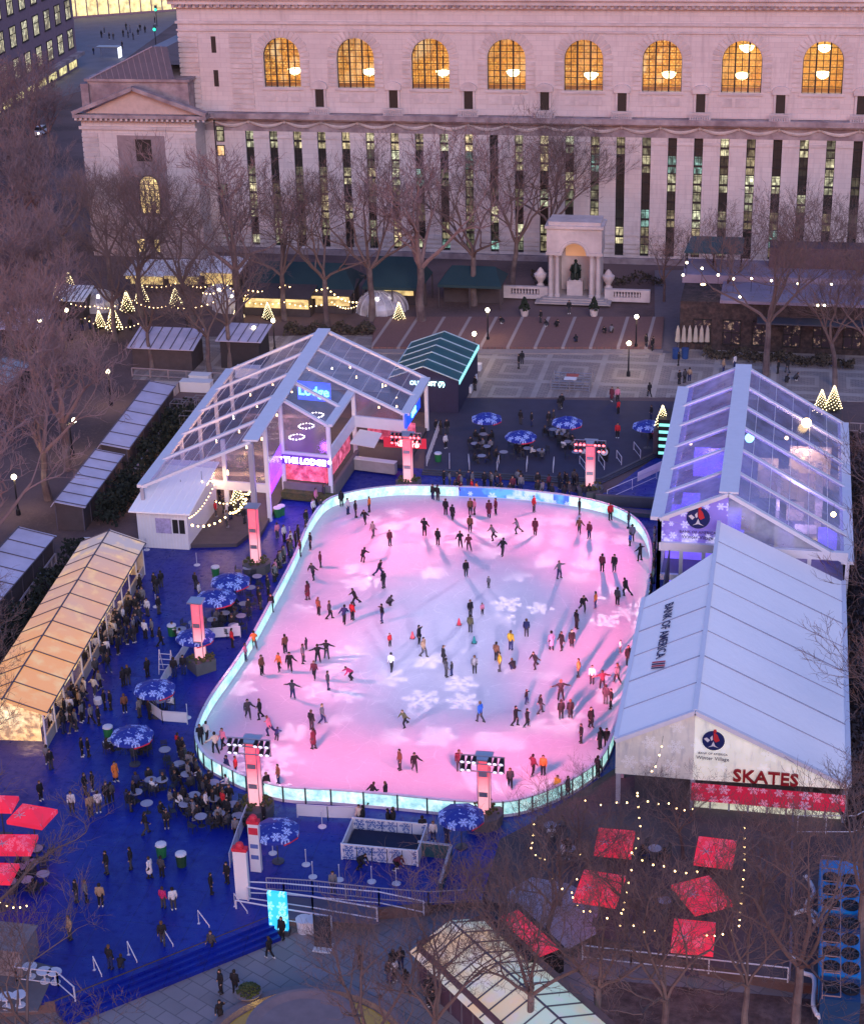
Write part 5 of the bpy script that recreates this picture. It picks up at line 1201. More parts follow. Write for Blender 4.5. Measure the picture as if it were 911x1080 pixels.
# teal gabled tent by the plaza
tg = thing('teal_gabled_tent', 'dark teal tent with ribbed gable roof and glowing turquoise edge', 'tent', G(470, 420))
a = G(452, 427); b2 = G(484, 427); b2 = V((b2.x, a.y, 0))
a = V((G(438, 425).x, G(460, 430).y, 0)); b2 = V((G(492, 420).x-.6, a.y, 0)); W_ = b2.x-a.x; 
ea = V((G(435, 390, 3.4).x, 0, 0))
ex = G(485, 402, 3.6); fx = G(503, 364, 3.6); yy0, yy1 = ex.y, fx.y; xr = (ex.x+fx.x)/2; xl = xr-7.4; xm = (xr+xl)/2
mb = MB(); 
for i in range(5):
    y0_ = yy0+(yy1-yy0)*i/5+.1; y1_ = yy0+(yy1-yy0)*(i+1)/5
    zz = 3.6; zr_ = 5.0
    mb.slab([(xl, y0_, zz), (xl, y1_, zz), (xm, y1_, zr_), (xm, y0_, zr_)], .05); mb.slab([(xr, y0_, zz), (xr, y1_, zz), (xm, y1_, zr_), (xm, y0_, zr_)], .05)
mb.build('roof', mat('teal_roof', (.02, .11, .11), .5, var=.4, scale=.6), tg)
mb = MB()
for i in range(6): y = yy0+(yy1-yy0)*i/5; mb.beam((xl, y, 3.64), (xm, y, 5.04), .12, .1); mb.beam((xm, y, 5.04), (xr, y, 3.64), .12, .1)
mb.beam((xl, yy0, 3.6), (xl, yy1, 3.6), .12, .1); mb.build('roof_ribs', mat('pale_teal_ribs', (.45, .60, .62), .5), tg)
mb = MB(); mb.prism([(xl+.1, yy0+.05), (xr-.1, yy0+.05), (xr-.1, yy1), (xl+.1, yy1)], 0, 3.5); mb.poly([(xl+.1, yy0+.05, 3.5), (xr-.1, yy0+.05, 3.5), (xm, yy0+.05, 4.9)]); mb.build('wall', mat('navy_tent_wall', (.02, .02, .06), .7), tg)
mb = MB(); mb.beam((xr+.06, yy0, 3.45), (xr+.06, yy1, 3.45), .06, .45); mb.build('glowing_edge', glow('turquoise_edge', (.35, .95, .95), 1.0, .3, 2), tg)
text('OUTPOST (7)', .62, 'lettering', glow('turquoise_letters', (.55, 1, 1), 2.5), tg, V((xm+.4, yy0-.08, 3.2)), (1, 0, 0), (0, 0, 1), .03, .03)
for i, (x, y) in enumerate(((503, 388), (498, 400), (493, 411), (480, 422))):
    p = G(x, y+2); mb = MB(); mb.box(p+V((0, 0, .35)), (.95, .95, .7)); q = mb.build('white_cube_seat', m_white, off=p); tag(q, '%s white cube from the back beside the teal tent' % NUM[i], 'cube seat', 'white cubes by the teal tent')
# ------------------------------------------------------------------ people
import bmesh
m_coat = mat('winter_coat_cloth', tint='coat', rough=.8, var=.15, scale=5); m_trs = mat('trouser_cloth', tint='trousers_colour', rough=.85, var=.15, scale=5)
m_hair = mat('hair_or_hat', tint='hair_colour', rough=.8, var=.2, scale=8); m_skin = mat('skin', (.42, .26, .20), .6, var=.1, scale=5); m_boot = mat('boots', tint='boot_colour', rough=.5, var=.1)
for m_ in (m_coat,): pass
def human(pose):
    "one continuous body from tapered limbs, fused with a voxel remesh; clothing is cut from the same surface and lifted off it"
    J = dict(hd=(0, .02, 1.63), nk=(0, 0, 1.47), ch=(0, 0, 1.28), pv=(0, 0, .95), sl=(-.19, 0, 1.40), sr=(.19, 0, 1.40), el=(-.25, -.02, 1.12), er=(.25, -.02, 1.12), wl=(-.25, .08, .88), wr=(.25, .08, .88),
             hl=(-.09, 0, .93), hr=(.09, 0, .93), kl=(-.11, .03, .5), kr=(.11, .03, .5), al=(-.12, 0, .09), ar=(.12, 0, .09))
    J.update(pose); J = {k: Vector(v) for k, v in J.items() if k[0] != '_'}
    coat_len = pose.get('_coat', None)
    fl = J.get('_facel'); segs = []
    def seg(a, b2, ra, rb, tagn, flat_=1.0): segs.append((Vector(a), Vector(b2), ra, rb, tagn, flat_))
    seg(J['nk'], J['hd'], .055, .06, 'skin'); seg(J['hd'], J['hd']+Vector((0, 0, .06)), .098, .09, 'head'); seg(J['hd']+Vector((0, .085, -.02)), J['hd']+Vector((0, .125, -.035)), .02, .012, 'skin')
    for s in (-1, 1): seg(J['hd']+Vector((s*.09, 0, -.02)), J['hd']+Vector((s*.112, 0, .01)), .02, .018, 'skin')
    seg(J['ch'], J['nk'], .15, .08, 'coat'); seg(J['sl'], J['sr'], .085, .085, 'coat'); seg(J['pv'], J['ch'], .145, .16, 'coat'); seg(J['sl'], J['pv'], .08, .11, 'coat'); seg(J['sr'], J['pv'], .08, .11, 'coat')
    for s in 'lr':
        seg(J['s'+s], J['e'+s], .075, .058, 'coat'); seg(J['e'+s], J['w'+s], .058, .042, 'coat')
        seg(J['h'+s], J['k'+s], .105, .075, 'trs'); seg(J['k'+s], J['a'+s], .075, .052, 'trs')
        d = (J['w'+s]-J['e'+s]).normalized(); seg(J['w'+s], J['w'+s]+d*.08, .035, .04, 'skin')
        seg(J['a'+s], J['a'+s]+Vector((0, .14, -.04)), .055, .042, 'boot'); seg(J['a'+s], J['a'+s]+Vector((0, -.05, -.04)), .05, .045, 'boot')
    if coat_len: 
        kl = J['hl'].lerp(J['kl'], coat_len); kr = J['hr'].lerp(J['kr'], coat_len); m_ = (kl+kr)/2; seg(J['pv'], m_, .16, .21, 'coat'); 
    me = bpy.data.meshes.new('body'); bm = bmesh.new()
    for a, b2, ra, rb, tg_, _ in segs:
        L = (b2-a).length; q = (b2-a).to_track_quat('Z', 'Y').to_matrix().to_4x4() if L > 1e-4 else Matrix()
        mt = Matrix.Translation((a+b2)/2) @ q
        bmesh.ops.create_cone(bm, segments=12, radius1=ra, radius2=rb, depth=max(L, .001), cap_ends=True, matrix=mt)
        for p_, r_ in ((a, ra), (b2, rb)): bmesh.ops.create_uvsphere(bm, u_segments=12, v_segments=8, radius=r_, matrix=Matrix.Translation(p_))
    bm.to_mesh(me); bm.free()
    ob = bpy.data.objects.new('tmp', me); COL.objects.link(ob)
    md = ob.modifiers.new('r', 'REMESH'); md.mode = 'VOXEL'; md.voxel_size = .026
    sm = ob.modifiers.new('s', 'SMOOTH'); sm.factor = .5; sm.iterations = 3
    dc = ob.modifiers.new('d', 'DECIMATE'); dc.ratio = .42
    dg = bpy.context.evaluated_depsgraph_get(); full = bpy.data.meshes.new_from_object(ob.evaluated_get(dg)); bpy.data.objects.remove(ob)
    vs = [v.co.copy() for v in full.vertices]; ns = [v.normal.copy() for v in full.vertices]
    def near(c):
        best = 9; bt = 'coat'
        for a, b2, ra, rb, tg_, _ in segs:
            d = b2-a; L2 = d.length_squared; t = max(0, min(1, (c-a).dot(d)/L2)) if L2 > 1e-8 else 0; dist = (c-a-d*t).length-(ra+(rb-ra)*t)
            if dist < best: best = dist; bt = tg_
        return bt
    parts = {'coat': [], 'trs': [], 'boot': [], 'head': []}
    for p in full.polygons:
        c = p.center; t = near(c)
        if t == 'head':
            r = c-J['hd']; 
            if r.y < .03 and r.z > -.08 or r.z > .07: parts['head'].append(p)
        elif t in parts: parts[t].append(p)
    def sub(ps, lift):
        idx = {}; v = []; f = []
        for p in ps:
            q = []
            for i in p.vertices:
                if i not in idx: idx[i] = len(v); v.append(vs[i]+ns[i]*lift)
                q.append(idx[i])
            f.append(tuple(q))
        return v, f
    # body with five-fingered hands rooted in the palms
    body = MB(); body.add(vs, [tuple(p.vertices) for p in full.polygons])
    for s, sg in (('l', -1), ('r', 1)):
        w_ = J['w'+s]; d = (w_-J['e'+s]).normalized(); side = d.cross(Vector((1, 0, 0)));
        if side.length < .1: side = Vector((0, 1, 0))
        side.normalize(); inn = d.cross(side).normalized(); root = w_+d*.10
        for k, (o_, L) in enumerate(((-.03, .065), (-.01, .08), (.01, .075), (.028, .055))):
            a = root+side*o_; b2 = a+d*L*.6+inn*.01*sg; c = b2+d*L*.35+inn*.03*sg; body.tube([a-d*.03, b2, c], [.0105, .0095, .007], 4)
        a = w_+d*.04+side*.035; body.tube([a, a+side*.035+d*.03, a+side*.04+d*.065], [.013, .011, .008], 4)
    out = {'body': body}
    for k, lift in (('coat', .016), ('trs', .012), ('boot', .014), ('head', .022)):
        m2 = MB(); v, f = sub(parts[k], lift); m2.add(v, f); out[k] = m2
    for s in 'lr':
        a = J['a'+s]; b_ = pose.get('_blade', 1)
        if b_: out['boot'].add(*box_vf(a+Vector((0, .04, -.105)), (.012, .30, .035)))
    return out
def box_vf(c, d):
    m_ = MB(); m_.box(c, d); return m_.v, m_.f
POSES = {
 's': dict(),
 'a': dict(el=(-.42, .02, 1.28), wl=(-.66, .06, 1.22), er=(.42, .02, 1.28), wr=(.66, .06, 1.2), kl=(-.14, .1, .5), kr=(.14, .0, .5), al=(-.2, .05, .09), ar=(.2, -.05, .09)),
 'h': dict(el=(-.36, .1, 1.18), wl=(-.58, .2, 1.05), er=(.27, .02, 1.12), wr=(.30, .16, .92), kl=(-.12, .14, .52), kr=(.12, -.04, .5), al=(-.14, .1, .09), ar=(.16, -.28, .16)),
 'l': dict(hd=(0, .20, 1.55), nk=(0, .13, 1.41), ch=(0, .08, 1.23), sl=(-.19, .11, 1.34), sr=(.19, .11, 1.34), el=(-.33, .0, 1.10), wl=(-.40, -.16, .96), er=(.30, .22, 1.10), wr=(.22, .42, 1.04), pv=(0, -.02, .90), hl=(-.09, -.02, .88), hr=(.09, -.02, .88), kl=(-.12, .2, .50), al=(-.12, .08, .09), kr=(.16, -.20, .50), ar=(.24, -.52, .22)),
 'w': dict(kl=(-.1, .17, .52), al=(-.1, .22, .09), kr=(.1, .0, .5), ar=(.1, -.3, .13), wl=(-.26, -.12, .90), wr=(.26, .2, .92)),
 'c': dict(hd=(0, .48, 1.22), nk=(0, .38, 1.12), ch=(0, .25, 1.0), sl=(-.18, .33, 1.06), sr=(.18, .33, 1.06), pv=(0, -.05, .78), hl=(-.09, -.05, .76), hr=(.09, -.05, .76), el=(-.26, .42, .84), wl=(-.2, .55, .66), er=(.30, .50, .90), wr=(.34, .68, .80), kl=(-.14, .22, .47), kr=(.14, .12, .46), al=(-.15, -.02, .09), ar=(.17, -.12, .09)),
 'q': dict(_coat=.85, kl=(-.1, .06, .5), al=(-.1, .08, .09), ar=(.1, -.1, .09)),
 'p': dict(el=(-.32, .05, 1.30), wl=(-.24, .2, 1.52), er=(.30, -.02, 1.14), wr=(.40, .1, .95), _coat=.3),
 'z': dict(hd=(0, .03, 1.20), nk=(0, 0, 1.05), ch=(0, -.02, .86), pv=(0, -.04, .54), sl=(-.19, 0, .98), sr=(.19, 0, .98), el=(-.25, .1, .74), er=(.25, .1, .74), wl=(-.16, .34, .72), wr=(.16, .34, .72), hl=(-.09, 0, .52), hr=(.09, 0, .52), kl=(-.12, .42, .5), kr=(.12, .42, .5), al=(-.12, .44, .09), ar=(.12, .44, .09), _blade=0),
 'k': dict(hd=(0, .30, .86), nk=(0, .2, .76), ch=(0, .12, .62), pv=(0, -.1, .34), sl=(-.17, .14, .70), sr=(.17, .14, .70), el=(-.26, .3, .52), er=(.26, .3, .52), wl=(-.1, .45, .45), wr=(.1, .45, .45), hl=(-.09, -.08, .32), hr=(.09, -.08, .32), kl=(-.15, .25, .42), kr=(.15, .25, .42), al=(-.14, .1, .09), ar=(.14, .1, .09)),
}
CC = dict(k=('black', (.012, .012, .016)), g=('grey', (.16, .16, .18)), w=('white', (.62, .60, .62)), r=('red', (.50, .02, .03)), p=('pink', (.65, .22, .32)), o=('orange', (.65, .18, .04)), y=('yellow', (.60, .38, .03)), b=('blue', (.02, .12, .55)), n=('navy', (.015, .025, .10)), m=('maroon', (.12, .02, .04)), t=('tan', (.36, .24, .15)), l=('olive', (.10, .10, .05)), d=('dark grey', (.05, .05, .06)), c=('crimson', (.45, .02, .12)), u=('brown', (.16, .07, .04)), e=('cream', (.60, .52, .42)), v=('lilac', (.35, .28, .45)))
PD = dict(s='', a='with both arms out', h='holding one arm out', l='gliding forward', w='in mid stride', c='bending forward', q='in a long coat', p='with one hand raised', z='seated', k='crouching low')
PROTO = {}
def proto(pose):
    if pose in PROTO: return PROTO[pose]
    h = human(POSES[pose]); t = None
    b_ = h['body'].build('person', m_skin, None, smooth=True); b_['coat'] = (0.1, .1, .1)
    for k, nm, m_ in (('coat', 'coat', m_coat), ('trs', 'trousers', m_trs), ('boot', 'boots', m_boot), ('head', 'hair', m_hair)):
        o = h[k].build(nm, m_, b_, smooth=True)
        for a, c in (('coat', (.1, .1, .1)), ('trousers_colour', (.02, .02, .03)), ('hair_colour', (.03, .02, .015)), ('boot_colour', (.05, .05, .05))): o[a] = c
    PROTO[pose] = [b_, False]; return PROTO[pose]
prnd = random.Random(5); NP = [0]; PEOPLE = []
HAIRS = [(.015, .01, .01), (.03, .018, .01), (.02, .015, .012), (.12, .06, .03), (.05, .03, .02)]
def person(x, y, coat, pose, zone, trs=None, z=0.0, child=False, rz=None, noun='skater', cat='person', group='people skating', boots=None, sc=None, blades=True, tail=''):
    pr = proto(pose); cn, cc = CC[coat]; tn = trs or prnd.choice('kkkdnd'); 
    props = dict(coat=cc, trousers_colour=CC[tn][1], hair_colour=prnd.choice(HAIRS), boot_colour=boots or prnd.choice([(.03, .03, .03), (.25, .25, .28), (.02, .02, .02)]))
    s = sc or (prnd.uniform(.58, .68) if child else prnd.uniform(.86, .97)); p = G(x, y, z)
    p.z = z+(.012 if noun != 'skater' else .0)+(.0)
    if rz is None: rz = prnd.uniform(0, 2*PI)
    o = dup(pr[0], p, rz, s, True, props); pr[1] = True
    for ch in o.children:
        for k, v in props.items(): ch[k] = v
    desc = '%s%s in %s coat %s' % ('child ' if child else '', noun, cn, PD[pose]) if pose != 'q' else '%s%s in long %s coat' % ('child ' if child else '', noun, cn)
    lab(o, desc.strip(), cat, x, y, zone, group); NP[0] += 1; PEOPLE.append((o, pose, props, noun)); return o
LM.update({'red cone at the ice centre': (484, 659), 'teal cone': (500, 678), 'red cone left of centre': (435, 673), 'blue advert boards': (540, 530), 'far right curve of boards': (678, 575), 'left straight boards': (268, 680), 'near left curve of boards': (225, 815), 'near boards': (400, 852), 'right boards': (668, 700), 'near right boards': (605, 838), 'far left curve of boards': (345, 545),
 'near left tower': (271, 853), 'near right tower': (511, 862), 'planter tower': (213, 700), 'lodge corner tower': (271, 596), 'lodge bar tower': (431, 510)})
ice_z = ['red cone at the ice centre', 'teal cone', 'red cone left of centre', 'blue advert boards', 'far right curve of boards', 'left straight boards', 'near left curve of boards', 'near boards', 'right boards', 'near right boards', 'far left curve of boards', 'near left tower', 'near right tower', 'lodge bar tower']
def A_(x, y): return (200+x/3.504, 500+y/3.504)
def C_(x, y): return (200+x/3.504, 700+y/3.504)
def B_(x, y): return (440+x/3.504, 500+y/3.504)
def D_(x, y): return (440+x/3.504, 720+y/3.504)
SK = [(A_, "585,148,w,s 614,160,k,s 648,185,k,l 665,140,o,s 678,235,g,w 740,265,m,s 868,228,k,p 640,325,k,c 702,380,k,l 718,422,k,s 735,485,d,k 712,548,k,a 448,278,k,a 410,305,m,s 484,346,m,s 457,390,d,l 438,465,m,q 477,522,u,s 518,535,d,w 572,550,n,l 602,540,r,s 612,485,k,l 303,510,k,s 240,645,o,l 208,690,p,s 355,662,u,s 432,650,d,s* 420,698,g,a 475,697,k,a 507,682,k,a 268,742,u,s 332,728,o,h 372,730,k,h 462,757,m,w 512,797,d,s 598,760,c,c 382,830,d,a 218,905,d,h 262,905,k,h 740,637,r,s* 848,628,k,p 865,675,t,w 746,727,w,w 562,120,k,s"),
 (C_, "452,245,k,s 492,222,g,w 460,315,m,q 298,265,p,l 322,282,n,c* 97,330,e,h 125,312,p,w 42,298,k,s 65,285,w,h 141,417,n,w 173,415,r,s 330,445,u,s 287,480,k,s 795,235,l,l 778,392,u,s 832,400,k,h 675,512,k,l 725,512,k,s"),
 (B_, "76,262,k,s 105,150,k,s 130,170,k,q 158,270,k,l 190,283,m,l 196,150,u,s 212,150,p,s 195,215,u,s 265,160,m,q 290,150,m,s 280,245,g,l 370,220,g,l 435,225,m,q 315,300,k,l 430,140,r,s 598,150,k,s 712,170,r,s 598,220,u,h 635,238,m,s 780,200,d,s 785,265,b,s* 793,250,g,s 682,360,m,s 727,362,k,s 822,320,k,a 523,385,g,a 180,378,k,s 264,420,g,s* 738,485,d,s 770,450,k,l 612,512,k,l 658,497,o,s 587,572,k,s 403,600,n,s 495,650,v,q 532,650,k,h 570,640,k,q 345,650,y,s 196,585,l,s 196,528,k,s 240,520,p,s* 97,700,k,p 107,750,d,s 128,745,k,s* 212,737,g,s 292,690,u,s 305,728,y,s 355,725,k,k 435,720,k,l 595,750,o,s 645,775,w,s 683,795,m,a 738,773,g,w 750,660,w,s* 778,705,k,s 695,850,d,s 715,865,k,a"),
 (D_, "233,145,b,w 363,160,k,h 405,165,k,h 455,113,k,w 403,78,k,a* 530,65,k,a 531,135,k,s 565,133,k,q 640,165,k,q 605,222,k,s 675,245,k,s 698,238,k,s 155,325,m,s 427,342,m,h 465,340,o,s 343,388,d,w 518,415,y,s 555,418,k,q 665,350,k,s")]
for fn_, s_ in SK:
    for e_ in s_.split():
        a = e_.split(','); x, y = fn_(float(a[0]), float(a[1])); ps = a[3][0]; person(x, y, a[2], ps, ice_z, z=.135, child=a[3].endswith('*'))
# people off the ice
LM.update({'glowing kiosk row': (100, 690), 'planter tower umbrella': (229, 640), 'kiosk queue umbrella': (163, 730), 'left umbrella on the blue deck': (139, 778), 'blue deck steps': (170, 1010), 'red canopies at the left': (25, 870), 'green bins on the blue deck': (178, 900), 'white gate post': (255, 920), 'near left seating': (225, 840), 'white shed': (175, 560), 'lodge front deck': (235, 555), 'planter at the bottom': (263, 1050), 'cyan lit board': (295, 965), 'snowflake counter': (402, 893), 'enclosure of low blue walls': (455, 920), 'stone monument': (603, 320), 'brick terrace lamps': (590, 345), 'pile of bench frames': (603, 402), 'lamp post in the plaza': (663, 392), 'side path': (690, 350), 'teal gabled tent': (470, 400), 'left umbrella on the dark deck': (513, 443), 'middle umbrella on the dark deck': (549, 463), 'right umbrella on the dark deck': (598, 447), 'red tower at the deck edge': (622, 515), 'drum on the dark deck': (637, 480), 'big tree by the cafe': (807, 390), 'violet pavilion': (770, 420), 'bus shelter': (125, 62), 'traffic lights': (165, 42), 'corner building': (60, 90), 'long glowing stall roof': (520, 1010), 'red square canopies': (690, 930), 'market stalls': (200, 310), 'lilac roofed hut': (175, 380), 'folded umbrellas': (730, 370), 'far boards': (540, 520), 'skate tent side': (660, 760), 'lodge corner post': (270, 575)})
def F_(x, y): return (x/3.037, 780+y/3.037)
def E_(x, y): return (x/3.037, 500+y/3.037)
def G_(x, y): return (220+x/3.796, 840+y/3.796)
def I_(x, y): return (450+x/3.037, 230+y/3.037)
def J_(x, y): return (651+x/3.504, 230+y/3.504)
def T_(x, y): return (x/4.79, y/4.79)
def H_(x, y): return (400+x/4.14, 860+y/4.14)
Zl = ['glowing kiosk row', 'planter tower umbrella', 'kiosk queue umbrella', 'left umbrella on the blue deck', 'blue deck steps', 'red canopies at the left', 'green bins on the blue deck', 'white gate post', 'near left seating', 'white shed', 'lodge front deck', 'planter tower', 'lodge corner post']
Zb = ['planter at the bottom', 'cyan lit board', 'snowflake counter', 'enclosure of low blue walls', 'long glowing stall roof', 'blue deck steps', 'white gate post', 'red square canopies']
Zp = ['stone monument', 'brick terrace lamps', 'pile of bench frames', 'lamp post in the plaza', 'side path', 'teal gabled tent', 'left umbrella on the dark deck', 'middle umbrella on the dark deck', 'right umbrella on the dark deck', 'red tower at the deck edge', 'drum on the dark deck', 'big tree by the cafe', 'violet pavilion', 'folded umbrellas', 'far boards']
Zt = ['bus shelter', 'traffic lights', 'corner building']; Zm = ['market stalls', 'lilac roofed hut']
OFF = [(E_, Zl, 'people standing on the blue deck', 0, "438,450,k,s 475,455,w,s 510,448,k,s 345,585,w,s 420,545,k,w 433,540,k,s 467,528,w,s 490,520,g,s 515,550,k,w 398,680,k,s 413,675,k,s 475,650,k,s 305,710,e,h 255,740,k,s 265,795,g,s 295,800,g,w 318,805,k,s 337,755,k,s 357,755,k,s 402,765,u,s 450,780,g,s 480,785,k,s 520,745,w,s 560,650,k,s 590,640,k,s 210,780,k,s 228,775,w,s 285,905,k,s 265,905,k,s 628,370,k,s 640,400,w,s 745,555,r,s 350,520,e,s 375,490,k,s 398,480,w,s 330,560,k,s 310,575,w,s 295,600,k,s 410,505,k,s 360,545,g,s 430,520,g,s 275,620,k,s 340,530,k,s 385,520,k,s 318,540,g,s 445,430,k,s 460,420,g,s"),
 (F_, Zl, 'people standing on the blue deck', 0, "300,165,k,s 275,175,k,s 345,205,k,s 360,200,d,s 372,135,o,q 233,232,w,s 293,245,t,s 318,235,w,s 420,230,k,s 345,430,k,s 422,415,k,s 483,445,w,q 520,440,d,s 248,520,k,s 278,520,g,s 325,535,t,s 525,540,c,s 558,545,w,s 523,655,k,w 355,735,k,s 388,735,k,k 228,640,t,s 678,495,k,s 730,460,k,s 165,95,k,s 133,195,k,s 155,80,g,s"),
 (F_, Zb, 'people on the fountain terrace', LOW, "680,685,d,w 865,700,k,w 710,812,k,s 755,812,k,s 708,905,k,p 905,640,k,s"),
 (G_, Zb, 'people on the near blue deck', 0, "500,385,g,s 605,290,k,c 750,295,m,c 620,125,k,s 605,118,e,s 720,135,k,s 742,133,k,s 857,165,k,s 900,180,w,s 225,110,k,s"),
 (G_, Zb, 'people on the fountain terrace', LOW, "725,745,k,s 745,742,w,s 790,785,k,w 880,840,k,s 605,690,k,s 740,700,k,s 770,690,k,s"),
 (H_, Zb, 'people by the long stall', LOW, "235,855,k,s 215,800,k,s 375,880,k,s"), (H_, Zb, 'people by the near boards', 0, "60,68,k,s 295,118,n,s 800,205,w,s 820,190,k,s"),
 (I_, Zp, 'people on the plaza', 0, "295,482,k,s 305,468,k,s 155,552,k,s 592,588,m,q 610,588,p,s 613,628,r,s 712,572,k,w 807,532,k,s 825,528,d,s 840,522,t,s 703,418,k,s 720,428,k,s 425,615,k,s 432,608,k,w"),
 (I_, Zp, 'people on the brick terrace', .25, "455,307,k,s 365,335,k,s 385,347,k,k 413,347,k,k 570,368,k,k 590,368,g,k 243,338,k,k 478,398,k,k"),
 (I_, Zp, 'people on the dark deck', .0, "300,662,k,s 335,668,k,s 390,668,k,s 405,662,d,s 60,738,w,s 30,692,k,s 45,695,k,s 65,692,k,s 610,705,r,s 718,645,k,s"),
 (I_, Zp, 'people watching from the far boards', .0, "185,862,k,s 203,862,d,s 145,890,r,s 160,895,o,s 240,898,k,s 265,898,k,s 355,893,k,s 370,893,g,s 20,905,k,s 35,908,k,s 400,900,k,s 440,905,k,s 455,898,d,s 505,905,k,s 520,900,k,s 535,895,g,s 90,892,k,s 110,895,m,s"),
 (J_, Zp, 'people on the plaza', 0, "390,572,t,s 432,558,w,s 592,575,k,s 627,572,k,w 622,608,k,k 655,600,d,k 105,480,k,s 130,490,k,s 225,545,k,s"),
 (T_, Zt, 'people in the far street', 0, "515,190,k,s 555,200,k,s 575,200,d,s 625,185,k,s 650,190,k,s 675,200,k,s 660,165,g,s 710,155,k,s 735,165,k,s 475,275,k,s 620,245,k,s 322,375,k,s 265,435,k,s 250,470,k,s 375,335,k,s 785,120,k,s 530,170,d,s 700,180,k,s 640,150,k,s"),
 (lambda x, y: (x/3.037, 250+y/3.037), Zm, 'people among the market huts', 0, "240,300,k,s 265,300,k,s 290,295,k,s 310,310,k,s 230,330,d,s 90,275,k,s 75,270,k,s 420,300,k,s 480,290,d,s 600,290,k,s 350,305,k,s"),
]
for fn_, zone, grp, z, s_ in OFF:
    for e_ in s_.split():
        a = e_.split(','); x, y = fn_(float(a[0]), float(a[1])); person(x, y, a[2], a[3][0], zone, z=z, noun='person', group=grp, boots=(.6, .6, .6) if prnd.random() < .25 else (.02, .02, .02))
# spectators leaning along the left boards and the near left curve
for i in range(30):
    t = i/29; path = [(352, 532), (318, 585), (300, 612), (262, 680)]; 
    k = min(2, int(t*3)); f = t*3-k; x = path[k][0]*(1-f)+path[k+1][0]*f-6-prnd.random()*9; y = path[k][1]*(1-f)+path[k+1][1]*f+prnd.uniform(-6, 4)
    if 650 < y: continue
    person(x, y, prnd.choice('kkkkgdwkpk'), 's', ['far left curve of boards', 'left straight boards', 'lodge corner tower', 'lodge front deck'], noun='spectator', group='spectators along the left boards', rz=-PI/2+prnd.uniform(-.5, .5))
for i in range(22):
    t = i/21; path = [(203, 785), (215, 822), (245, 846)]; k = min(1, int(t*2)); f = t*2-k
    x = path[k][0]*(1-f)+path[k+1][0]*f-5-prnd.random()*10; y = path[k][1]*(1-f)+path[k+1][1]*f+4+prnd.random()*9
    person(x, y, prnd.choice('kkdkkmkkgr'), 's', ['near left curve of boards', 'near left seating', 'near left tower'], noun='spectator', group='spectators at the near left curve', rz=-PI/4+prnd.uniform(-.5, .5))
for i in range(14):
    t = i/13; x = 691-14*t+prnd.uniform(0, 4); y = 572+70*t*1.6; person(min(x, 690), y if y < 720 else 700+prnd.random()*20, prnd.choice('kkdkkgk'), 's', ['far right curve of boards', 'right boards', 'skate tent side'], noun='spectator', group='spectators along the right boards', rz=PI/2)
for (x, y, c) in ((293, 568, 'p'), (300, 571, 'w'), (228, 545, 'r'), (236, 540, 'k'), (244, 548, 'k'), (252, 543, 'd'), (224, 536, 'r'), (232, 530, 'k'), (258, 552, 'k'), (215, 548, 'k'), (248, 532, 'm'), (262, 534, 'k'), (240, 556, 'g')):
    person(x, y, c, 's', ['lodge front deck', 'lodge corner post'], noun='person', group='people at the lodge front deck', z=.36 if x < 268 else 0)
for i in range(46):
    t = prnd.random(); x = 152-100*t+prnd.uniform(-2, 22); y = 612+165*t+prnd.uniform(-3, 12)
    person(x, y, prnd.choice('kkkdgwkketn'), prnd.choice('ssswh'), ['glowing kiosk row', 'kiosk queue umbrella', 'planter tower umbrella'], noun='person', group='people standing on the blue deck')
for i in range(26):
    person(prnd.uniform(455, 615), prnd.uniform(512, 520), prnd.choice('kkdkgmkn'), 's', ['far boards', 'lodge bar tower'], noun='spectator', group='people watching from the far boards')
for i in range(16):
    x, y = prnd.uniform(130, 255), prnd.uniform(800, 885); person(x, y, prnd.choice('kkkdgwkkn'), prnd.choice('sswz'), ['near left seating', 'left umbrella on the blue deck'], noun='person', group='people standing on the blue deck')
# ------------------------------------------------------------------ tables, chairs, umbrellas
m_tabt = mat('cafe_table_top', (.30, .30, .38), .4); m_chair = mat('dark_chair_metal', (.03, .035, .045), .5)
def make_table():
    t = thing('cafe_table', 'x', 'table', (0, 0, 0), 'cafe tables'); mb = MB(); mb.lathe([(.42, .72), (.42, .75)], (0, 0, 0), 14); mb.build('tabletop', m_tabt, t)
    mb = MB(); mb.tube([(0, 0, .04), (0, 0, .72)], .03, 6); mb.build('leg', m_chair, t); mb = MB(); mb.lathe([(.25, 0), (.2, .04)], (0, 0, 0), 10); mb.build('base', m_chair, t); return t
def make_chair():
    t = thing('cafe_chair', 'x', 'chair', (0, 0, 0), 'cafe chairs'); mb = MB(); mb.box((0, 0, .45), (.42, .42, .03)); mb.build('seat', m_chair, t)
    mb = MB()
    for i in range(4): mb.box((0, -.2, .58+i*.09), (.40, .02, .05))
    mb.box((-.2, -.2, .68), (.03, .03, .45)); mb.box((.2, -.2, .68), (.03, .03, .45)); mb.build('backrest', m_chair, t)
    for sx in (-.19, .19):
        for sy in (-.19, .19): mb = MB(); mb.box((sx, sy, .22), (.03, .03, .44)); mb.build('leg', m_chair, t)
    return t
TT, CH = make_table(), make_chair(); used = {'t': False, 'c': False}
def put(kind, proto_, p, rz, desc, cat, zone, grp):
    if not used[kind]: o = proto_; o.location = p; o.rotation_euler = (0, 0, rz); used[kind] = True
    else: o = dup(proto_, p, rz)
    s2 = PX(p); lab(o, desc, cat, s2[0], s2[1], zone, grp); return o
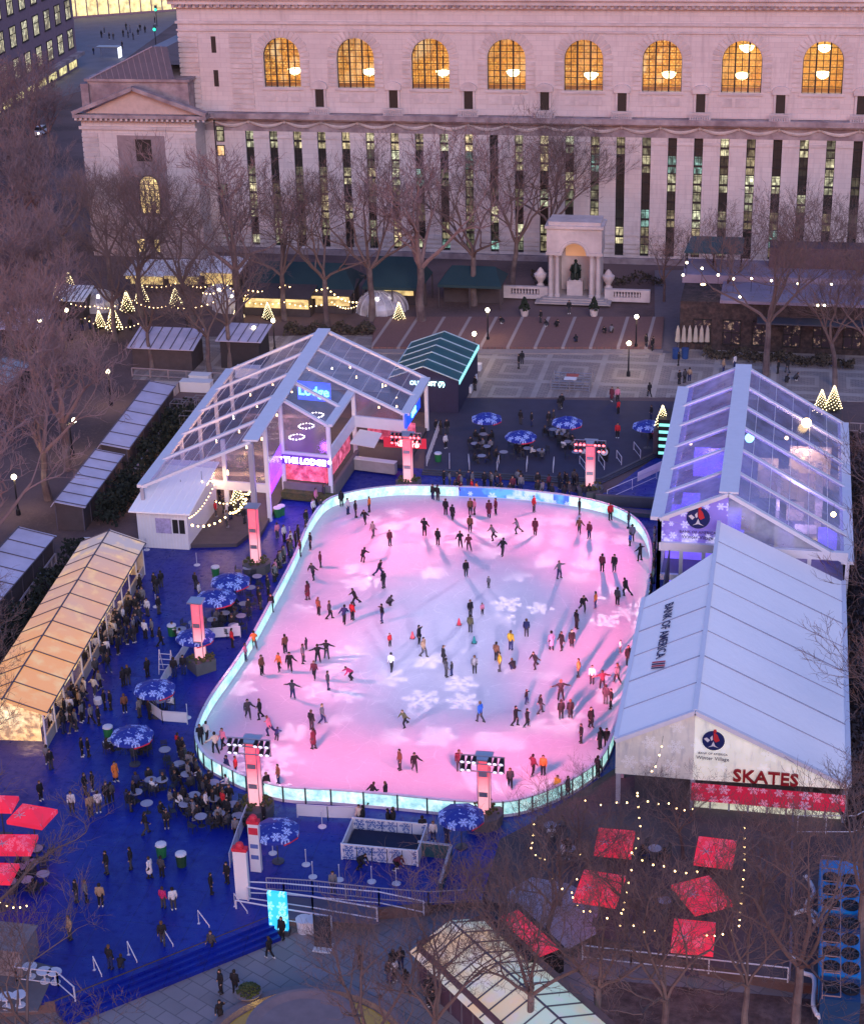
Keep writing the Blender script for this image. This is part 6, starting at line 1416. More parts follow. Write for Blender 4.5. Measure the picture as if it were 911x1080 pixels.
def table_set(x, y, zone, z=0.0, n=3, sit=2, grp='left', table=True, cols='kkkkdgw'):
    p = G(x, y, z)
    if table: put('t', TT, p, 0, 'small round cafe table', 'table', zone, 'cafe tables, %s' % grp)
    a0 = prnd.uniform(0, 6)
    for i in range(n):
        a = a0+2*PI*i/n+prnd.uniform(-.3, .3); q = p+V((math.cos(a), math.sin(a), 0))*.85; rz = a+PI/2
        put('c', CH, q, rz, 'dark metal cafe chair', 'chair', zone, 'cafe chairs, %s' % grp)
        if i < sit:
            s2 = PX(q); o = person(s2[0], s2[1], prnd.choice(cols), 'z', zone, noun='visitor', group='seated visitors, %s' % grp, z=z, rz=rz, sc=.92, boots=(.02, .02, .02)); o.location = q+V((0, 0, z*0))
Zs = ['near left curve of boards', 'near left seating', 'green bins on the blue deck', 'left umbrella on the blue deck']
for (x, y, n, s_) in ((190, 815, 3, 1), (198, 826, 4, 3), (172, 832, 3, 1), (160, 832, 4, 3), (206, 848, 4, 3), (227, 852, 4, 3), (232, 868, 4, 3), (196, 858, 4, 3), (145, 845, 2, 1), (226, 835, 4, 2), (247, 858, 3, 2), (213, 871, 3, 1), (156, 857, 0, 0), (175, 800, 2, 0), (252, 870, 3, 2)): table_set(x, y, Zs, n=n, sit=s_, grp='near left of the rink')
Zu = ['planter tower umbrella', 'planter tower', 'left straight boards', 'kiosk queue umbrella', 'left umbrella on the blue deck']
for (x, y, n, s_) in ((262, 607, 3, 0), (252, 622, 4, 1), (236, 640, 4, 2), (238, 655, 4, 3), (258, 645, 3, 1), (225, 662, 3, 2), (247, 668, 3, 1), (205, 665, 3, 2), (160, 742, 4, 3), (170, 748, 3, 2), (143, 795, 4, 3), (152, 790, 3, 2), (265, 628, 3, 0), (255, 658, 2, 0), (272, 616, 2, 0), (192, 672, 3, 2), (125, 790, 2, 1)): table_set(x, y, Zu, n=n, sit=s_, grp='under the left umbrellas')
Zd = ['left umbrella on the dark deck', 'middle umbrella on the dark deck', 'right umbrella on the dark deck', 'drum on the dark deck']
for (x, y, n, s_) in ((510, 465, 4, 3), (513, 478, 4, 3), (501, 475, 3, 2), (547, 475, 4, 3), (556, 480, 2, 1), (531, 484, 2, 1), (590, 465, 4, 3), (598, 473, 4, 3), (570, 482, 3, 2), (607, 484, 2, 1), (583, 460, 3, 2), (508, 488, 3, 2), (687, 462, 3, 2)): table_set(x, y, Zd, n=n, sit=s_, grp='on the dark deck')
Zc = ['red canopies at the left', 'green bins on the blue deck']
for (x, y, n, s_) in ((22, 925, 4, 3), (35, 920, 3, 1), (40, 905, 2, 1), (12, 940, 3, 1), (30, 938, 3, 1), (47, 932, 2, 0)): table_set(x, y, Zc, n=n, sit=s_, grp='below the left red canopies')
LM['red square canopies'] = (690, 930)
for (x, y, n, s_) in ((650, 905, 4, 2), (632, 950, 4, 1), (752, 915, 4, 2), (738, 962, 3, 1), (728, 1002, 4, 0), (690, 905, 4, 2), (700, 960, 4, 0), (600, 905, 3, 1), (580, 880, 3, 2)): table_set(x, y, ['red square canopies', 'long glowing stall roof', 'near right boards'], n=n, sit=s_, grp='below the red square canopies')
def g_umb(nt, c, b):
    v = coord(nt); x, y, z = xyz(nt, v); fk = flakes(nt, x/.66+.4, y/.66+.2, .5, .85); n = noise(nt, v, 5.5, 2); dots = n.gt(.68)
    return mixc(nt, fk.f('MAXIMUM', dots*.8), (.006, .012, .22), (.45, .58, .95))
m_umb = mat('blue_snowflake_canvas', fn=g_umb, rough=.6, emit=(.05, .1, .5), es=.12); m_rim = mat('red_umbrella_rim', (.6, .03, .06), .6)
def make_umb():
    t = thing('umbrella', 'x', 'umbrella', (0, 0, 0), 'blue snowflake umbrellas'); n = 8; mb = MB(); v = [(0, 0, 2.95)]; f = []
    for ring, (r, z) in enumerate(((.75, 2.72), (1.5, 2.38), (1.52, 2.2))):
        for k in range(16): a = 2*PI*k/16+PI/8; rr = r*(1 if k % 2 == 0 else .955); v.append((rr*math.cos(a), rr*math.sin(a), z-(0 if k % 2 == 0 else .03)))
    for k in range(16):
        f.append((0, 1+k, 1+(k+1) % 16)); f.append((1+k, 17+k, 17+(k+1) % 16, 1+(k+1) % 16)); f.append((17+k, 33+k, 33+(k+1) % 16, 17+(k+1) % 16))
    mb.add(v, f); mb.build('canopy', m_umb, t)
    mb = MB(); mb.add([v[33+k] for k in (12, 13, 14, 15)]+[(v[33+k][0], v[33+k][1], 2.08) for k in (12, 13, 14, 15)], [(0, 1, 5, 4), (1, 2, 6, 5), (2, 3, 7, 6)]); mb.build('red_valance', m_rim, t)
    mb = MB(); mb.tube([(0, 0, 0), (0, 0, 2.95)], .035, 6); mb.build('pole', m_dkgrey, t); mb = MB(); mb.lathe([(.4, 0), (.4, .08), (.1, .12)], (0, 0, 0), 10); mb.build('base', m_dkgrey, t)
    for k in range(8): a = 2*PI*k/8+PI/8; mb = MB(); mb.tube([(0, 0, 2.9), (1.48*math.cos(a), 1.48*math.sin(a), 2.33)], .015, 3); mb.build('rib', m_dkgrey, t)
    return t
UM = make_umb()
for i, (x, y, l) in enumerate(((243, 612, 'farthest in the left seating, beside a green bin'), (228, 629, 'just right of the tower in the square grey planter'), (206, 668, 'half behind the tower in the square grey planter'), (163, 723, 'nearest to the kiosk queue'), (139, 772, 'left and near, beside a row of white stools'), (291, 872, 'by the near left rink corner gate'), (486, 857, 'beside the tower on the near boards'), (513, 439, 'leftmost on the dark deck'), (549, 458, 'in the middle, nearest on the dark deck'), (598, 443, 'third from the left on the dark deck'), (683, 447, 'rightmost on the dark deck by the pavilion'))):
    o = UM if i == 0 else dup(UM, (0, 0, 0)); o.location = G(x, y, 2.6)*1.0; o.location.z = 0; o.rotation_euler = (0, 0, prnd.uniform(-.3, .3)); sc_ = (1.08 if y < 650 else 1.0) if y > 560 else 1.02; o.scale = (sc_,)*3; o['label'] = 'blue snowflake umbrella '+l
# ------------------------------------------------------------------ dark deck by the plaza
dk = thing('dark_deck', 'dark timber deck with blue umbrellas between plaza and rink', 'deck', G(560, 500))
pd = [G(x, y) for x, y in ((470, 420), (711, 424), (700, 474), (634, 506), (600, 505), (447, 496), (452, 424))]
mb = MB(); mb.prism([tuple(p.xy) for p in pd], .008, .06); mb.build('boards', mat('dark_blue_boards', (.045, .042, .075), .7, var=.3, scale=.7), dk)
mb = MB()
for a, b2 in ((pd[2], pd[3]), (pd[3], pd[4]), (pd[4], pd[5])):
    for k in range(3): o = V((0, -.35*(k+1), 0)); mb.beam(a+o+V((0, 0, .14-.04*k)), b2+o+V((0, 0, .14-.04*k)), .3, .28-.08*k)
mb.build('edge_steps', m_dkgrey, dk)
def rail_run(label, pts, h=1.05, z=0.0, m=None, bars=True, cat='railing', group=None, step=1.6, name='railing', panel=None, r=.03):
    P = [G(x, y, z) for x, y in pts]; t = thing(name, label, cat, P[0], group)
    mb = MB(); mb.tube([p+V((0, 0, h)) for p in P], r*1.2, 5); mb.tube([p+V((0, 0, .2)) for p in P], r, 5)
    mb.build('top_rail', m or m_rail, t); ps = MB()
    for a, b2 in zip(P, P[1:]):
        L = (b2-a).length; n = max(1, int(L/step))
        for i in range(n+1): q = a.lerp(b2, i/n); ps.beam(q, q+V((0, 0, h)), r*2, r*2)
        if bars and panel is None:
            nn = int(L/.16)
            for i in range(nn): q = a.lerp(b2, i/nn); ps.beam(q+V((0, 0, .2)), q+V((0, 0, h)), .016, .016)
    ps.build('posts', m or m_rail, t)
    if panel is not None:
        for a, b2 in zip(P, P[1:]): mb = MB(); mb.beam(a+V((0, 0, h*.55)), b2+V((0, 0, h*.55)), .05, h*.8); mb.build('panel', panel, t)
    return t
for i, (x0, y0, x1, y1) in enumerate(((474, 487, 474, 495), (494, 488, 495, 496), (526, 489, 524, 497), (556, 490, 555, 498), (584, 491, 583, 499), (611, 490, 617, 498), (631, 487, 637, 496), (650, 484, 655, 491), (668, 475, 675, 484))):
    rail_run('%s short pale handrail from the left on the dark deck edge' % NUM[i], [(x0, y0), (x1, y1)], .9, bars=False, group='short handrails of the dark deck', step=9)
rail_run('lilac railing beside the lodge at the dark deck left end', [(450, 492), (463, 455)], bars=True)
dm = G(637, 486); t = thing('bass_drum', 'upright drum shaped white faced stand on the dark deck', 'drum', dm); mb = MB(); mb.tube([dm+V((0, -.2, 1)), dm+V((0, .25, 1))], .5, 14); mb.build('shell', m_black, t); mb = MB(); mb.tube([dm+V((0, -.21, 1)), dm+V((0, -.23, 1))], .36, 14); mb.build('face', m_white, t); mb = MB(); mb.box(dm+V((0, 0, .25)), (.7, .7, .5)); mb.build('stand', m_black, t)
# ramp wall at the right of the far boards
rw_ = thing('ramp_wall', 'dark low ramp wall behind the far right boards', 'wall', G(660, 535)); mb = MB(); mb.beam(G(628, 532)+V((0, 0, .5)), G(692, 536)+V((0, 0, .5)), .4, 1.0); mb.beam(G(640, 540)+V((0, 0, .2)), G(692, 545)+V((0, 0, .2)), .9, .4); mb.build('wall', m_dkgrey, rw_)
rail_run('pale ramp railing on the blue floor by the violet pavilion', [(640, 528), (692, 505)], bars=False, step=2.5)
t = thing('white_banner', 'white banner hung on the ramp railing by the pavilion', 'banner', G(682, 512)); mb = MB(); mb.beam(G(672, 512)+V((0, -.1, .9)), G(697, 500)+V((0, -.1, .9)), .04, .9); mb.build('cloth', m_white, t)
# ------------------------------------------------------------------ pile of bench frames in the plaza
t = thing('stacked_bench_frames', 'stack of steel bench frames with a red board in the plaza', 'frames', G(603, 410)); c = G(602, 408)
mb = MB()
for k in range(4):
    z = .2+k*.3
    mb.tube([c+V((-2, -1.4, z)), c+V((2.1, -1.4, z))], .04, 4); mb.tube([c+V((-2, 1.4, z)), c+V((2.1, 1.4, z))], .04, 4)
    for i in range(6): x = -2+i*.82; mb.tube([c+V((x, -1.4, z)), c+V((x, 1.4, z))], .035, 4)
for x in (-2, 0, 2.1):
    for y in (-1.4, 1.4): mb.beam(c+V((x, y, 0)), c+V((x, y, 1.3)), .06, .06)
mb.build('frames', m_steel, t); mb = MB(); mb.box(c+V((.1, .4, 1.2)), (1.3, .8, .06)); mb.build('red_board', mat('faded_red_board', (.4, .10, .08)), t); mb = MB(); mb.box(c+V((0, -.7, 1.2)), (1.3, .9, .05)); mb.build('white_board', m_white, t)
# ------------------------------------------------------------------ monument
mc = G(604, 322); MX = mc.x; MY = mc.y; mt_ = thing('stone_monument', 'pale stone monument with arch, paired columns and seated bronze figure niche', 'monument', mc)
s_ = m_wall2
mb = MB()
for k, (w_, d_) in enumerate(((9.2, 4.8), (8.2, 4.2), (7.4, 3.8))): mb.box((MX, MY+2.6, .25+.17*(k+.5)), (w_, d_+1.8-.4*k, .17+.002*k))
mb.build('steps', mat('monument_steps', (.40, .35, .34)), mt_)
zb = .76
mb = MB()
for sx in (-1, 1): mb.box((MX+sx*2.55, MY+3.0, zb+3.1), (1.2, 3.0, 6.2))
mb.box((MX, MY+4.4, zb+3.1), (3.9, .3, 6.2)); mb.build('piers', s_, mt_)
for sx in (-2.9, -2.1, 2.1, 2.9):
    mb = MB(); mb.lathe([(.36, 0), (.36, .25), (.28, .35), (.25, 4.9), (.34, 5.1), (.36, 5.3)], (MX+sx, MY+1.05, zb), 10); mb.build('column', s_, mt_, smooth=False)
# arch block
mb = MB(); zc_ = zb+5.3; R_ = 1.45; n = 12; y0_, y1_ = MY+.7, MY+4.2; top = zb+8.6
arc = [(MX-R_*math.cos(PI*i/n), zc_+R_*math.sin(PI*i/n)) for i in range(n+1)]; HWm = 3.35
def om(i):
    t = i/n
    if t < .25: return (MX-HWm, zc_+(top-zc_)*t/.25)
    if t > .75: return (MX+HWm, zc_+(top-zc_)*(1-t)/.25)
    return (MX-HWm+2*HWm*(t-.25)/.5, top)
for i in range(n):
    p, q, r_, s2 = arc[i], arc[i+1], om(i), om(i+1); mb.poly([(p[0], y0_, p[1]), (q[0], y0_, q[1]), (s2[0], y0_, s2[1]), (r_[0], y0_, r_[1])]); mb.poly([(p[0], y0_, p[1]), (q[0], y0_, q[1]), (q[0], y1_, q[1]), (p[0], y1_, p[1])])
mb.bb(MX-HWm, MX-R_, y0_+.01, y1_, zc_, top); mb.bb(MX+R_, MX+HWm, y0_+.01, y1_, zc_, top); mb.bb(MX-R_-.01, MX+R_+.01, y0_+.02, y1_, zc_+R_, top)
mb.bb(MX-HWm-.2, MX+HWm+.2, y0_-.3, y1_+.2, top, top+.35); mb.bb(MX-HWm+.2, MX+HWm-.2, y0_, y1_, top+.35, top+.8)
mb.bb(MX-HWm-.1, MX-R_-.05, y0_-.15, y0_-.01, zc_-.02, zc_+.35); mb.bb(MX+R_+.05, MX+HWm+.1, y0_-.15, y0_-.01, zc_-.02, zc_+.35)
mb.tube([(a, y0_-.06, b2) for a, b2 in [(MX-(R_+.25)*math.cos(PI*i/n), zc_+(R_+.25)*math.sin(PI*i/n)) for i in range(n+1)]], .16, 4)
mb.build('arch_block', s_, mt_)
mb = MB(); mb.poly([(MX-R_, MY+4.1, zc_-1), (MX+R_, MY+4.1, zc_-1)]+[(a, MY+4.1, b2) for a, b2 in arc[::-1]]); mb.build('niche_vault', glow('warm_lit_vault', (.8, .42, .22), .35), mt_)
mb = MB(); mb.box((MX, MY+2.4, zb+.9), (1.9, 1.7, 1.8)); mb.box((MX, MY+2.4, zb+1.86), (1.5, 1.4, .12)); mb.build('pedestal', s_, mt_)
mb = MB(); b0 = V((MX, MY+2.4, zb+1.92)); mb.box(b0+V((0, .35, .8)), (1.2, .5, 1.6)); mb.tube([b0+V((0, .1, .2)), b0+V((0, .15, .9)), b0+V((0, .2, 1.6)), b0+V((0, .15, 2.0))], [.62, .5, .42, .16], 10); mb.tube([b0+V((-.25, 0, .8)), b0+V((-.28, -.55, .75)), b0+V((-.28, -.6, 0))], .2, 8); mb.tube([b0+V((.25, 0, .8)), b0+V((.28, -.55, .75)), b0+V((.28, -.6, 0))], .2, 8); mb.tube([b0+V((-.45, .1, 1.55)), b0+V((-.62, -.1, 1.1)), b0+V((-.35, -.45, .95))], .13, 6); mb.tube([b0+V((.45, .1, 1.55)), b0+V((.62, -.1, 1.1)), b0+V((.35, -.45, .95))], .13, 6); mb.ball(b0+V((0, .08, 2.2)), .22, 8)
o = mb.build('bronze_statue', mat('dark_bronze', (.02, .035, .03), .45, .5), off=b0); tag(o, 'dark bronze seated figure on the pedestal under the arch', 'statue')
def balus(label, x0, x1, y):
    a = V((G(x0, y).x, MY+1.6, 0)); b2 = V((G(x1, y).x, MY+1.6, 0)); t = thing('stone_balustrade', label, 'balustrade', a, 'stone balustrades')
    mb = MB(); mb.bb(a.x, b2.x, a.y-.3, a.y+.3, .25, .75); mb.bb(a.x, b2.x, a.y-.28, a.y+.28, 1.5, 1.75); L = b2.x-a.x
    mb.bb(a.x, a.x+L*.2, a.y-.26, a.y+.26, .75, 1.5); mb.bb(b2.x-L*.2, b2.x, a.y-.26, a.y+.26, .75, 1.5); mb.build('parapet', s_, t)
    mb = MB(); n = 9
    for i in range(n): mb.lathe([(.08, 0), (.15, .25), (.07, .5), (.1, .74)], (a.x+L*(.24+.52*i/(n-1)), a.y, .755), 6)
    mb.build('balusters', s_, t)
balus('stone balustrade left of the monument', 523, 574, 327); balus('stone balustrade right of the monument', 633, 682, 331)
for i, x in enumerate((566, 639)):
    p = V((G(x, 322).x, MY+2.6, .3)); mb = MB(); mb.lathe([(.5, 0), (.5, 1.4), (.35, 1.5), (.3, 1.7), (.75, 2.5), (.8, 2.8), (.5, 3.0), (.35, 3.3), (.1, 3.6)], p, 12); tag(mb.build('stone_urn', s_, off=p), 'large pale stone urn just %s of the monument' % ('left', 'right')[i], 'urn')
for i, x in enumerate((553, 626)):
    p = G(x, 333, .25); t = thing('potted_conifer', 'clipped conifer in a pale pot, %s of the monument steps' % ('left', 'right')[i], 'plant', p); mb = MB(); mb.lathe([(.4, 0), (.55, .8)], p, 10); mb.build('pot', s_, t); mb = MB()
    for k in range(160): f = random.random(); a = random.uniform(0, 6.3); r = .6*(1-f)*random.uniform(.7, 1.1)+.05; mb.ball(p+V((r*math.cos(a), r*math.sin(a), .8+f*1.5)), .12, 4)
    mb.build('foliage', mat('dark_green_leaf', (.02, .03, .018), .9, var=.5, scale=6), t)
# lamp posts
m_globe = glow('lamp_globe', (1, .88, .60), 12)
def make_lamp(n=1):
    t = thing('street_lamp', 'x', 'street lamp', (0, 0, 0), 'park street lamps'); mb = MB(); mb.lathe([(.22, 0), (.2, .5), (.1, .6), (.06, 3.3), (.1, 3.5)], (0, 0, 0), 8)
    if n == 2: mb.tube([(-.55, 0, 3.6), (-.5, 0, 3.3), (0, 0, 3.2), (.5, 0, 3.3), (.55, 0, 3.6)], .04, 5)
    mb.build('post', m_black, t)
    for x in ((0,) if n == 1 else (-.55, .55)): mb = MB(); mb.ball((x, 0, 3.75), .25, 10); mb.build('globe', m_globe, t); mb = MB(); mb.lathe([(.12, 3.47), (.14, 3.53)], (x, 0, 0), 8); mb.build('collar', m_black, t)
    return t
L1, L2 = make_lamp(1), make_lamp(2)
for i, (x, y, n, l) in enumerate(((514, 327, 1, 'at the left end of the brick terrace'), (500, 352, 1, 'beside the teal gabled tent'), (671, 334, 1, 'at the right end of the brick terrace'), (663, 362, 1, 'alone in the plaza right of the bench frames'), (288, 338, 1, 'behind the lodge, left of the dark pavilion'), (268, 346, 1, 'beside the near black hut roof behind the lodge'), (42, 338, 1, 'over the far left hut'), (15, 503, 1, 'low at the far left among trees'), (114, 392, 1, 'in the middle of the left grove'), (73, 443, 2, 'with two globes in the left grove'), (70, 327, 1, 'by the igloo in the left grove'), (883, 287, 1, 'over the cafe roof at the right'))):
    o = dup(L1 if n == 1 else L2, G(x, y, 3.75)); o.location.z = 0; o['label'] = 'lit street lamp '+l
    pl_ = bpy.data.lights.new('lamp_light', 'POINT'); pl_.energy = 260; pl_.color = (1, .72, .42); pl_.shadow_soft_size = .3; q_ = bpy.data.objects.new('lamp_light', pl_); COL.objects.link(q_); q_.parent = o; q_.location = (0, 0, 3.3)
for L in (L1, L2):
    for c in list(L.children): bpy.data.objects.remove(c)
    bpy.data.objects.remove(L)
# ------------------------------------------------------------------ cafe building at the right
a = G(712, 372); cy = a.y+1.5; cx0 = G(716, 366).x; cx1 = G(935, 372).x
cf = thing('park_cafe', 'long dark ivy covered cafe with flat lilac roof terrace', 'building', (cx0, cy, 0))
m_ivy = mat('bare_ivy_wall', (.045, .035, .035), .95, var=.7, scale=3, col2=(.09, .06, .055), bump=.8)
mb = MB(); mb.bb(cx0, cx1, cy, cy+14, 0, 5.6); mb.build('wall', m_ivy, cf)
mb = MB(); mb.bb(AY(760, 290, cy).x, cx1+.3, cy-.4, cy+7, 5.61, 5.95); mb.bb(cx0-.3, cx1+.3, cy+7.2, cy+14, 5.61, 6.6); mb.build('roof', mat('lilac_flat_roof', (.26, .22, .29), .7, var=.3, scale=.6), cf)
mb = MB(); mb.bb(AY(760, 290, cy).x+5, cx1, cy+11, cy+14.2, 6.62, 9.0); mb.build('roof_plant_room', mat('brown_screen', (.13, .085, .095), .9, var=.3), cf)
def g_cafe(nt, c, b):
    v = wpos(nt); n = noise(nt, v, 1.4, 5, .8); nt.links.new(((n-.56)*5).f('MAXIMUM', .0).s, b.inputs['Emission Strength']); return mixc(nt, noise(nt, v, .8), (1, .45, .25), (1, .8, .6))
m_cafew = glow('cafe_window_light', (.9, .55, .35), .5, fn=g_cafe); m_cafew.node_tree.nodes['Principled BSDF'].inputs['Base Color'].default_value = (.03, .02, .03, 1)
x_ = cx0+2.5; k = 0
while x_ < cx1-2:
    mb = MB(); 
    for (u0, u1, w0_, w1_) in ((-1, -.9, .8, 3.6), (.9, 1, .8, 3.6), (-1, 1, 3.5, 3.62), (-1, 1, .7, .82), (-.05, .05, .8, 3.6), (-1, 1, 2.1, 2.18)): mb.bb(x_+u0, x_+u1, cy-.14, cy-.02, w0_, w1_)
    wd = mb.build('window', m_bronze, cf); mb = MB(); mb.bb(x_-.9, x_+.9, cy-.06, cy-.03, .82, 3.5); mb.build('pane', m_cafew, wd); x_ += 3.3; k += 1
mb = MB(); mb.bb(AY(800, 300, cy).x, cx1, cy-2.4, cy, 3.95, 4.1); mb.build('canopy', m_dkgrey, cf)
t = thing('teal_canvas_roof', 'flat teal canvas shelter roof left on the cafe terrace', 'canopy', (cx0, cy+9, 0)); mb = MB(); xa, xb = AY(722, 250, cy+10).x, AY(784, 250, cy+10).x
mb.slab([(xa+.6, cy+13, 9.6), (xb, cy+13, 9.6), (xb, cy+9.5, 8.6), (xa, cy+9.5, 8.6)], .15); mb.build('canvas', mat('teal_grey_canvas', (.05, .09, .10), .8), t)
mb = MB()
for x_ in (xa+.2, (xa+xb)/2, xb-.2): mb.beam((x_, cy+9.7, 6.6), (x_, cy+9.7, 8.6), .12, .12); mb.beam((x_, cy+12.8, 6.6), (x_, cy+12.8, 9.5), .12, .12)
mb.build('posts', m_black, t)
for i, (x, y) in enumerate(((724, 277), (740, 283), (757, 290), (773, 294), (792, 294), (813, 296), (841, 299), (876, 300), (720, 290), (741, 300), (862, 322), (869, 322), (780, 313))):
    p = AY(x, y, cy-.9 if i > 9 else cy+.1); t = thing('cafe_lamp', '%s warm lamp along the cafe front, counted from the left' % (NUM+['eleventh', 'twelfth', 'thirteenth'])[i], 'lamp', p, 'cafe lamps'); mb = MB(); mb.ball(p, .14 if i != 9 else .3, 8, sz=1 if i != 9 else .35); mb.build('globe', m_globe if i != 9 else m_bulb, t); mb = MB(); mb.beam(p+V((0, .05, -.2)), V((p.x, p.y+.05, max(5.9, p.z-1.5) if i < 8 else p.z+.4)), .05, .05); mb.build('bracket', m_black, t)
for i in range(6):
    p = G(714+i*6.2, 369); t = thing('folded_parasol', '%s folded cream parasol from the left at the cafe end' % NUM[i], 'parasol', p, 'folded cream parasols'); mb = MB(); mb.lathe([(.32, 1.0), (.26, 1.6), (.2, 2.4), (.04, 2.9)], p, 8); mb.build('canopy', mat('cream_canvas', (.45, .40, .33), .8), t); mb = MB(); mb.tube([p, p+V((0, 0, 1.1))], .04, 5); mb.build('pole', m_dkwood, t)
for i, x in enumerate((712, 722)): p = G(x, 378); mb = MB(); mb.lathe([(.35, 0), (.4, 1.1), (.42, 1.2)], p, 8); tag(mb.build('recycling_bin', mat('bin_blue', (.02, .06, .20), .5), off=p), '%s blue bin below the folded parasols' % ('left', 'right')[i], 'bin')
m_bush = mat('dry_dark_shrub', (.05, .045, .035), .95, var=.6, scale=5, col2=(.09, .07, .05))
def hedge(name, label, x0, y0, x1, y1, w_, h_, m=None, n=900, z=0.0, seed=1):
    rr = random.Random(seed); a, b2 = G(x0, y0, z), G(x1, y1, z); d = (b2-a); s = V((-d.y, d.x, 0)).normalized(); mb = MB()
    for _ in range(n):
        t = rr.random(); q = a+d*t+s*rr.uniform(-w_, w_)*.5; hh = h_*(.75+.3*math.sin(t*23+seed)); z_ = hh*(rr.random()**.5); c = q+V((0, 0, z_)); sz = rr.uniform(.10, .26)
        ax = V((rr.gauss(0, 1), rr.gauss(0, 1), rr.gauss(0, 1))).normalized(); bx_ = ax.cross(V((rr.gauss(0, 1), rr.gauss(0, 1), .3))).normalized(); mb.poly([c+ax*sz, c+bx_*sz*.7, c-ax*sz, c-bx_*sz*.7])
    o = mb.build(name, m or m_bush, off=a); return tag(o, label, 'hedge' if name == 'hedge' else 'shrub')
m_evg = mat('dark_evergreen', (.014, .022, .018), .9, var=.6, scale=4)
hedge('hedge', 'low scrubby planting along the cafe front', 742, 376, 900, 388, 2.0, 1.2, n=1600, seed=2)
hedge('hedge', 'dark clipped evergreen hedge beside the farther lilac kiosk row', 150, 500, 196, 440, 2.2, 2.4, m_evg, 2200, seed=3)
hedge('hedge', 'dark evergreen hedge between kiosk row and white shed', 112, 555, 146, 512, 2.4, 2.6, m_evg, 1800, seed=4)
hedge('hedge', 'dark hedge beside the left edge kiosk row', -20, 720, 88, 588, 2.2, 2.2, m_evg, 2400, seed=5)
hedge('hedge', 'brown planting strip behind the lodge, left of the brick terrace', 300, 352, 395, 352, 2.0, 1.3, n=1100, seed=6)
hedge('hedge', 'dark planting at the right edge beside the tents', 903, 480, 905, 880, 2.5, 2.8, mat('brown_black_shrub', (.025, .018, .02), .95, var=.5), 4500, seed=7)
hedge('hedge', 'brown shrubs before the library wall at the right of centre', 560, 300, 700, 300, 2, 1.6, n=900, seed=8)
rail_run('pale low stone balustrade behind the lilac huts left of the lodge', [(140, 397), (236, 403)], 1.0, m=mat('dusty_stone', (.28, .23, .25)), r=.06, step=2, cat='balustrade')
rail_run('white balustrade beside the farther lilac kiosk row', [(132, 522), (172, 462), (190, 440)], 1.0, m=mat('pale_balustrade', (.30, .27, .33)), r=.07, step=1, cat='balustrade')
rail_run('white balustrade beside the left edge kiosk row', [(-10, 695), (28, 638), (60, 595)], 1.0, m=MATS['pale_balustrade'], r=.07, step=1, cat='balustrade')
rail_run('dark railing closing the blue deck left of the white shed', [(80, 583), (140, 583)], 1.1, m=m_dkgrey)
rail_run('pale balustrade at the right edge above the pavilion', [(880, 455), (960, 460)], 1.0, m=MATS['dusty_stone'], r=.06, step=2, cat='balustrade')
t = thing('white_hoarding', 'white hoarding panel beside the small dark kiosk end', 'hoarding', G(103, 578)); mb = MB(); mb.beam(G(90, 580)+V((0, 0, .6)), G(115, 580)+V((0, 0, .6)), .1, 1.2); mb.build('panel', m_white, t)
# steel crates behind the lodge's left eave
for i, (x, y) in enumerate(((190, 442), (202, 440), (213, 438), (200, 455))):
    p = G(x, y); t = thing('steel_cage', '%s dark steel cage from the left beside the lodge eave' % NUM[i], 'cage', p, 'steel cages'); mb = MB()
    for sx in (-.7, .7):
        for sy in (-.7, .7): mb.beam(p+V((sx, sy, 0)), p+V((sx, sy, 2)), .07, .07)
    for z in (.05, 1, 1.95):
        for s2 in (-.7, .7): mb.beam(p+V((-.7, s2, z)), p+V((.7, s2, z)), .06, .06); mb.beam(p+V((s2, -.7, z)), p+V((s2, .7, z)), .06, .06)
    mb.build('frame', m_steel, t); mb = MB(); mb.box(p+V((0, 0, .5)), (1.1, 1.1, .8)); mb.build('load', m_dkgrey, t)
for i, (x, y, w_) in enumerate(((175, 415, 2.6), (212, 405, 2.2), (208, 412, 3.4), (262, 397, 2.6))):
    p = G(x, y); mb = MB(); mb.box(p+V((0, 0, .55)), (w_, 1.2, 1.1)); mb.box(p+V((0, 0, 1.13)), (w_+.1, 1.3, .06)); tag(mb.build('white_crate', m_white if i else mat('buff_crate', (.45, .38, .36)), off=p), ['buff topped crate above the kiosk row', 'upper white crate by the lodge eave', 'lower wide white crate by the lodge eave', 'white crate right of the black sided hut'][i], 'crate')
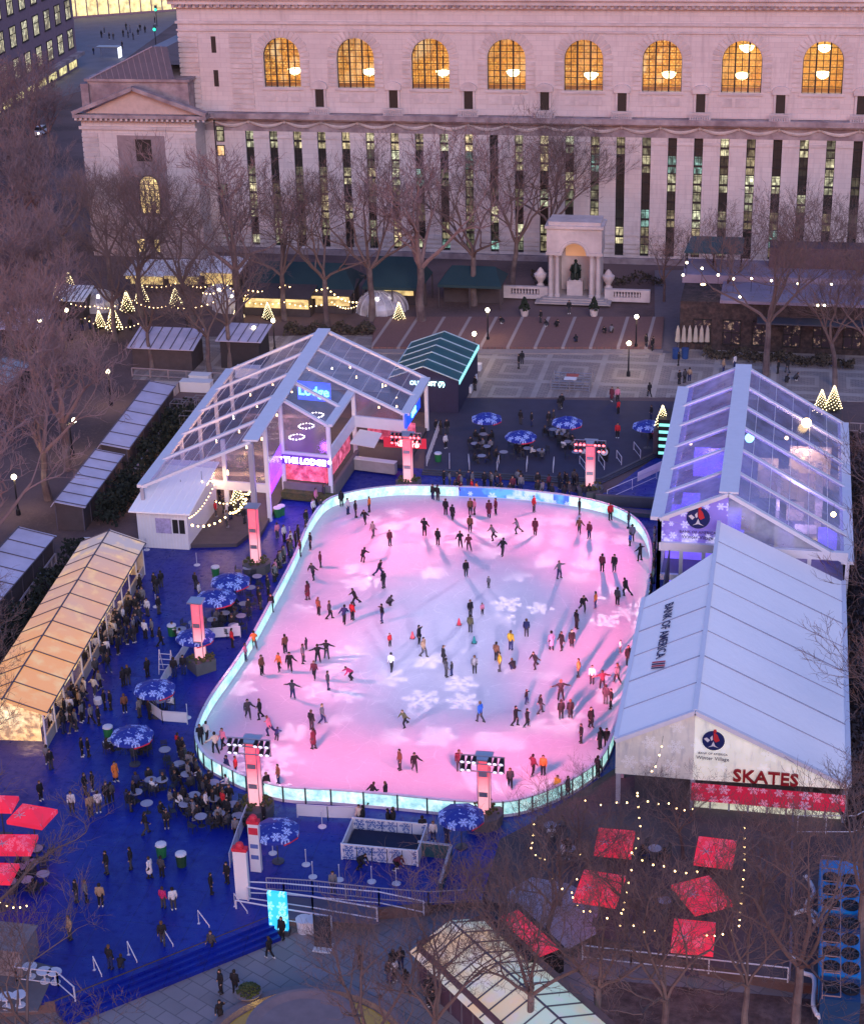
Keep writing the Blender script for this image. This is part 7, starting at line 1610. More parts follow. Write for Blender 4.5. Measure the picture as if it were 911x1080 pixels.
# ------------------------------------------------------------------ red canopies
def g_redc(nt, c, b):
    x, y, z = xyz(nt, wpos(nt)); fk = flakes(nt, x/.8, y/.95, .55, .8); n = noise(nt, wpos(nt), .9, 4); c = mixc(nt, (n-.4)*2, (.66, .02, .06), (.40, .01, .035)); return mixc(nt, fk*.55, c, (.85, .35, .42))
m_redc = mat('red_canopy_cloth', fn=g_redc, rough=.6, emit=(.9, .03, .08), es=.55)  # cloth given emission so its red shows brighter; it is no lamp
def canopy(label, x, y, w_, rz, grp, d_=None):
    d_ = d_ or w_
    p = G(x, y, 2.7); p.z = 0; t = thing('red_canopy', label, 'canopy', p, grp); cs, sn = math.cos(rz), math.sin(rz); q = [p+V((cs*a*w_-sn*b2*d_, sn*a*w_+cs*b2*d_, 2.6)) for a, b2 in ((-.5, -.5), (.5, -.5), (.5, .5), (-.5, .5))]
    m2 = [(q[i]+q[(i+1) % 4])/2-V((0, 0, .06)) for i in range(4)]; c = p+V((0, 0, 3.15)); mb = MB(); mb.add([c]+[v for i in range(4) for v in (q[i], m2[i])], [(0, 1+i, 1+(i+1) % 8) for i in range(8)])
    for i in range(4): mb.poly([q[i], q[(i+1) % 4], q[(i+1) % 4]-V((0, 0, .28)), q[i]-V((0, 0, .28))])
    mb.build('cloth', m_redc, t); mb = MB(); mb.tube([p, c], .05, 6); mb.build('pole', m_dkgrey, t); mb = MB(); mb.box(p+V((0, 0, .05)), (.8, .8, .1)); mb.build('base', m_dkgrey, t)
    mb = MB()
    for v in q: mb.tube([c-V((0, 0, .1)), v], .02, 3)
    mb.build('struts', m_steel, t)
    cc_ = PX(c); mb = MB(); 
    for k in range(3): a = PI*k/3; mb.beam(p+V((.4*math.cos(a)-.5, .4*math.sin(a)-.7, 2.99)), p+V((-.4*math.cos(a)-.5, -.4*math.sin(a)-.7, 2.99)), .05, .02)
    mb.build('snowflake_print', mat('pale_pink_print', (.75, .45, .5), .6), t)
for i, (x, y, w_, rz) in enumerate(((648, 886, 2.25, .0), (632, 934, 2.5, -.1), (754, 896, 2.3, -.05), (740, 941, 2.45, .55), (731, 985, 2.35, 0))):
    canopy('red square canopy on the dark terrace: '+['farthest left', 'nearer left', 'farthest right below SKATES', 'middle right and turned', 'nearest right'][i], x, y, w_, rz, 'red square canopies on the right terrace', w_*1.2)
for i, (x, y, w_, rz) in enumerate(((0, 845, 2.0, .1), (34, 858, 2.5, -.12), (16, 888, 2.4, .15), (-4, 918, 2.3, .1))):
    canopy('red square canopy over the left seating: '+['farthest, cut by the frame', 'rightmost', 'middle near', 'nearest, cut by the frame'][i], x, y, w_, rz, 'red square canopies at the left', w_*.82)
# string lights on the right terrace
Zz = [('warm bulbs from the near boards down the dark terrace left', [(563, 868, 3), (560, 893, 3), (574, 905, 3)], 6), ('warm bulbs across to the left red canopies', [(583, 925, 3), (603, 940, 3), (615, 960, 3)], 5), ('warm bulbs along the skate tent left front', [(617, 843, 3.2), (650, 845, 3.2), (672, 838, 3.5)], 5), ('warm bulbs hanging down from the skate tent corner', [(672, 835, 3.5), (675, 870, 3), (668, 900, 3), (660, 940, 3), (655, 962, 3)], 7), ('warm bulbs between the farther red canopies', [(666, 898, 3), (700, 912, 3), (735, 918, 3)], 7), ('warm bulbs right of the red canopies', [(785, 872, 3), (785, 905, 3), (782, 940, 3), (779, 975, 3), (745, 985, 3)], 8), ('warm bulbs along the SKATES gable foot', [(672, 838, 3.4), (705, 846, 3), (730, 852, 3)], 7), ('warm bulbs down to the left of the near canopies', [(612, 900, 3), (604, 945, 3), (640, 967, 3), (668, 975, 3), (690, 980, 3)], 4), ('warm bulbs on the left gable of the skate tent', [(687, 812, 4.6), (695, 795, 5), (700, 770, 5.6)], 5), ('warm bulbs below the left red canopies', [(0, 950, 2.6), (28, 954, 2.6)], 9)]
for l, p, n in Zz: string(l, p, nb=max(2, int(n*.5)), r=.058, sag=.25)
# ------------------------------------------------------------------ near blue deck: gates, counter, boards
m_hoard = mat('white_hoarding_cloth', (.62, .62, .68), .6, var=.1)
rail_run('white hoarding line round the grey planter tower', [(245, 672), (252, 670)], panel=m_hoard)
rail_run('white hoarding between the planter tower and the boards', [(202, 678), (225, 674), (254, 672)], .95, panel=m_hoard, cat='hoarding', name='hoarding')
rail_run('white hoarding curving down from the planter tower', [(202, 680), (190, 700), (176, 718), (162, 744)], .95, panel=m_hoard, cat='hoarding', name='hoarding')
rail_run('white hoarding with small marks at the near left umbrella', [(158, 752), (172, 762), (198, 764)], .95, panel=m_hoard, cat='hoarding', name='hoarding')
rail_run('grey hoarding along the near boards', [(314, 862), (346, 864), (376, 865)], 1.0, panel=m_hoard, cat='hoarding', name='hoarding')
rail_run('slatted white fence from the near left tower outward', [(243, 915), (252, 888), (262, 862)], 1.1, panel=mat('slat_fence', (.5, .48, .55), .6))
for i, (x, y, ty, w_) in enumerate(((257, 947, 897, .42), (271, 918, 868, .34))):
    p = G(x, y); h = up(p, ty); t = thing('gate_post', ['tall white red topped gate post at the ramp', 'printed white red topped gate post near the tower'][i], 'gate post', p); mb = MB(); mb.box(p+V((0, 0, h/2)), (w_*2, .35, h)); mb.build('panel', m_white, t); mb = MB(); mb.box(p+V((0, 0, h+.12)), (w_*2+.1, .4, .24)); mb.ball(p+V((0, 0, h+.35)), .28, 8); mb.build('red_top', m_rim, t)
    if i: mb = MB(); [mb.box(p+V((0, -.18, z)), (.5, .02, .3)) for z in (1.1, 1.9)]; mb.build('printed_notices', mat('notice_blue', (.1, .15, .4)), t); mb = MB(); mb.box(p+V((0, -.18, h-.5)), (.6, .02, .5)); mb.build('red_notice', m_rim, t)
def g_cnt(nt, c, b):
    v = wpos(nt); x, y, z = xyz(nt, v); fk = flakes(nt, x/.75, z/.75+.35, .95, .8); return mixc(nt, fk, (.55, .58, .68), (.03, .10, .35))
m_cnt = mat('snowflake_print_panel', fn=g_cnt, rough=.6)
a = G(361, 906); b2 = G(441, 912); b2.y = a.y; t = thing('snowflake_counter', 'rectangular counter pen with white snowflake panels on the blue deck', 'counter', a)
for i in range(2):
    y_ = a.y+i*3.0
    for k in range(5): x0_ = a.x+(b2.x-a.x)*k/5; x1_ = a.x+(b2.x-a.x)*(k+1)/5; mb = MB(); mb.bb(x0_+.03, x1_-.03, y_-.04, y_+.04, .05, 1.1); mb.build('panel', m_cnt, t)
mb = MB(); mb.bb(a.x-.04, a.x+.04, a.y, a.y+3, .05, 1.1); mb.bb(b2.x-.04, b2.x+.04, a.y, a.y+3, .05, 1.1); mb.build('end_panel', m_hoard, t)
mb = MB(); mb.bb(a.x+.15, b2.x-.15, a.y+.1, a.y+2.7, .01, .5); mb.build('dark_mat', mat('navy_mat', (.008, .012, .04)), t)
mb = MB()
for (x_, y_) in ((a.x, a.y), (b2.x, a.y), (a.x, a.y+3), (b2.x, a.y+3)): mb.beam((x_, y_, 0), (x_, y_, 1.2), .1, .1)
mb.bb(a.x-.05, b2.x+.05, a.y-.06, a.y+.06, 1.1, 1.16); mb.bb(a.x-.05, b2.x+.05, a.y+2.94, a.y+3.06, 1.1, 1.16); mb.build('frame', m_white, t)
t = thing('low_blue_enclosure', 'low teal walled enclosure right of the snowflake counter', 'enclosure', G(475, 905)); mb = MB()
for p0, p1 in ((G(441, 902), G(476, 906)), (G(476, 906), G(464, 946))): mb.beam(p0+V((0, 0, .5)), p1+V((0, 0, .5)), .12, 1.0)
mb.build('wall', mat('deep_teal_panel', (.02, .08, .10), .6), t); mb = MB()
for p0, p1 in ((G(441, 902), G(476, 906)), (G(476, 906), G(464, 946))): mb.beam(p0+V((0, 0, 1.03)), p1+V((0, 0, 1.03)), .18, .06)
mb.build('coping', mat('pale_coping', (.42, .42, .48)), t)
# ramp with rails, cyan board
rail_run('upper white ramp rail behind the cyan board', [(255, 944), (300, 946), (400, 955), (447, 965)], 1.0, m=m_rail, bars=False, r=.04, step=3)
rail_run('middle white ramp rail behind the cyan board', [(262, 950), (330, 960), (398, 972)], 1.0, m=m_rail, bars=False, r=.045, step=3)
rail_run('lower white ramp rail beside the cyan board', [(250, 964), (300, 973), (350, 981)], 1.0, z=-.4, m=m_rail, bars=False, r=.045, step=3)
rail_run('long pale fence along the near edge of the blue deck', [(282, 940), (330, 943), (400, 951), (452, 955), (508, 952)], 1.0, m=MATS['pale_balustrade'], r=.035)
mb = MB(); q = [G(285, 968), G(400, 975), G(398, 955), G(300, 945)]; mb.prism([tuple(p.xy) for p in q], -.02, .02); tag(mb.build('ramp', mat('purple_grey_ramp', (.10, .09, .14), .7)), kind='structure')
p = G(295, 984, LOW); h = up(V((p.x, p.y, 0)), 941); t = thing('lit_sign_board', 'upright glowing cyan board with snowflakes at the steps', 'sign', p)
def g_cyan(nt, c, b):
    v = wpos(nt); x, y, z = xyz(nt, v); fk = flakes(nt, x/.75+.1, z/.9, .8, .7); return mixc(nt, fk, (.01, .42, .85), (.4, .95, 1))
mb = MB(); mb.box(p+V((0, 0, (h-LOW)/2+.15)), (1.15, .25, h-LOW-.3)); mb.build('lit_panel', glow('cyan_lit_panel', (.02, .5, .9), 1.3, fn=g_cyan), t); mb = MB(); mb.box(p+V((0, 0, .15)), (1.3, .5, .3)); mb.build('foot', m_dkgrey, t)
p = G(341, 1000, LOW); t = thing('info_stand', 'black framed stand on white foot right of the cyan board', 'stand', p); mb = MB(); mb.box(p+V((0, 0, .04)), (1.1, .9, .08)); mb.build('foot', m_white, t); mb = MB(); mb.box(p+V((0, 0, 1.2)), (.9, .1, 2.2)); mb.build('board', clear('smoky_board', (.3, .3, .35), .3, .1, (.1, .1, .12)), t); mb = MB(); [mb.beam(p+V((s*.47, 0, .08)), p+V((s*.47, 0, 2.4)), .06, .1) for s in (-1, 1)]; mb.build('frame', m_black, t)
for i, (x, y) in enumerate(((321, 982), (331, 982))):
    p = G(x, y, LOW); mb = MB(); mb.lathe([(.4, 0), (.45, .75), (.5, .8), (.5, .9)], p, 12); tag(mb.build('barrel_table', m_hoard, off=p), '%s white topped barrel right of the cyan board' % ('left', 'right')[i], 'barrel')
m_bin = mat('green_bin', (.02, .16, .05), .5)
for i, (x, y) in enumerate(((171, 903), (192, 913), (182, 670), (228, 608), (297, 543), (293, 545), (115, 778), (462, 487))):
    p = G(x, y); t = thing('litter_bin', 'green litter bin '+['by the white coated person on the blue deck', 'darker, right of another on the blue deck', 'left of the square planter tower', 'left of the farthest left umbrella', 'right of two under the lodge', 'left of two under the lodge', 'left of the near left umbrella', 'beside the lodge on the dark deck edge'][i], 'bin', p, 'green litter bins'); mb = MB(); mb.lathe([(.3, 0), (.36, .85)], p, 10); mb.build('body', m_bin if i != 1 else mat('dark_green_bin', (.01, .05, .02)), t); mb = MB(); mb.lathe([(.38, .85), (.36, .95), (.2, 1.0)], p, 10); mb.build('lid', m_hoard, t)
for i, (x, y) in enumerate(((208, 596), (306, 568), (155, 560+20), (340, 872), (330, 925), (358, 928), (323, 912), (392, 930), (418, 932), (288, 900), (198, 757), (238, 550), (243, 548), (165, 640))):
    p = G(x, y); t = thing('stanchion', None, 'stanchion', p); mb = MB(); mb.lathe([(.28, 0), (.28, .03), (.05, .06)], p, 12); mb.build('base', m_hoard, t); mb = MB(); mb.tube([p, p+V((0, 0, 1.1))], .03, 5); mb.ball(p+V((0, 0, 1.12)), .05, 6); mb.build('post', m_rail, t); lab(t, 'white footed queue post', 'stanchion', x, y, ['snowflake counter', 'white shed', 'planter tower', 'lodge front deck', 'near boards', 'left umbrella on the blue deck', 'white gate post'], 'queue posts')
for i, (x, y) in enumerate(((125, 783), (119, 785), (131, 781), (114, 788), (136, 779), (129, 640), (124, 660), (90, 668), (120, 600), (73, 758), (104, 742))):
    p = G(x, y); mb = MB(); mb.lathe([(.3, .0), (.34, .42), (.3, .46)], p, 10); o = mb.build('white_stool', m_hoard, off=p); lab(o, 'round white stool', 'stool', x, y, ['left umbrella on the blue deck', 'glowing kiosk row', 'kiosk queue umbrella'], 'white stools')
t = thing('a_frame_ladder', 'folding white ladder frame beside the kiosk queue umbrella', 'ladder', G(174, 712)); p = G(174, 712); mb = MB()
for s in (-.45, .45): mb.beam(p+V((s, 0, 0)), p+V((s, .5, 1.9)), .05, .05); mb.beam(p+V((s, 1.0, 0)), p+V((s, .5, 1.9)), .05, .05)
for k in range(4): mb.beam(p+V((-.45, .1+.1*k, .4+.4*k)), p+V((.45, .1+.1*k, .4+.4*k)), .05, .04)
mb.build('frame', m_rail, t)
# ------------------------------------------------------------------ bottom: long glowing stall, red box, fountain, planter, chillers
def g_lr(nt, c, b):
    v = wpos(nt); n = noise(nt, v, .22, 3); n2 = noise(nt, v, 1.2, 3); c = mixc(nt, (n-.4)*5, (1, .62, .30), (.55, .80, .80)); return mixc(nt, (n2-.5)*3, c, (.75, .65, .95))
m_lr = glow('lit_stall_roof', (1, .8, .6), .5, fn=g_lr); m_lr.node_tree.nodes['Principled BSDF'].inputs['Base Color'].default_value = (.3, .27, .28, 1)
row('market_kiosk', 'long stall with glowing patterned roof at the bottom centre under branches', 'kiosk', G(668, 1142, LOW), G(515, 1004, LOW), 4.9, 2.9, 3.9, 12, m_lr, mat('plum_wall', (.10, .06, .09)), m_booth, z=LOW, ridge=.5)
t = thing('red_roofed_box', 'narrow dark framed box with bright red top beside the long stall', 'box', G(548, 1005)); a, b2 = G(524, 985), G(572, 1032); mb = MB(); mb.beam(a+V((.2, 0, .9)), b2+V((.2, 0, .9)), 2.4, 1.8); mb.build('case', m_black, t); mb = MB(); mb.beam(a.lerp(b2, .12)+V((.4, 0, 1.84)), b2+V((.4, 0, 1.84)), 1.3, .08); mb.build('red_top', m_redc, t)
p = G(597, 1078, 0); mb = MB(); mb.box(p+V((0, 0, .4)), (2.0, 1.6, .8)); mb.lathe([(1.0, .8), (.8, 1.1), (.1, 1.25)], p, 12); tag(mb.build('red_tent_top', m_redc, off=p), 'small red domed cover at the bottom beside the long stall', 'cover')
t = thing('planter_bowl', 'stone bowl planter with clipped greenery on the fountain terrace', 'planter', G(263, 1056, LOW)); p = G(263, 1056, LOW); mb = MB(); mb.lathe([(.35, 0), (.3, .15), (.75, .6), (.8, .7), (.72, .7)], p, 14); mb.build('bowl', mat('terracotta_grey', (.25, .21, .22)), t); mb = MB()
for _ in range(200): a = random.uniform(0, 6.3); r = random.uniform(0, .68); mb.ball(p+V((r*math.cos(a), r*math.sin(a), .7+.4*(1-(r/.7)**2)+random.uniform(-.05, .05))), .08, 4)
mb.build('greenery', mat('clipped_green', (.05, .07, .025), .9, var=.5, scale=6), t)
p = G(322, 1122, LOW); t = thing('fountain', 'round stone fountain with warm lit basin cut by the lower edge', 'fountain', p); mb = MB(); mb.lathe([(6.0, 0), (6.1, .5), (5.6, .55), (5.5, .2), (.5, .2)], p, 48); mb.build('basin', mat('pink_granite', (.20, .15, .16), .5, var=.3), t); mb = MB(); mb.lathe([(.6, .2), (.5, 1.8), (2.9, 2.3), (3.1, 2.6), (2.9, 2.6), (2.4, 2.45), (.1, 2.4)], p, 36); mb.build('bowl', MATS['pink_granite'], t)
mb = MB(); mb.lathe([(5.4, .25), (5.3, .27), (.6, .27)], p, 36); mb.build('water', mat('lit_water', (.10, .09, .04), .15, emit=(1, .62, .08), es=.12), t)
for i, (x, y) in enumerate(((277, 1065), (372, 1078), (300, 1075))):
    q = G(x, y, LOW+.3); tt = thing('fountain_light', 'yellow flood light in the fountain basin, %s' % ['leftmost', 'rightmost', 'between the others'][i], 'lamp', q, 'fountain lights'); mb = MB(); mb.lathe([(.12, 0), (.2, .12), (.18, .14)], q, 10); mb.build('lens', glow('yellow_flood', (1, .75, .15), 25), tt); mb = MB(); mb.lathe([(.22, -.05), (.22, .05)], q, 10); mb.build('housing', m_dkgrey, tt)
# chillers
m_chb = mat('bright_blue_casing', (.01, .20, .55), .5, emit=(0, .12, .4), es=.15); m_chd = mat('deep_blue_casing', (.01, .05, .14), .5)
for i, (y0, y1, m_) in enumerate(((935, 990, m_chb), (992, 1012, m_chd), (1012, 1058, m_chb), (1060, 1085, m_chd))):
    a = G(866, y1); b2 = G(903, y0+2); L_ = G(866, y0).y-a.y; x0_, x1_ = G(862, (y0+y1)/2).x, G(904, (y0+y1)/2).x; H_ = 2.0
    t = thing('chiller_unit', '%s blue container chiller from the back, at the lower right' % NUM[i], 'chiller', (x0_, a.y, 0), 'blue chillers'); mb = MB(); mb.bb(x0_, x1_, a.y+.03, a.y+L_-.03, 0, H_); mb.build('casing', m_, t)
    nf = max(1, int(L_/1.15))
    for k in range(nf):
        for s in ((.28, .75) if i != 1 else (.28, .75)):
            if i == 0 and k > nf-2: continue
            c = V((x0_+(x1_-x0_)*s, a.y+L_*(k+.5)/nf, H_)); mb = MB(); mb.lathe([(.50, 0), (.50, .12), (.44, .12), (.42, .05)], c, 16); fo = mb.build('fan', m_black, t)
            mb = MB()
            for q in range(4): an = PI*q/4; mb.beam(c+V((.46*math.cos(an), .46*math.sin(an), .14)), c-V((.46*math.cos(an), .46*math.sin(an), -.14)), .03, .02)
            mb.build('fan_guard', m_dkgrey, fo)
    mb = MB(); 
    for x_ in (x0_+.1, x0_+(x1_-x0_)*.5): mb.beam((x_, a.y, H_+.25), (x_, a.y+L_, H_+.25), .05, .05)
    for k in range(nf+1): mb.beam((x0_+.1, a.y+L_*k/nf, H_+.25), (x0_+(x1_-x0_)*.5, a.y+L_*k/nf, H_+.25), .05, .05); mb.beam((x0_+.1, a.y+L_*k/nf, H_), (x0_+.1, a.y+L_*k/nf, H_+.25), .04, .04)
    mb.build('pipe_rack', mat('rusty_pipe', (.35, .22, .2), .5), t)
for i, pts in enumerate(([(848, 925), (858, 940), (850, 955), (862, 975)], [(835, 965), (850, 960), (860, 965)], [(836, 1010), (845, 1025), (858, 1032), (857, 1060), (862, 1070)])):
    P = [G(x, y, .9) for x, y in pts]; P = [V((*q, .9)) for q in smooth_loop([(p.x, p.y) for p in P], 4)[:4*(len(P)-1)+1]]; t = thing('coolant_pipe', ['upper', 'middle', 'lower'][i]+' white insulated pipe beside the blue chillers', 'pipe', P[0], 'white pipes'); mb = MB(); mb.tube(P, .13, 8); mb.build('pipe', m_white, t); mb = MB(); [mb.beam(V((p.x, p.y, 0)), p, .06, .06) for p in P[::4]]; mb.build('stand', m_dkgrey, t)
rail_run('white edge rail at the near side of the dark terrace', [(614, 1012), (665, 1018), (830, 1036)], 1.0, m=m_rail, bars=False, step=3.2, r=.04)
rail_run('blue grey fence beside the chillers', [(834, 880), (833, 950), (832, 1034)], 1.9, m=mat('blue_grey_steel', (.12, .13, .22), .5), bars=True, r=.04)
rail_run('white scaffold rail right of the skate tent corner', [(840, 880), (900, 880), (915, 872)], 1.4, m=m_rail, bars=False, step=1.5)
rail_run('pale rail round the wood platform at the lower left corner', [(-10, 1000), (30, 1004), (18, 1035), (62, 1040), (80, 1056)], 1.0, m=m_rail, bars=False, step=2.4, r=.04)
m_bar_ = m_hoard
for i, (x, y) in enumerate(((33, 1030), (48, 1035), (59, 1036), (22, 1060), (8, 1062))):
    p = G(x, y, 0.02); mb = MB(); mb.lathe([(.42, .7), (.44, .74), (.42, .76)], p, 12); mb.lathe([(.06, 0), (.05, .7)], p, 6); mb.lathe([(.3, 0), (.28, .04)], p, 10); o = mb.build('bar_table', m_bar_, off=p); tag(o, '%s white round table on the wood platform' % ['back left', 'back middle', 'back right', 'front right', 'front left'][i], 'table', 'white tables on the platform')
mb = MB(); p = G(8, 1015); mb.box(p+V((0, 0, .9)), (3.0, 2.4, 1.8)); mb.box(p+V((0, 0, 1.84)), (3.2, 2.6, .08)); tag(mb.build('grey_cabinet', mat('taupe_panel', (.24, .20, .21)), off=p), 'taupe cabinet at the lower left corner', 'cabinet')
# ------------------------------------------------------------------ bare plane trees
m_bark = mat('plane_bark', (.10, .07, .075), .9, var=.45, scale=1.5, col2=(.19, .15, .14)); m_twig = mat('twigs', (.25, .165, .16), .9, var=.35, scale=.4)
m_bark_n = m_bark
def bare_tree(seed, H=18.0, spread=1.0, dens=1.0, tr=.42, base_clear=.30, lean=(0, 0)):
    rr = random.Random(seed); trunk = MB(); crown = MB(); tips = [0]
    def limb(p, d, L, r, dep):
        n = 5 if dep < 3 else 3; pts = [p]; rad = [r]; q = p.copy(); dd = d.copy()
        kink = .16 if dep < 2 else .26
        for i in range(n):
            dd = (dd+V((rr.gauss(0, kink), rr.gauss(0, kink), rr.gauss(0, kink*.7)+.05))).normalized(); q = q+dd*(L/n); pts.append(q.copy()); rad.append(r*(1-.5*(i+1)/n))
        crown.tube(pts, rad, 5 if dep < 2 else (4 if dep < 3 else 3), cap=False)
        if dep >= 5: return
        k = (3, 4, 4, 4, 3)[dep] if dep < 5 else 0; k = max(2, int(round(k*dens+rr.uniform(-.5, .5))))
        for j in range(k):
            t = rr.uniform(.3, 1.0) if j else 1.0; i = min(n, max(1, int(round(t*n)))); b = pts[i]; ax = V((rr.gauss(0, 1), rr.gauss(0, 1), rr.gauss(0, .5)+.15)).normalized()
            base = (pts[i]-pts[i-1]).normalized(); nd = (base*(.9 if j else 1.2)+ax*rr.uniform(.55, .95)+V((0, 0, .12))).normalized(); limb(b, nd, L*rr.uniform(.52, .78), max(rad[i]*.74, RMIN), dep+1)
    th = H*base_clear; top = V((lean[0], lean[1], th)); pts = [V((0, 0, 0)), V((lean[0]*.2+rr.gauss(0, .1), lean[1]*.2, th*.4)), V((lean[0]*.6, lean[1]*.6+rr.gauss(0, .1), th*.75)), top]
    trunk.tube(pts, [tr*1.25, tr, tr*.9, tr*.85], 8)
    for j in range(4):
        a = 2*PI*j/4+rr.uniform(-.5, .5); d = V((math.cos(a)*.62*spread, math.sin(a)*.62*spread, 1)).normalized(); limb(top-V((0, 0, .2)), d, H*.33*rr.uniform(.85, 1.1), tr*.55, 0)
    limb(top-V((0, 0, .2)), V((rr.gauss(0, .1), rr.gauss(0, .1), 1)), H*.34, tr*.6, 0)
    t = thing('plane_tree', 'x', 'tree', (0, 0, 0)); trunk.build('trunk', m_bark, t); crown.build('crown', [m_twig], t); return t
RMIN = .026
VAR = [bare_tree(1, 18, 1.0, .88), bare_tree(2, 19, 1.15, .88), bare_tree(3, 17, .9, .88, lean=(.8, 0)), bare_tree(4, 18, 1.25, .85, lean=(-.8, .3)), bare_tree(5, 18, 1.0, .88, base_clear=.36)]
RMIN = .014
m_twig = mat('near_twigs', (.16, .11, .10), .9, var=.35, scale=.4)
VAR += [bare_tree(11, 18, 1.1, .95, tr=.30), bare_tree(12, 18, 1.3, .93, tr=.30), bare_tree(13, 18, 1.0, .95, tr=.28, lean=(.9, 0))]
trnd = random.Random(3)
LMT = {'pediment end of the library': (150, 250), 'lit stalls': (200, 310), 'two globe lamp': (73, 443), 'far left hut': (25, 355), 'left edge kiosk row': (30, 640), 'kiosk rows by the lodge': (130, 470), 'blue tinted kiosk': (22, 415), 'corner building': (40, 130), 'lilac hut': (175, 380)}
LM.update(LMT); ZT_ = list(LMT)
def tree(x, y, v, s, label=None, group='bare plane trees', z=0.0, rz=None):
    o = dup(VAR[v], G(x, y, z), trnd.uniform(0, 6.28) if rz is None else rz, s); o['category'] = 'tree'; o['group'] = group
    if label: o['label'] = label
    else: lab(o, 'bare spreading plane tree', 'tree', x, y, ZT_, group)
    return o
row_ = [(150, 335, 0), (205, 348, 2), (252, 340, 1), (300, 338, 0), (345, 345, 3), (392, 338, 4), (445, 340, 1), (500, 322, 0), (540, 305, 2), (580, 285, 3)]
lb = ['before the library pediment wing', 'right of the library pediment wing, base by the huts', 'behind the black sided hut', 'left of the dark teal pavilion, before the library', 'behind the lodge far peak', 'between the dark pavilion and the steep teal tent', 'right of the steep teal tent', 'left of the monument by the low dark tent', 'close left of the stone monument', 'behind the stone monument arch']
for (x, y, v), l in zip(row_, lb): tree(x, y, v if v == 1 else 5+v%3, trnd.uniform(1.06, 1.22), 'bare plane tree '+l, 'bare trees before the library')
for (x, y, v, s, l) in ((243, 388, 4, .85, 'with dark slim trunk in front of the black sided hut'), (222, 398, 0, .8, 'rising left of the black sided hut'), (807, 396, 3, 1.02, 'large, forked, in the plaza before the cafe'), (880, 408, 2, .85, 'straight trunked, right of the forked one by the cafe'), (760, 345, 1, .75, 'low, spreading over the cafe terrace left end'), (846, 330, 0, .8, 'behind the cafe roof at the right'), (915, 350, 4, .85, 'at the right edge beyond the cafe'), (925, 420, 1, .9, 'at the right edge above the pavilion'), (700, 318, 2, .5, 'small, at the side path corner')): tree(x, y, 5+v%3, s*1.1, 'bare plane tree '+l, 'bare trees by the cafe and lodge')
# the grove at the left
gp = []
tries = 0
while len(gp) < 40 and tries < 4000:
    tries += 1; x, y = trnd.uniform(-50, 165), trnd.uniform(135, 640); p = G(x, y)
    if x > 60 and y < 300 and x < 95 and False: continue
    if x > 84 and y < 290: continue
    if x > 78 and y > 400: continue
    if y > 455 and x > 150-(y-455)*.9: continue
    if y > 560 and x > 5: continue
    if 30 < y-0 and y < 200 and x > 60: continue
    if any((p-q).length < 7.2 for q in [g[2] for g in gp]): continue
    gp.append((x, y, p))
for x, y, p in gp: tree(x, y, trnd.randrange(5) if x < 80 else 5+trnd.randrange(3), trnd.uniform(.78, .98), None, 'bare trees in the left grove')
# right and near trees
for (x, y, v, s, l) in ((975, 620, 1, .95, 'beyond the right frame edge beside the violet pavilion'), (985, 760, 3, 1.0, 'right edge, branches reaching over the skate tent'), (990, 880, 0, .9, 'right edge below the skate tent'), (575, 1000, 2, .52, 'slim, on the dark terrace near the snow patch'), (630, 1095, 1, .62, 'with dense twigs left of the near red canopy, rooted below'), (700, 1115, 3, .68, 'forked, under the nearest red canopy'), (785, 1090, 0, .58, 'right of the nearest red canopy'), (838, 1090, 4, .80, 'thick trunked beside the chillers'), (560, 1110, 0, .70, 'crossing the long glowing stall'), (450, 1130, 2, .66, 'over the bottom centre paving'), (390, 1150, 1, .62, 'over the fountain terrace middle'), (720, 905, 2, .36, 'small, rising before the SKATES gable'), (610, 905, 4, .34, 'small, over the near right boards'), (660, 985, 0, .42, 'small, between the red canopies'), (905, 1000, 1, .7, 'behind the blue chillers'), (525, 1015, 1, .40, 'small, before the red topped box'), (800, 965, 2, .40, 'small, right of the nearest red canopy by the fence'), (590, 955, 1, .38, 'small, on the grey snow patch')):
    tree(x, y, 5+v%3, s*1.05, 'bare tree '+l, 'bare trees at the near right', z=LOW if y > 1040 and x < 830 else 0)
for (x, y, v, s, l) in ((-30, 905, 1, .78, 'left edge above the red canopies'), (-25, 1060, 3, .80, 'left edge, limbs reaching over the blue deck'), (40, 1150, 0, .62, 'at the lower left corner before the wood platform'), (-40, 800, 2, .7, 'left edge below the glowing kiosk row')): tree(x, y, 5+v%3, s*1.1, 'bare tree '+l, 'bare trees at the near left', z=LOW if y > 1100 else 0)
for v in VAR:
    for c in list(v.children): bpy.data.objects.remove(c)
    bpy.data.objects.remove(v)
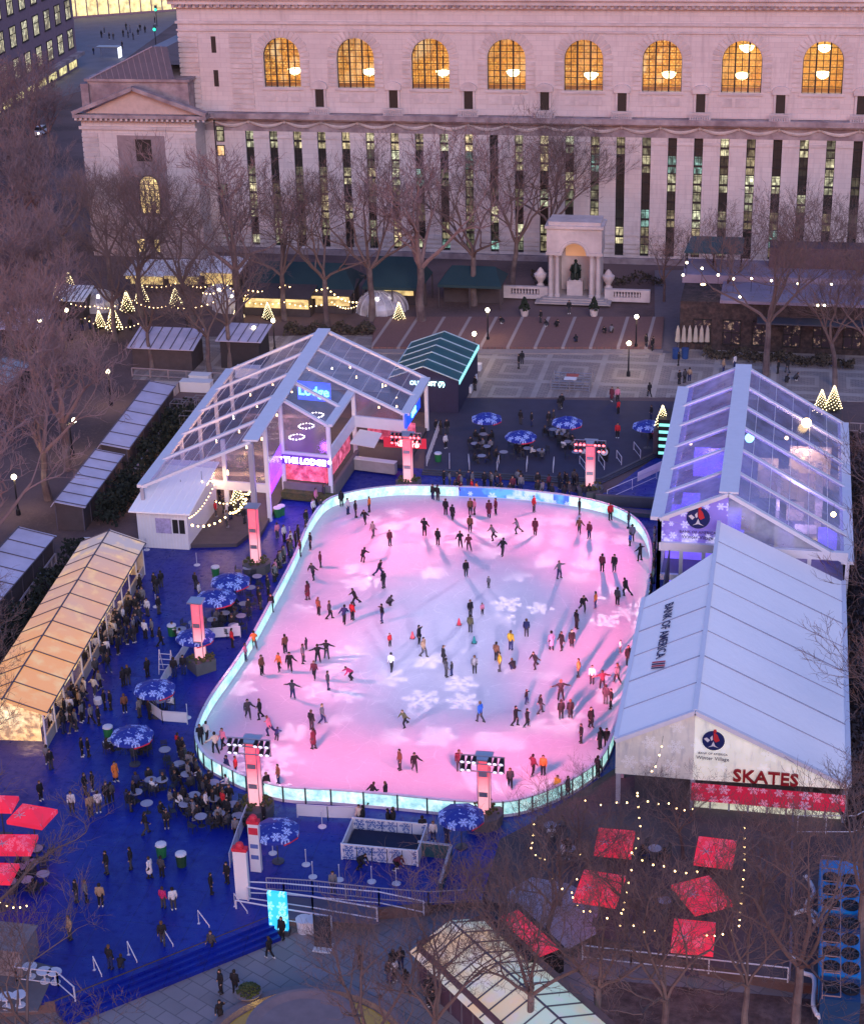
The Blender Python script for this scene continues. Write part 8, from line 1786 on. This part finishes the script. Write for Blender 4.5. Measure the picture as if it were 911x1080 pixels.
# people past the 300 that show largest become one crowd mesh
import numpy as np
def keyp(e):
    o, ps, pr, noun = e; d = (o.location-CP).length; return d-(60 if noun == 'skater' else 0)+(25 if ps == 'z' else 0)
PEOPLE.sort(key=keyp); keep, rest = PEOPLE[:296], PEOPLE[296:]
rest_set = {e[0] for e in rest}
LAB[:] = [t for t in LAB if t[0] not in rest_set]
m_crowd = bpy.data.materials.new('crowd_clothing'); m_crowd.use_nodes = True; _nt = m_crowd.node_tree; _a = _nt.nodes.new('ShaderNodeAttribute'); _a.attribute_name = 'cloth'
_n = noise(_nt, wpos(_nt), 6, 2); _nt.links.new(mixc(_nt, 1.0, _a.outputs['Color'], comb(_nt, _n+.5, _n+.5, _n+.5), 'MULTIPLY'), _nt.nodes['Principled BSDF'].inputs['Base Color']); _nt.nodes['Principled BSDF'].inputs['Roughness'].default_value = .8
bpy.context.view_layer.update()
LOWM = {}
def lowmesh(src):
    if src.name in LOWM: return LOWM[src.name]
    ob = bpy.data.objects.new('t', src); COL.objects.link(ob); md = ob.modifiers.new('d', 'DECIMATE'); md.ratio = .3
    me = bpy.data.meshes.new_from_object(ob.evaluated_get(bpy.context.evaluated_depsgraph_get())); bpy.data.objects.remove(ob); LOWM[src.name] = ([v.co.copy() for v in me.vertices], [tuple(p.vertices) for p in me.polygons]); return LOWM[src.name]
V_, F2_, C2_ = [], [], []
for o, ps, pr, noun in rest:
    for q in [o]+list(o.children):
        nm = q.name.split('.')[0]; col = {'person': (.42, .26, .20), 'coat': pr['coat'], 'trousers': pr['trousers_colour'], 'boots': pr['boot_colour'], 'hair': pr['hair_colour']}[nm]
        vs, fs = lowmesh(q.data); mw = o.matrix_world; b = len(V_); V_ += [tuple(mw @ v) for v in vs]; F2_ += [tuple(i+b for i in f) for f in fs]; C2_ += [col]*len(vs)
me = bpy.data.meshes.new('crowd'); me.from_pydata(V_, [], F2_); ca = me.color_attributes.new('cloth', 'FLOAT_COLOR', 'POINT'); ca.data.foreach_set('color', [x for c in C2_ for x in (*c, 1.0)]); me.materials.append(m_crowd); me.polygons.foreach_set('use_smooth', [True]*len(F2_))
ob = bpy.data.objects.new('crowd', me); COL.objects.link(ob); tag(ob, 'crowd of seated and distant people too many to count around the terraces', 'crowd', kind='stuff')
for o, ps, pr, noun in rest:
    for c in list(o.children): bpy.data.objects.remove(c)
    bpy.data.objects.remove(o)
for k, (o, u) in list(PROTO.items()):
    for c in list(o.children): bpy.data.objects.remove(c)
    bpy.data.objects.remove(o)
resolve_labels()
